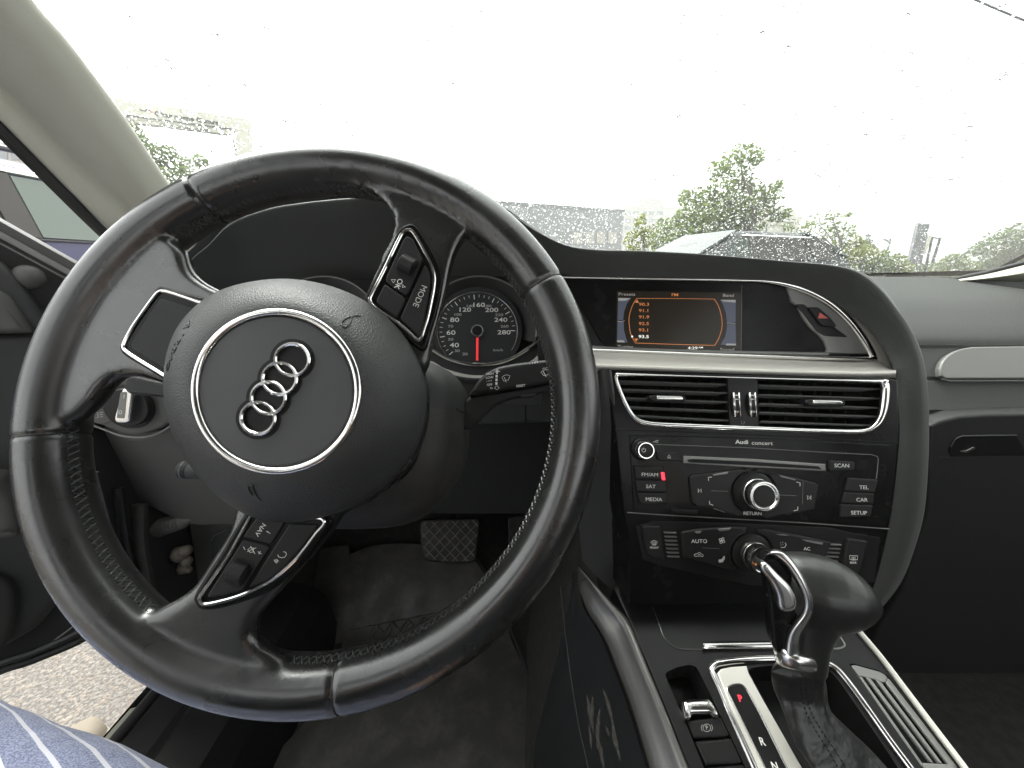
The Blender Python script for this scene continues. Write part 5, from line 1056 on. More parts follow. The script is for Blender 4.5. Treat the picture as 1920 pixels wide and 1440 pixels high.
# driver door, swung open
HG = V((-.62, .60, 0)); dd = V((-.785, -.62, 0)).normalized(); dn_ = V((-dd.y, dd.x, 0)) 
if dn_.dot(CAM - HG) < 0: dn_ = -dn_
PDo = PL(V((-.724, .517, .6)), dn_, -dd)
dr = thing('driver_door', PDo.o, 'open black driver door seen from inside at the left edge', 'car door')
mb = MB(); mb.slab(PDo, [(150, 520), (128, 517), (0, 432), (-140, 340), (-500, 330), (-900, 900), (-700, 1700), (-330, 1480), (0, 1268), (110, 1230), (188, 1191), (240, 1100), (230, 700)], -.07, -.02, .01, 3); mb.build('door_shell', M['rubber'], dr)
mb = MB(); mb.slab(PDo, rnd([(135, 560), (118, 620), (0, 628), (-600, 640), (-900, 1000), (-560, 1480), (-200, 1330), (0, 1222), (70, 1180), (130, 1110), (165, 1000), (170, 800), (160, 600)], 12), -.03, .0, .012, 4); mb.build('door_card', M['doorcard'], dr)
mb = MB(); mb.slab(PDo, [(136, 528), (0, 455), (-60, 425), (-60, 560), (0, 600), (60, 622), (100, 624)], -.02, -.004, .003, 3); mb.build('mirror_triangle', M['satblack'], dr)
mb = MB(); mb.slab(PDo, [(-300, 440), (-60, 466), (0, 492), (30, 522), (84, 594), (100, 622), (-300, 632)], -.02, .010, .008, 4); mb.build('door_capping', M['doorcard'], dr)
mb = MB(); mb.slab(PDo, [(-300, 520), (-20, 535), (15, 555), (62, 620), (60, 626), (-300, 632)], .0, .018, .008, 4); mb.build('capping_pad', M['doorpad'], dr)
def bar(p, q, w_, h0_, h1_, m, nm):
    k = MB(); d = V((q[0] - p[0], q[1] - p[1])).normalized(); n2 = V((-d.y, d.x)) * w_ / 2
    k.slab(PDo, [(p[0] + n2.x, p[1] + n2.y), (q[0] + n2.x, q[1] + n2.y), (q[0] - n2.x, q[1] - n2.y), (p[0] - n2.x, p[1] - n2.y)], h0_, h1_, .0015, 2); k.build(nm, M[m], dr)
bar((-120, 357), (150, 509), 18, -.05, -.012, 'doorpad', 'window_frame')
bar((-120, 375), (150, 523), 11, -.04, -.006, 'greytrim', 'window_frame')
bar((-120, 386), (150, 532), 6, -.04, -.008, 'rubber', 'window_seal')
bar((-120, 392), (150, 537), 3, -.04, -.004, 'greytrim', 'window_bead')
mb = MB(); c = PDo.hit(53, 520, 0); mb.lathe(c - PDo.n * .004, PDo.n, [(.001, 0), (.0165, 0), (.016, .004), (.012, .009), (.006, .012), (.001, .013)], 32); mb.build('tweeter', M['doorpad'], dr)
mb = MB(); mb.slab(PDo, rnd([(-300, 880), (0, 905), (32, 935), (44, 968), (44, 1000), (30, 1012), (0, 1016), (-300, 1020)], 8), -.01, .045, .015, 4); mb.build('armrest', M['doorpad'], dr)
mb = MB(); mb.slab(PDo, sp2([(-200, 1060), (-60, 1068), (0, 1082), (20, 1095), (29, 1115), (28, 1150), (18, 1190), (0, 1222), (-60, 1260), (-200, 1300)], True, 3), -.005, .010, .006, 4); mb.build('speaker_grille', M['matblack'], dr)
for a, b, m in (((-40, 1265), (160, 1178), 'rubber'), ((-40, 1278), (170, 1190), 'matblack')):
    mb = MB(); mb.tube([PDo.hit(x, y, .002) for x, y in sp2([(-300, 1440), (a[0], a[1]), ((a[0] + b[0]) / 2, (a[1] + b[1]) / 2 + 3), b, (230, b[1] - 60)], False, 4)], .006, .006, False, PDo.n, 8); mb.build('lower_seal', M[m], dr)
mb = MB(); mb.tube([PDo.hit(x, y, .0) for x, y in sp2([(20, 1246), (80, 1215), (130, 1180), (152, 1160)], False, 4)], .0012, .0012, False, PDo.n, 6); mb.build('seal_edge', M['greytrim'], dr)

# ================================================================ PILLARS AND WINDSCREEN
PST = [((310, 520), (340, 500), (365, 478), (398, 452), .80), ((213, 437), (245, 392), (283, 372), (322, 350), .70), ((105, 330), (142, 298), (192, 262), (240, 228), .60), ((0, 224), (20, 172), (78, 112), (133, 83), .53), ((-110, 115), (-80, 75), (-20, 10), (60, -3), .46), ((-300, -70), (-270, -110), (-200, -190), (-60, -200), .37), ((-600, -370), (-560, -420), (-480, -520), (-260, -520), .28)]
rows = []; seal = []
def linefix(k, off):
    a, b = Y(*PST[0][k], PST[0][4] + off), Y(*PST[4][k], PST[4][4] + off); o = []
    for i, s_ in enumerate(PST):
        d1 = ray(*s_[k]); d2 = (b - a); w0 = CAM - a; A_, B_, C_, D_, E_ = d1.dot(d1), d1.dot(d2), d2.dot(d2), d1.dot(w0), d2.dot(w0)
        o.append(CAM + d1 * ((B_ * E_ - C_ * D_) / (A_ * C_ - B_ * B_)))
    return o
LF, VF, MF, RF = linefix(0, -.005), linefix(1, .008), linefix(2, -.012), linefix(3, .012)
for i_, (l, v_, m_, r, y) in enumerate(PST):
    Lp, Vp, Mp, Rp = LF[i_], VF[i_], MF[i_], RF[i_]
    M0 = Vp.lerp(Mp, .5) - ray(*m_).normalized() * .004; M1 = Mp.lerp(Rp, .55) - ray(*r).normalized() * .006
    LV = Lp.lerp(Vp, .5) - ray(*l).normalized() * .006
    rows.append([Lp + ray(*l).normalized() * .02, Lp, LV, Vp, M0, Mp, M1, Rp, Rp + ray(*r).normalized() * .04 + V((-.012, 0, 0))])
    seal.append(Y(l[0] - 9, l[1] + 9, LF[i_].y + .004))
CX = .235
for mir in (0, 1):
    f = (lambda p: V((2 * CX - p.x, p.y, p.z))) if mir else (lambda p: p)
    pt = thing('windshield_pillar', f(rows[2][2]), 'cream fabric covered windscreen pillar at the upper left' if not mir else 'cream windscreen pillar base at the right edge of the dashboard', 'pillar', 'windscreen pillars')
    mb = MB(); mb.grid([[f(p) for p in r] for r in rows], 4, 5); mb.build('pillar_trim', M['fabric'], pt, 60)
    mb = MB(); mb.tube([f(p) for p in spl(seal, False, 5)], .0075, .010, False, None, 8); mb.build('door_seal', M['rubber'], pt)
mb = MB(); mb.grid([[Y(1783, 526, .94), Y(1850, 514, .88), Y(1920, 497, .82), Y(2040, 465, .74)], [Y(1790, 527, .92), Y(1850, 522, .86), Y(1920, 512, .80), Y(2040, 492, .72)], [Y(1783, 529, .93), Y(1850, 531, .88), Y(1920, 533, .82), Y(2040, 536, .74)]], 4, 4); mb.build('pillar_foot', M['cream'], pt, 60)
mb = MB(); mb.tube([Y(*q_) for q_ in ((1660, 521, .99), (1740, 524, .965), (1785, 525, .945), (1850, 512, .885), (1920, 494, .825), (2040, 461, .745))], .005, .006, False, None, 8); mb.build('pillar_seal', M['rubber'], pt)
WSB, WSS = 1.06, .577
def wsz(y): return CAMZ - .025 + WSS * (WSB - y)
PG_ = PL(V((CX, .6, wsz(.6))), V((0, WSS, 1)))      # normal points outside / up
ws = thing('windshield', (CX, WSB, CAMZ - .02), 'rain spotted windscreen above the dashboard', 'windscreen')
def glassmat():
    m = bpy.data.materials.new('pane_glass'); m.use_nodes = True; t = m.node_tree; t.nodes.clear(); L = t.links.new
    o = t.nodes.new('ShaderNodeOutputMaterial'); mx = t.nodes.new('ShaderNodeMixShader'); tr = t.nodes.new('ShaderNodeBsdfTransparent'); gl = t.nodes.new('ShaderNodeBsdfGlossy')
    tr.inputs[0].default_value = (.95, .98, .955, 1); gl.inputs['Roughness'].default_value = .0
    lw = t.nodes.new('ShaderNodeLayerWeight'); lw.inputs[0].default_value = .5
    p = t.nodes.new('ShaderNodeMath'); p.operation = 'POWER'; p.inputs[1].default_value = 5; L(lw.outputs['Facing'], p.inputs[0])
    a = t.nodes.new('ShaderNodeMath'); a.operation = 'MULTIPLY_ADD'; a.inputs[1].default_value = .9; a.inputs[2].default_value = .06; L(p.outputs[0], a.inputs[0])
    L(a.outputs[0], mx.inputs[0]); L(tr.outputs[0], mx.inputs[1]); L(gl.outputs[0], mx.inputs[2]); L(mx.outputs[0], o.inputs[0]); return m
M['pane'] = glassmat()
mb = MB(); mb.grid([[V((x, y, CAMZ + z - .04 * ((x - .235) / .7) ** 2)) for x in (-.5, -.2, .235, .67, .97)] for y, z in ((1.07, -.055), (1.3, -.075), (1.7, -.12), (2.0, -.19), (2.08, -.30))], 3, 3); mb.build('bonnet', M['bonnet'], body, 60)
def wp(x, y, h=0): return V((x, y, wsz(y))) + PG_.n * h
def wedge(y): return 1.03 - .24 * (WSB - y)      # half width narrows towards the roof
mb = MB(); ysW = [WSB, .8, .5, .15]; mb.add([wp(CX + s_ * wedge(y), y) for y in ysW for s_ in (-1, 1)], [(0, 1, 3, 2), (2, 3, 5, 4), (4, 5, 7, 6)]); mb.build('pane', M['pane'], ws, 0)
mb = MB()
for s_ in (-1, 1): mb.add([wp(CX + s_ * (wedge(y) - d), y, .001) for y in ysW for d in (0, .02)], [(0, 1, 3, 2), (2, 3, 5, 4), (4, 5, 7, 6)])
xs_ = np.linspace(-1, 1, 15)
mb.add([wp(CX + t * wedge(WSB), y, .001) for t in xs_ for y in (WSB, WSB - .008 - .02 * max(0, abs(t) - .6) / .4)], [(2 * i, 2 * i + 2, 2 * i + 3, 2 * i + 1) for i in range(14)]); mb.build('frit_band', M['void'], ws, 0)
# rain drops: water caps on the outer face of the pane
def watermat():
    m = bpy.data.materials.new('rain_water'); m.use_nodes = True; b = m.node_tree.nodes['Principled BSDF']
    b.inputs['Base Color'].default_value = (1, 1, 1, 1); b.inputs['Roughness'].default_value = 0; b.inputs['IOR'].default_value = 1.33; b.inputs['Transmission Weight'].default_value = 1; return m
M['water'] = watermat()
def cap(nv, pr, top_):
    vs = [(r * math.cos(2 * math.pi * j / nv), r * math.sin(2 * math.pi * j / nv), h) for r, h in pr for j in range(nv)] + [(0, 0, top_)]; fs = []
    for k in range(len(pr) - 1):
        for j in range(nv):
            a_, b_, c_, d_ = k * nv + j, k * nv + (j + 1) % nv, (k + 1) * nv + (j + 1) % nv, (k + 1) * nv + j; fs += [(a_, b_, c_), (a_, c_, d_)]
    for j in range(nv): fs.append(((len(pr) - 1) * nv + j, (len(pr) - 1) * nv + (j + 1) % nv, len(pr) * nv))
    for j in range(1, nv - 1): fs.append((0, j + 1, j))
    return np.array(vs), np.array(fs)
eu = np.array((1., 0, 0)); ev = np.array(list(PG_.n.cross(V((1, 0, 0))))); en = np.array(list(PG_.n)); VV, FF, nv0 = [], [], 0
for cp_, ND, y0, y1, med, sg_, rmx in ((cap(10, [(1.0, 0), (1.02, .3), (.92, .62), (.68, .88), (.36, 1.02)], 1.07), 4800, .16, .80, .0019, .40, .0042), (cap(10, [(1.0, 0), (1.02, .3), (.92, .62), (.68, .88), (.36, 1.02)], 1.07), 1300, .70, WSB - .01, .0014, .35, .0028), (cap(6, [(1.0, 0), (.94, .32), (.6, .66)], .84), 21000, .60, WSB - .006, .00088, .28, .0018), (cap(6, [(1.0, 0), (.94, .32), (.6, .66)], .84), 4000, .16, .7, .0008, .30, .0018)):
    uy = rng.uniform(y0, y1, ND); ux = CX + rng.uniform(-1, 1, ND) * (.95 - .24 * (WSB - uy)); rad = np.clip(rng.lognormal(math.log(med), sg_, ND), .0005, rmx)
    P0 = np.stack([ux, uy, CAMZ - .025 + WSS * (WSB - uy)], 1) + en * .0004; st_ = 1 + rng.uniform(-.12, .35, ND); C_, F_ = cp_
    j1 = 1 + rng.normal(0, .05, (ND, len(C_)))
    v_ = P0[:, None] + (C_[None, :, 0:1] * j1[..., None] * rad[:, None, None]) * eu + (C_[None, :, 1:2] * j1[..., None] * (rad * st_)[:, None, None]) * ev + (C_[None, :, 2:3] * rad[:, None, None]) * en
    VV.append(v_.reshape(-1, 3)); FF.append((F_[None] + (nv0 + np.arange(ND) * len(C_))[:, None, None]).reshape(-1, 3)); nv0 += ND * len(C_)
VV = np.concatenate(VV); FF = np.concatenate(FF); me = bpy.data.meshes.new('raindrops')
me.vertices.add(len(VV)); me.vertices.foreach_set('co', VV.ravel()); me.loops.add(FF.size); me.loops.foreach_set('vertex_index', FF.ravel().astype(np.int32)); me.polygons.add(len(FF)); me.polygons.foreach_set('loop_start', np.arange(0, FF.size, 3, dtype=np.int32)); me.update(calc_edges=True)
me.polygons.foreach_set('use_smooth', np.ones(len(FF), bool)); me.materials.append(M['water']); me.set_sharp_from_angle(angle=math.radians(62))
rdp = bpy.data.objects.new('raindrops', me); COL.objects.link(rdp); rdp['kind'] = 'stuff'; rdp['label'] = 'rain drops scattered over the outside of the windscreen'

# ================================================================ PERSON (left leg stretched out of the door)
M['jean'] = None
def jean():
    m = bpy.data.materials.new('striped_cloth'); m.use_nodes = True; t = m.node_tree; b = t.nodes['Principled BSDF']; L = t.links.new
    b.inputs['Roughness'].default_value = .9; b.inputs['Sheen Weight'].default_value = .15
    uv = t.nodes.new('ShaderNodeUVMap'); uv.uv_map = 'UVMap'
    n = t.nodes.new('ShaderNodeTexNoise'); n.inputs['Scale'].default_value = 700; n.inputs['Detail'].default_value = 3; tc = t.nodes.new('ShaderNodeTexCoord'); L(tc.outputs['Object'], n.inputs['Vector'])
    r = t.nodes.new('ShaderNodeValToRGB'); r.color_ramp.elements[0].color = (.085, .10, .165, 1); r.color_ramp.elements[1].color = (.26, .285, .40, 1); r.color_ramp.elements[0].position = .34; r.color_ramp.elements[1].position = .66; L(n.outputs[0], r.inputs[0])
    sx = t.nodes.new('ShaderNodeSeparateXYZ'); L(uv.outputs[0], sx.inputs[0])
    a = t.nodes.new('ShaderNodeMath'); a.operation = 'MULTIPLY'; a.inputs[1].default_value = 1.0; L(sx.outputs[0], a.inputs[0])
    c = t.nodes.new('ShaderNodeMath'); c.operation = 'MULTIPLY_ADD'; c.inputs[1].default_value = -1.0; L(sx.outputs[1], c.inputs[0]); L(a.outputs[0], c.inputs[2])
    f = t.nodes.new('ShaderNodeMath'); f.operation = 'FRACT'; L(c.outputs[0], f.inputs[0])
    g = t.nodes.new('ShaderNodeMath'); g.operation = 'LESS_THAN'; g.inputs[1].default_value = .15; L(f.outputs[0], g.inputs[0])
    mx = t.nodes.new('ShaderNodeMix'); mx.data_type = 'RGBA'; mx.inputs[7].default_value = (.55, .55, .58, 1); L(r.outputs[0], mx.inputs[6])
    k = t.nodes.new('ShaderNodeMath'); k.operation = 'MULTIPLY'; k.inputs[1].default_value = .85; L(g.outputs[0], k.inputs[0]); L(k.outputs[0], mx.inputs[0]); L(mx.outputs[2], b.inputs['Base Color'])
    bp = t.nodes.new('ShaderNodeBump'); bp.inputs['Strength'].default_value = .4; bp.inputs['Distance'].default_value = .0008; L(n.outputs[0], bp.inputs['Height'])
    n2 = t.nodes.new('ShaderNodeTexNoise'); n2.inputs['Scale'].default_value = 28; L(tc.outputs['Object'], n2.inputs['Vector'])
    bp2 = t.nodes.new('ShaderNodeBump'); bp2.inputs['Strength'].default_value = .5; bp2.inputs['Distance'].default_value = .01; L(n2.outputs[0], bp2.inputs['Height']); L(bp2.outputs[0], bp.inputs['Normal']); L(bp.outputs[0], b.inputs['Normal']); return m
M['jean'] = jean(); M['skin'] = mat('skin', (.45, .28, .2), .5); M['shoe'] = mat('shoe_mesh', (.17, .145, .11), .8, bump=[('v', 500, .4, .001)]); M['sole'] = mat('shoe_sole', (.24, .225, .165), .6)
pe = thing('person', (-.05, -.1, CAMZ - .55), 'person seated in blue white-striped trousers with one leg out of the door', 'person')
def legmesh(name, path, rads, m, par, n=36, uvs=True):
    P_ = spl(path, False, 8); R_ = [spl([(r, 0, 0) for r in rads], False, 8)[i].x for i in range(len(P_))]
    rings = []; s_ = 0; uvl = []; nrm = None
    for i, p in enumerate(P_):
        t = (P_[min(i + 1, len(P_) - 1)] - P_[max(i - 1, 0)]).normalized()
        if nrm is None: nrm = V((0, 0, 1))
        nrm = (nrm - t * nrm.dot(t)).normalized(); b = t.cross(nrm)
        if i: s_ += (p - P_[i - 1]).length
        rings.append([p + (b * math.cos(2 * math.pi * j / n) + nrm * math.sin(2 * math.pi * j / n)) * R_[i] * (1 + .02 * math.sin(3 * 2 * math.pi * j / n + i * .9) + .018 * math.sin(2 * 2 * math.pi * j / n + i * 1.7) * math.sin(i * .8)) for j in range(n)]); uvl.append(s_)
    k = MB(); k.ringstrip(rings); o = k.build(name, m, par, 180)
    if uvs:
        ul = o.data.uv_layers.new(name='UVMap'); pw_ = .040
        for poly in o.data.polygons:
            js = [o.data.loops[li].vertex_index for li in poly.loop_indices]
            wrap = any(j % n == 0 for j in js) and any(j % n == n - 1 for j in js)
            for li, vi in zip(poly.loop_indices, js):
                i, j = divmod(vi, n); jj = j + (n if wrap and j == 0 else 0)
                ul.data[li].uv = (jj * 21.0 / n, uvl[min(i, len(uvl) - 1)] / pw_ * STR)
    return o
def leg(off):
    o = V(off)
    hip, mid, knee, shin, ank = [V(p) + V((0, 0, CAMZ)) + o for p in ((-.05, .08, -.55), (-.40, .172, -.461), (-.66, .235, -.425), (-.79, .285, -.70), (-.865, .345, -.91))]
    legmesh('trousers', [hip, mid, knee + V((.06, -.015, .0)), knee + V((-.02, .01, -.035)), shin, ank + V((0, 0, .04))], [.097, .090, .076, .072, .070, .072], M['jean'], pe)
    return hip, knee, ank
hips = [leg((-.005, 0, -.012)), leg((.02, -.19, -.005))]
# skin body under the clothes, one continuous mesh: both legs joined at the pelvis
M['shirt'] = mat('dark_shirt', (.03, .033, .045), .9); M['hair'] = mat('hair', (.02, .015, .012), .6)
o_t = legmesh('shirt', [V((-.01, -.14, CAMZ - .56)), V((-.03, -.28, CAMZ - .44)), V((-.05, -.355, CAMZ - .24)), V((-.05, -.37, CAMZ - .06)), V((-.05, -.36, CAMZ + .015))], [.16, .17, .18, .17, .08], M['shirt'], pe, 36, False)  # unseen upper body, added to block light and reflections from behind the camera
for s_ in (-1, 1): legmesh('sleeve', [V((-.05 + s_ * .12, -.365, CAMZ - .03)), V((-.05 + s_ * .20, -.35, CAMZ - .06)), V((-.03 + s_ * .30, -.24, CAMZ - .27)), V((s_ * .18, -.15, CAMZ - .18))], [.085, .078, .062, .05], M['shirt'], pe, 24, False)
mb = MB(); mb.lathe(V((-.05, -.335, CAMZ + .14)), V((0, 0, 1)), [(.086, 0), (.094, .05), (.088, .10), (.06, .14), (.001, .155)], 28); mb.build('hair', M['hair'], pe, 180)
sk_m = MB(); me = bpy.data.meshes.new('body'); 
pv = V((.02, -.13, CAMZ - .53)); vsk = [pv]; esk = []; rsk = [.09]
for h_, k_2, a_2 in hips:
    b0 = len(vsk); vsk += [h_, k_2, a_2, a_2 + V((-.01, .03, -.035)), a_2 + V((-.04, .17, -.045))]; rsk += [.07, .05, .034, .036, .026]
    esk += [(0, b0), (b0, b0 + 1), (b0 + 1, b0 + 2), (b0 + 2, b0 + 3), (b0 + 3, b0 + 4)]
b0 = len(vsk); Z0 = CAMZ
vsk += [V((-.03, -.30, Z0 - .42)), V((-.05, -.36, Z0 - .22)), V((-.05, -.37, Z0 - .02)), V((-.05, -.35, Z0 + .06)), V((-.05, -.33, Z0 + .16)), V((-.05, -.32, Z0 + .25))]; rsk += [.13, .14, .15, .06, .085, .07]
esk += [(0, b0), (b0, b0 + 1), (b0 + 1, b0 + 2), (b0 + 2, b0 + 3), (b0 + 3, b0 + 4), (b0 + 4, b0 + 5)]
for s_ in (-1, 1):
    b1_ = len(vsk); vsk += [V((-.05 + s_ * .19, -.36, Z0 - .04)), V((-.03 + s_ * .30, -.24, Z0 - .27)), V((s_ * .11, -.10, Z0 - .10)), V((s_ * .075, -.06, Z0 - .03))]; rsk += [.065, .045, .032, .03]; esk += [(b0 + 2, b1_), (b1_, b1_ + 1), (b1_ + 1, b1_ + 2), (b1_ + 2, b1_ + 3)]
base_ = wloc(pe); me.from_pydata([v - base_ for v in vsk], esk, []); ob = bpy.data.objects.new('body', me); COL.objects.link(ob)
ob.modifiers.new('s', 'SKIN'); sv = me.skin_vertices[0].data
for i, r in enumerate(rsk): sv[i].radius = (r * .8, r * .8)
sv[0].use_root = True
ob.modifiers.new('ss', 'SUBSURF').levels = 2; m_ev = evalmesh(ob); bpy.data.objects.remove(ob)
ob = bpy.data.objects.new('body', m_ev); COL.objects.link(ob); ob.parent = pe; m_ev.materials.clear(); m_ev.materials.append(M['skin'])
for h_, k_2, a_2 in hips:
    mb = MB(); d_ = V((-.22, 1, 0)).normalized(); sd = V((1, .22, 0)).normalized(); c0_ = V((a_2.x, a_2.y, 0)) - d_ * .02
    fp_ = [(-.02, .025, .085), (.0, .038, .10), (.05, .042, .095), (.10, .043, .075), (.16, .048, .055), (.22, .047, .045), (.26, .035, .038), (.275, .015, .03)]
    n = 20; rg = []
    for l, w_, hh in fp_: rg.append([c0_ + d_ * l + sd * (w_ * math.copysign(abs(math.cos(t)) ** .7, math.cos(t))) + V((0, 0, .024 + hh * (0 if math.sin(t) < 0 else math.sin(t) ** .8))) for t in [2 * math.pi * j / n for j in range(n)]])
    mb.ringstrip(rg); sh = mb.build('shoe', M['shoe'], pe, 60)
    mb = MB(); out_ = [(l, w_ + .004) for l, w_, hh in fp_] + [(l, -w_ - .004) for l, w_, hh in fp_[::-1]]
    PSo = PL(c0_, V((0, 0, 1)), d_); mb.slab(PSo, [(l, w_) for l, w_ in out_], .002, .030, .006, 3, uv=True); mb.build('sole', M['sole'], sh)
    mb = MB()
    for k in range(4): mb.tube([c0_ + d_ * (.11 + k * .022) + sd * (.028 * s_) + V((0, 0, .024 + .092 - k * .011 - .010 * s_ * s_)) for s_ in (-1, -.5, 0, .5, 1)], .003, .002, False, (0, 0, 1), 6)
    mb.build('laces', M['sole'], sh)
# ================================================================ OUTSIDE
M['asphalt'] = mat('asphalt', (.098, .089, .080), .85, bump=[('v', 70, .8, .006), ('n', 300, .4, .003)], var=(130, .9, (.225, .205, .18), .45, .62))
M['stone'] = mat('chipping', (.24, .21, .175), .8, var=(9, .8, (.13, .105, .085)))
M['bark'] = mat('bark', (.07, .06, .05), .9, bump=[('n', 40, .6, .02)])
def leafmat(nm, c, c2):
    m = mat(nm, c, .55, var=(1.2, 1, c2, .35, .65)); b = m.node_tree.nodes['Principled BSDF']; t = m.node_tree
    tl = t.nodes.new('ShaderNodeBsdfTranslucent'); tl.inputs[0].default_value = (c2[0] * 1.3, c2[1] * 1.4, c2[2], 1); mx = t.nodes.new('ShaderNodeMixShader'); mx.inputs[0].default_value = .5
    o = t.nodes['Material Output']; t.links.new(b.outputs[0], mx.inputs[1]); t.links.new(tl.outputs[0], mx.inputs[2]); t.links.new(mx.outputs[0], o.inputs[0]); return m
M['leafA'] = leafmat('leaves_mid', (.085, .115, .035), (.125, .155, .05)); M['leafB'] = leafmat('leaves_bright', (.12, .14, .03), (.17, .18, .045)); M['leafC'] = leafmat('leaves_dark', (.065, .095, .04), (.10, .13, .055)); M['leafD'] = leafmat('needles', (.035, .055, .045), (.05, .07, .055))
g = MB(); g.add([(-900, -900, 0), (900, -900, 0), (900, 900, 0), (-900, 900, 0)], [(0, 1, 2, 3)]); go = g.build('ground', M['asphalt'], None, 0, kind='structure', label='wet grey brown asphalt of the parking lot')
# chippings proud of the asphalt beside the open door
mb = MB(); ico = [(0, 0, 1), (.9, 0, .3), (.28, .85, .3), (-.73, .53, .3), (-.73, -.53, .3), (.28, -.85, .3)]
fI = [(0, 1, 2), (0, 2, 3), (0, 3, 4), (0, 4, 5), (0, 5, 1)]
for _ in range(5200):
    x, y = random.uniform(-2.0, -.62), random.uniform(.0, 1.1); s_ = random.uniform(.003, .0085); a = random.uniform(0, 6.28); c, sn = math.cos(a), math.sin(a); e = random.uniform(.5, 1)
    mb.add([(x + s_ * (p[0] * c - p[1] * e * sn), y + s_ * (p[0] * sn + p[1] * e * c), .0002 + s_ * .45 * p[2] - s_ * .1) for p in ico], fI)
mb.build('loose_chippings', M['stone'], None, 0, kind='stuff', label='small pale stone chippings set in the asphalt by the door')

def leaves(c, rad, n, sz, flat=.8):
    k = MB()
    for _ in range(n):
        d = V((random.gauss(0, 1), random.gauss(0, 1), random.gauss(0, 1))).normalized() * rad * random.random() ** .42; d.z *= flat; p = c + d
        a = V((random.gauss(0, 1), random.gauss(0, 1), random.gauss(0, .7))).normalized(); b = a.cross(V((random.gauss(0, 1), random.gauss(0, 1), random.gauss(0, 1)))).normalized(); s_ = sz * random.uniform(.6, 1.35)
        k.add([p - a * s_, p + b * s_ * .42, p + a * s_, p - b * s_ * .42 + a.cross(b) * s_ * .15], [(0, 1, 2), (0, 2, 3)])
    return k
TG = 'trees around the parking lot'
def tree(nm, label, bx, dep, lumps, m, dens, lpx, cat='tree', group=TG, trunk_r=.10):
    bp_ = DP(bx, 560, dep); bp_.z = 0; t = thing(nm, bp_, label, cat, group); k = MB(); sc = dep / FPX; br = MB()
    top = DP(*lumps[0][:2], dep); tb = V((bp_.x * .6 + top.x * .4, bp_.y, top.z * .62))
    br.tube([V(bp_), V((bp_.x, bp_.y, top.z * .3)), tb, top], trunk_r, trunk_r, False, None, 7, [1, .8, .55, .12])
    for x, y, r in lumps:
        c = DP(x, y, dep + random.uniform(-1, 1) * r * sc); q_ = leaves(c, r * sc, int(dens * r * r / 100), lpx * sc); k.add(q_.v, q_.f)
        s0 = V((bp_.x, bp_.y, top.z * .3)).lerp(tb, random.uniform(.3, 1)); br.tube([s0, s0.lerp(c, .5) + V((0, 0, .1)), c], trunk_r * .35, None, False, None, 5, [1, .6, .15])
    br.build('trunk', M['bark'], t, 60); k.build('crown', M[m], t, 0); return t
tree('leafy_tree', 'tall loose leafy tree rising above the silver car', 1385, 14, [(1385, 300, 36), (1410, 295, 24), (1350, 320, 24), (1385, 340, 26), (1400, 360, 34), (1350, 365, 34), (1310, 375, 32), (1290, 370, 20), (1440, 370, 26), (1455, 350, 14), (1340, 400, 30), (1380, 395, 36), (1420, 395, 24), (1290, 410, 28), (1400, 420, 30), (1250, 430, 28), (1310, 430, 34), (1360, 430, 30), (1265, 455, 26), (1330, 410, 36), (1375, 415, 34), (1460, 402, 20), (1230, 455, 22), (1300, 445, 34)], 'leafA', 34, 4.8)
tree('sapling', 'bright yellow green sapling against the dark warehouse wall', 1200, 9, [(1202, 408, 10), (1200, 420, 13), (1208, 436, 15), (1190, 445, 17), (1180, 452, 12), (1215, 450, 15), (1190, 470, 18)], 'leafB', 34, 4.2, trunk_r=.03)
tree('sparse_tree', 'sparse pale tree right of the silver car roof', 1550, 16, [(1560, 406, 15), (1590, 402, 10), (1530, 415, 18), (1570, 425, 16), (1510, 425, 16), (1595, 432, 13), (1480, 425, 12), (1550, 440, 20), (1580, 450, 18), (1600, 440, 8), (1560, 470, 22)], 'leafA', 20, 4.2)
tree('leafy_tree', 'leafy tree under the cream gateway sign at the upper left', 310, 13, [(300, 300, 34), (265, 270, 24), (320, 285, 18), (345, 315, 28), (375, 305, 16), (385, 312, 10), (280, 320, 34), (340, 340, 34), (310, 350, 40), (380, 335, 20), (255, 245, 12)], 'leafC', 40, 5.2)
tree('spruce', 'small dark pointed spruce beyond the hedge', 1625, 34, [(1627, 443, 4), (1627, 452, 7), (1626, 462, 10), (1625, 473, 14), (1625, 485, 17)], 'leafD', 150, 3)
tree('roadside_tree', 'broad grey green tree at the right end of the hedge', 1870, 20, [(1880, 450, 26), (1910, 440, 26), (1850, 465, 22), (1835, 470, 16), (1890, 480, 34), (1920, 470, 34), (1860, 500, 30), (1900, 510, 30), (1840, 462, 10)], 'leafC', 42, 4.4)
tree('young_tree', 'small round bushy tree right of the tall dark pylon', 1790, 18, [(1793, 482, 12), (1790, 492, 20), (1770, 495, 14), (1810, 500, 18), (1785, 510, 22), (1760, 512, 16)], 'leafA', 48, 4)
for x, y, r, m, lb in ((1605, 470, 26, 'leafB', 'yellow green bush at the left end of the hedge'), (1650, 495, 24, 'leafA', 'rounded bush under the spruce'), (1680, 500, 22, 'leafB', 'low yellow green bush beside the foot of the pylon')):
    tree('bush', lb, x, 15, [(x, y, r), (x - 14, y + 14, r), (x + 14, y + 12, r), (x + 3, y - r * .7, r * .5)], m, 50, 4.2, 'bush', 'bushes of the hedge', .03)
hb = leaves(V((0, 0, 0)), 1, 2600, .09, 1)
for i, p in enumerate(hb.v): pass
mb = MB()
for k in range(26):
    c = DP(1570 + k * 16, 508 + random.uniform(-3, 3), 22); q_ = leaves(c, .75, 170, .10); mb.add(q_.v, q_.f)
mb.build('hedge', M['leafA'], None, 0, kind='stuff', label='low hedge and scrub along the far road')

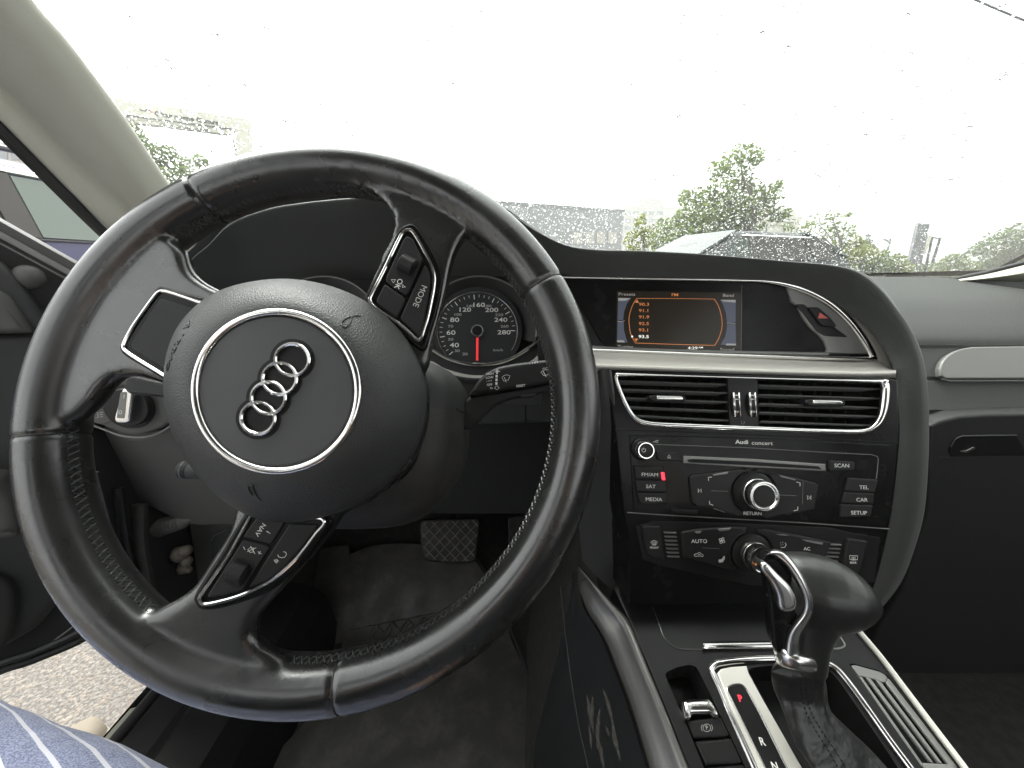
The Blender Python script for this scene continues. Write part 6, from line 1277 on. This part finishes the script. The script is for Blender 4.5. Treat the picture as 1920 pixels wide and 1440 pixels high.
# ---- buildings and signs
M['creamwall'] = mat('cream_panel', (.58, .565, .475), .6); M['darkclad'] = mat('dark_cladding', (.16, .16, .17), .6, bump=[('w', 6, .3, .03)], aniso='X')
M['beige'] = mat('beige_wall', (.36, .33, .28), .8, var=(2, .5, (.30, .27, .23))); M['winglass'] = mat('window_glass', (.10, .11, .12), .1); M['frame'] = mat('dark_frame', (.06, .06, .065), .5); M['signblack'] = mat('sign_black', (.02, .02, .025), .5); M['signred'] = mat('sign_red', (.5, .04, .05), .5)
_pl, _pr = DP(205, 190, 20), DP(470, 225, 22.8); nG_ = (_pr - _pl); nG_ = V((nG_.y, -nG_.x, 0)).normalized()
PGt = PL(_pl, nG_ if nG_.dot(CAM - _pl) > 0 else -nG_, (_pr - _pl))
gt = thing('gateway_sign', V((_pl.x, _pl.y, 0)), 'cream gateway arch with dark lettering and street address at the upper left', 'sign')
def pb_(nm, pts, h0_, h1_, m, par): 
    k = MB(); k.slab(PGt, pts, h0_, h1_, .01, 1); return k.build(nm, M[m], par)
bm_ = pb_('beam', [(180, 178), (470, 224), (472, 246), (180, 216)], -1.2, 0, 'creamwall', gt)
pb_('column', [(440, 240), (472, 246), (486, 620), (448, 620)], -1.2, -.02, 'creamwall', gt)
pb_('column', [(180, 214), (236, 222), (262, 620), (190, 620)], -1.2, -.02, 'creamwall', gt)
pb_('address_board', [(239, 218), (433, 243.5), (434, 252), (258, 231)], -.3, -.05, 'creamwall', gt)
for a, b in (((238, 216.5), (434, 242)), ((255, 232.5), (428, 254)), ((238, 216.5), (241, 226)), ((434, 242), (443, 296)), ((443, 296), (452, 400))):
    k = MB(); k.line(PGt, [a, b], 3.0, .03, False, .04); k.build('frame_strip', M['frame'], gt)
for x in (338, 423): k = MB(); k.line(PGt, [(x, 201 + (x - 338) * .15), (x + 1, 214 + (x - 338) * .15)], .8, .01, False, .01); k.build('panel_joint', M['beige'], gt)
txt(PGt, 'Champagne Centre', 352, 222, 8.0, M['signblack'], bm_, -8.5, .03, 1.12, bold=.02, th=.02)
txt(PGt, '2 CHAMPAGNE DRIVE', 343, 239, 4.2, M['signblack'], gt, -7.5, .03, 1.45, bold=.012, th=.02)
k = MB(); k.line(PGt, [(262, 206), (272, 208), (276, 203), (281, 208)], 2.2, .03, False, .02); k.build('emblem', M['signblack'], bm_); k = MB(); k.line(PGt, [(281, 208), (288, 214)], 3, .03, False, .02); k.build('emblem', M['signred'], bm_)
def building(nm, label, l, r, dl, drr, thick, m, zb=0, roof=None):
    a, b = DP(l[0], l[1], dl), DP(r[0], r[1], drr); u = V((b.x - a.x, b.y - a.y, 0)); n = V((u.y, -u.x, 0)).normalized()
    if n.dot(V((CAM.x - a.x, CAM.y - a.y, 0))) < 0: n = -n
    P_ = PL(V((a.x, a.y, 0)), n, u); t = thing(nm, (a.x, a.y, 0), label, 'building'); L_ = u.length; zt = (a.z + b.z) / 2
    k = MB(); k.slab(P_, [(0, 0), (L_, 0), (L_, zt), (0, zt)], -thick, 0, 0, uv=True); k.build('wall', M[m], t, 0)
    k = MB(); k.slab(P_, [(-.1, zt - .25), (L_ + .1, zt - .25), (L_ + .1, zt + .1), (-.1, zt + .1)], -thick - .1, .1, 0, uv=True); k.build('parapet', M['frame'] if m == 'darkclad' else M[m], t, 0)
    return t, P_, L_, zt
def bwin(t, P_, pts, m='winglass', nm='window'):
    k = MB(); k.slab(P_, pts, -.1, .06, .02, 1); w_ = k.build(nm, M['frame'], t); k = MB(); k.slab(P_, [(p[0] * .94 + sum(q[0] for q in pts) / 4 * .06, p[1] * .94 + sum(q[1] for q in pts) / 4 * .06) for p in pts], 0, .075, 0); k.build('pane', M[m], w_, 0)
t, P_, L_, zt = building('warehouse', 'long dark grey flat roofed warehouse behind the wheel rim', (880, 368), (1170, 401), 40, 48, 25, 'darkclad')
for x in (1075, 1097, 1118, 1140): bwin(t, P_, [(x, 434), (x + 17, 435), (x + 17, 458), (x, 457)], 'beige', 'door')
t, P_, L_, zt = building('office_tower', 'beige stepped office tower far behind the sapling', (1166, 387), (1290, 390), 92, 95, 14, 'beige')
k = MB(); k.slab(P_, [(1199, 372), (1243, 371), (1244, 392), (1199, 392)], -8, -.5, 0); k.build('plant_room', M['beige'], t, 0)
for r_ in range(3):
    for c_ in range(5): bwin(t, P_, [(1172 + c_ * 15, 396 + r_ * 14), (1183 + c_ * 15, 396 + r_ * 14), (1183 + c_ * 15, 403 + r_ * 14), (1172 + c_ * 15, 403 + r_ * 14)])
t, P_, L_, zt = building('showroom', 'cream low shop building with dark sign letters behind the leafy tree', (1368, 404), (1500, 410), 30, 31, 12, 'creamwall')
k = MB(); k.slab(P_, [(1440, 386), (1492, 393), (1494, 424), (1440, 420)], -1, .3, .02, 1); fa = k.build('sign_board', M['creamwall'], t)
txt(P_, 'STUDIO', 1468, 401, 4.6, M['signblack'], fa, -4, .36, 1.3, bold=.03, th=.02)
for y in (408, 414): k = MB(); k.line(P_, [(1444, y), (1492, y + 4)], 1.2, .34, False, .04); k.build('sign_line', M['frame'], fa)
for x in (1402, 1437, 1470): k = MB(); k.line(P_, [(x, 412), (x, 440)], 1.2, .05, False, .05); k.build('mullion', M['frame'], t)
t, P_, L_, zt = building('shop_block', 'flat roofed building with dark windows behind the dark blue car', (-260, 250), (130, 283), 24, 27, 10, 'beige')
for k_2 in range(7): bwin(t, P_, [(-200 + k_2 * 44, 262 + k_2 * 3.4), (-162 + k_2 * 44, 265 + k_2 * 3.4), (-162 + k_2 * 44, 300), (-200 + k_2 * 44, 300)])
# pylon, poles, wires
py_ = thing('pylon_sign', (DP(1712, 520, 18).x, DP(1712, 520, 18).y, 0), 'tall dark pylon with a pale sign board beyond the hedge', 'sign')
PP_ = PL(DP(1720, 470, 18), V((-.55, -.83, 0)))
def up_(x, y, dx): return (x, y)
k = MB(); k.slab(PP_, [(1722, 418), (1744, 420), (1737, 450), (1716, 560), (1688, 560)], -.5, 0, .02, 1); k.build('post', M['darkclad'], py_)
k = MB(); k.slab(PP_, [(1733, 440), (1748, 442), (1736, 476), (1726, 476)], -.2, -.05, .01, 1); k.build('sign_board', M['creamwall'], py_)
k = MB(); k.tube([PP_.hit(1748, 444, -.2), PP_.hit(1728, 540, -.2)], .05, .05, False, None, 8); k.build('rear_post', M['frame'], py_)
k = MB(); k.tube([PP_.hit(1745, 445, -.2), PP_.hit(1760, 447, -.2)], .03, .03, False, None, 6); k.build('bracket', M['frame'], py_)
def pole(nm, label, x0, y0, x1, y1, dep, r, cat, m='frame', arm=None, group=None):
    a, b = DP(x0, y0, dep), DP(x1, y1, dep); b.x = a.x; b.y = a.y; b.z = 0; t = thing(nm, b, label, cat, group); k = MB(); k.tube([b, a], r, r, False, None, 8, [1, .7]); k.build('post', M[m], t)
    if arm:
        k = MB(); k.tube(spl([DP(*p, dep) for p in arm], False, 5), r * .7, r * .7, False, None, 6); k.build('arm', M[m], t); e = DP(*arm[-1], dep); k = MB(); k.tube([e + V((-.25, 0, .0)), e + V((.25, 0, .05))], .16, .08, False, (0, 0, 1), 8, [.6, 1]); k.build('lamp_head', M['beige'], t)
    return t
pole('lamp_post', 'street lamp with curved arm between spruce and pylon', 1670, 447, 1665, 490, 40, .13, 'street lamp', 'frame', [(1669, 455), (1665, 452), (1658, 449), (1651, 450)])
pole('utility_pole', 'thin dark utility pole just right of the pylon', 1763, 445, 1745, 520, 22, .09, 'pole')
pole('fence_post', 'short far pole left of the small round tree', 1778, 478, 1777, 500, 45, .06, 'pole')
def wire(label, pts, dep, r, m='frame'):
    k = MB(); k.tube(spl([DP(x, y, d) for (x, y), d in zip(pts, dep)], False, 6), r, r, False, None, 5); o = k.build('overhead_cable', M[m], None, 60); o['label'] = label; o['category'] = 'cable'; o['group'] = 'overhead cables'
wire('low far cable running behind the pylon at hedge height', [(1560, 480), (1700, 482), (1850, 478), (2000, 470)], [40] * 4, .03)
wire('upper far cable from the street lamp towards the right tree', [(1600, 455), (1700, 457), (1850, 468), (2000, 462)], [42] * 4, .025)
wire('dark overhead cable crossing the top right corner of the windscreen', [(1700, -58), (1830, 0), (1920, 38), (2080, 100)], [8, 8, 8, 8], .018)

# ---- vehicles
def paint(nm, c, r=.38): return mat(nm, c, r, metal=.1, spec=.3, bump=[('v', 220, .12, .0015)])
M['bluepaint'] = paint('dark_blue_paint', (.070, .068, .125)); M['silverpaint'] = paint('silver_paint', (.07, .073, .073), .4); M['carglass'] = mat('car_glass', (.15, .18, .155), .2, spec=.3); M['carglassdark'] = mat('car_glass_dark', (.055, .05, .046), .2, spec=.3); M['carglassmid'] = mat('car_glass_mid', (.065, .08, .07), .2, spec=.2); M['tyre'] = mat('tyre', (.02, .02, .02), .8); M['brownpillar'] = mat('wet_gloss_pillar', (.055, .049, .044), .35, spec=.3, bump=[('v', 200, .2, .0015)])  # car glass is opaque: pale view and sky reflection put into its colour
def car(label, loc, rot, m, L_, W_, H_, ax, group=None, gl='carglass', belt=1.05, tum=.20, rails=True):
    """ax: x of windscreen foot, roof front, roof rear, rear glass foot (front = +x)"""
    t = thing('parked_car', loc, label, 'car', group); c, s_ = math.cos(rot), math.sin(rot); o = V(loc)
    T_ = lambda x, y, z: o + V((x * c - y * s_, x * s_ + y * c, z)); h = L_ / 2; wf, rf, rr_, wr_ = ax
    st = [(-h, .62, .45, .95, .80), (-h + .06, .78, .3, 1.0, .9), (-h + .3, .86, .25, belt, .95), (wr_, .9, .22, belt, 1), ((wr_ + rr_) / 2, .93, .22, None, 1), (rr_, .95, .22, None, 1), (0, .97, .2, None, 1), (rf, .97, .2, None, 1), ((rf + wf) / 2, .96, .22, None, 1), (wf, .95, .22, belt, 1), (h - .5, .92, .24, belt - .12, 1), (h - .12, .82, .28, belt - .22, .95), (h, .62, .42, .72, .85)]
    top = {4: belt + (H_ - belt) * .62, 5: H_ - .03, 6: H_, 7: H_ - .02, 8: belt + (H_ - belt) * .58}
    def ring(i):
        x, wv, zb, zt, k = st[i]; w_ = W_ / 2 * wv; z1 = zt if zt else belt; z2 = top.get(i, z1 + .02); wr2 = w_ * (.98 if i not in top else .98 - tum * (z2 - belt) / (H_ - belt))
        half = [(0, zb), (w_ * .8, zb), (w_ * .97, zb + .12), (w_, (zb + z1) / 2), (w_ * .985, z1 - .08), (w_ * .96, z1), (wr2 * .985, z2 - .05 if i in top else z1 + .01), (wr2 * .88, z2), (0, z2 + (.03 if i in top else .02))]
        return [T_(x, y, z) for y, z in half] + [T_(x, -y, z) for y, z in half[1:-1][::-1]]
    k = MB(); k.ringstrip([ring(i) for i in range(len(st))]); k.build('body', M[m], t, 35)
    xs_s = [q_[0] for q_ in st]; wsv = [W_ / 2 * q_[1] for q_ in st]; zts = [top.get(i, belt + .03) for i in range(len(st))]
    def side(s_s, x, f):     # point just proud of the body side between belt (0) and roof (1)
        w_ = float(np.interp(x, xs_s, wsv)); z2 = max(float(np.interp(x, xs_s, zts)), belt + .12); z = belt + .02 + (H_ - .11 - belt) * f
        wt = w_ * (.98 - tum * (z2 - belt) / (H_ - belt)) * .985; k_ = min(1.15, max(-.2, (z - belt) / (z2 - .05 - belt)))
        return T_(x, s_s * (w_ * .96 * (1 - k_) + wt * k_ + .012), z)
    for s_s in (-1, 1):
        for x0, x1, x2, x3, mm in ((wf - .28, rf - .02, .12, .12, gl), (-.02, -.02, rr_ + .05, rr_ - .12, 'carglassdark'), (rr_ - .24, rr_ + .0, (rr_ + wr_) / 2 + .08, wr_ + .32, 'carglassdark')):
            k = MB(); pts = [side(s_s, x0, 0), side(s_s, x1, .95), side(s_s, x2, .95), side(s_s, x3, 0)]; n = (pts[1] - pts[0]).cross(pts[2] - pts[0]).normalized()
            k.ringstrip([[p - n * .012 for p in pts], [p + n * .004 for p in pts]]); k.build('window', M[mm], t, 0)
        k = MB(); pts = [side(s_s, .11, -.01), side(s_s, .11, .97), side(s_s, -.01, .97), side(s_s, -.01, -.01)]; n = (pts[1] - pts[0]).cross(pts[2] - pts[0]).normalized(); k.ringstrip([[p - n * .01 for p in pts], [p + n * .006 for p in pts]]); k.build('door_pillar', M['brownpillar'], t, 0)
        k = MB(); k.tube([side(s_s, wf - .28, -.035), side(s_s, 0, -.035), side(s_s, wr_ + .35, -.02)], .004, .006, False, (0, 0, 1), 6); k.build('belt_trim', M['frame'], t)
        k = MB(); k.tube([side(s_s, rf - .0, 1.02), side(s_s, 0, 1.03), side(s_s, rr_ - .2, .98)], .010, .016, False, (0, 0, 1), 6); k.build('roof_trim', M['chrome'], t)
        if rails: k = MB(); k.tube([T_(rf - .05, s_s * W_ * .36, H_ + .0), T_(rf - .15, s_s * W_ * .36, H_ + .055), T_(rr_ + .15, s_s * W_ * .36, H_ + .06), T_(rr_, s_s * W_ * .36, H_ + .0)], .018, .016, False, (0, 0, 1), 8)
        if rails: k.build('roof_rail', M['frame'], t)
        for hx in (.22, -.88):
            k = MB(); k.tube([T_(hx + .11, s_s * (W_ * .483 + .0), belt - .13), T_(hx + .06, s_s * (W_ * .483 + .03), belt - .125), T_(hx - .06, s_s * (W_ * .483 + .03), belt - .125), T_(hx - .11, s_s * (W_ * .483 + .0), belt - .13)], .013, .016, False, (0, 0, 1), 8); k.build('door_handle', M['chrome'], t)
            k = MB(); k.lathe(T_(hx, s_s * W_ * .474, belt - .135), V((-s_ * s_s, c * s_s, 0)), [(.001, 0), (.06, 0), (.055, .006), (.001, .006)], 20, (0, 0, 1)); k.build('handle_cup', M['signblack'], t)
        for x in (.06, -1.0): k = MB(); k.tube([side(s_s, x, -.02) + V((0, 0, 0)), T_(x, s_s * W_ * .487, .75), T_(x + .02, s_s * W_ * .483, .4)], .004, .004, False, None, 4); k.build('door_gap', M['signblack'], t)
        k = MB(); k.slab(PL(T_(wf - .35, s_s * (W_ / 2 + .06), belt + .08), T_(1, 0, 0) - T_(0, 0, 0), T_(0, 1, 0) - T_(0, 0, 0)), rnd([(-.1, -.07), (.1, -.06), (.1, .06), (-.08, .07)], .04), -.06, .06, .03, 3, uv=True); k.build('wing_mirror', M[m], t)
        for x in (h - .85, -h + .85):
            w0 = T_(x, s_s * (W_ / 2 - .22), .34); axv = (T_(0, s_s, 0) - T_(0, 0, 0)); k = MB(); k.lathe(w0, axv, [(.20, 0), (.32, .01), (.34, .04), (.34, .18), (.32, .21), (.23, .212)], 32, (0, 0, 1)); wo_ = k.build('wheel', M['tyre'], t); k = MB(); k.lathe(w0, axv, [(.001, .16), (.06, .19), (.10, .17), (.22, .195), (.235, .205), (.24, .10)], 20, (0, 0, 1)); k.build('rim', M['satchrome'], wo_)
    for x0, x1, f0, f1, nm in ((wf, rf, .04, .93, 'windscreen'), (wr_, rr_, .06, .92, 'rear_window')):
        pts = [T_(x0 + (x1 - x0) * f, s_s * W_ / 2 * (.90 - .18 * f), belt + .03 + (H_ - .02 - belt) * f + .022) for s_s, f in ((-1, f0), (1, f0), (1, f1), (-1, f1))]
        k = MB(); n = (pts[1] - pts[0]).cross(pts[2] - pts[0]).normalized(); n = n if n.z > 0 else -n; k.ringstrip([[p - n * .02 for p in pts], [p + n * .012 for p in pts]]); k.build(nm, M[gl], t, 0)
    for s_s in (-1, 1):
        k = MB(); k.lathe(T_(h - .10, s_s * W_ * .33, .68), T_(1, 0, .15) - T_(0, 0, 0), [(.001, 0), (.13, 0), (.11, .04), (.001, .06)], 16, (0, 0, 1)); k.build('headlight', M['satchrome'], t)
        k = MB(); k.lathe(T_(-h + .10, s_s * W_ * .34, .85), T_(-1, 0, 0) - T_(0, 0, 0), [(.001, 0), (.11, 0), (.09, .04), (.001, .05)], 16, (0, 0, 1)); k.build('tail_light', M['hazard'], t)
    return t
car('dark blue car with chrome window strip parked close by on the left', (-3.45, 2.12, 0), math.pi / 2, 'bluepaint', 4.7, 1.9, 1.56, (1.35, .55, -1.5, -2.05), 'parked cars', 'carglass', 1.13, .10)
car('rain blurred silver car parked ahead behind the dash hood', (3.85, 7.5, 0), math.pi + .22, 'silverpaint', 4.5, 1.86, 1.57, (1.2, .25, -1.0, -2.0), 'parked cars', 'carglassmid', 1.08, .20, False)

# ---- haze volume, added to lift the dark far trees
hz_ = MB(); hz_.box((-420, -420, -1), (420, 420, 30)); ho_ = hz_.build('haze', None, None, 0, kind='stuff', label='pale haze added over the parking lot to lighten far things')
hm = bpy.data.materials.new('lift_haze'); hm.use_nodes = True; t = hm.node_tree; t.nodes.clear(); o_ = t.nodes.new('ShaderNodeOutputMaterial'); pv_ = t.nodes.new('ShaderNodeVolumePrincipled')
pv_.inputs['Color'].default_value = (.97, .98, .97, 1); pv_.inputs['Density'].default_value = HAZE; pv_.inputs['Anisotropy'].default_value = .0; t.links.new(pv_.outputs[0], o_.inputs['Volume']); ho_.data.materials.append(hm)
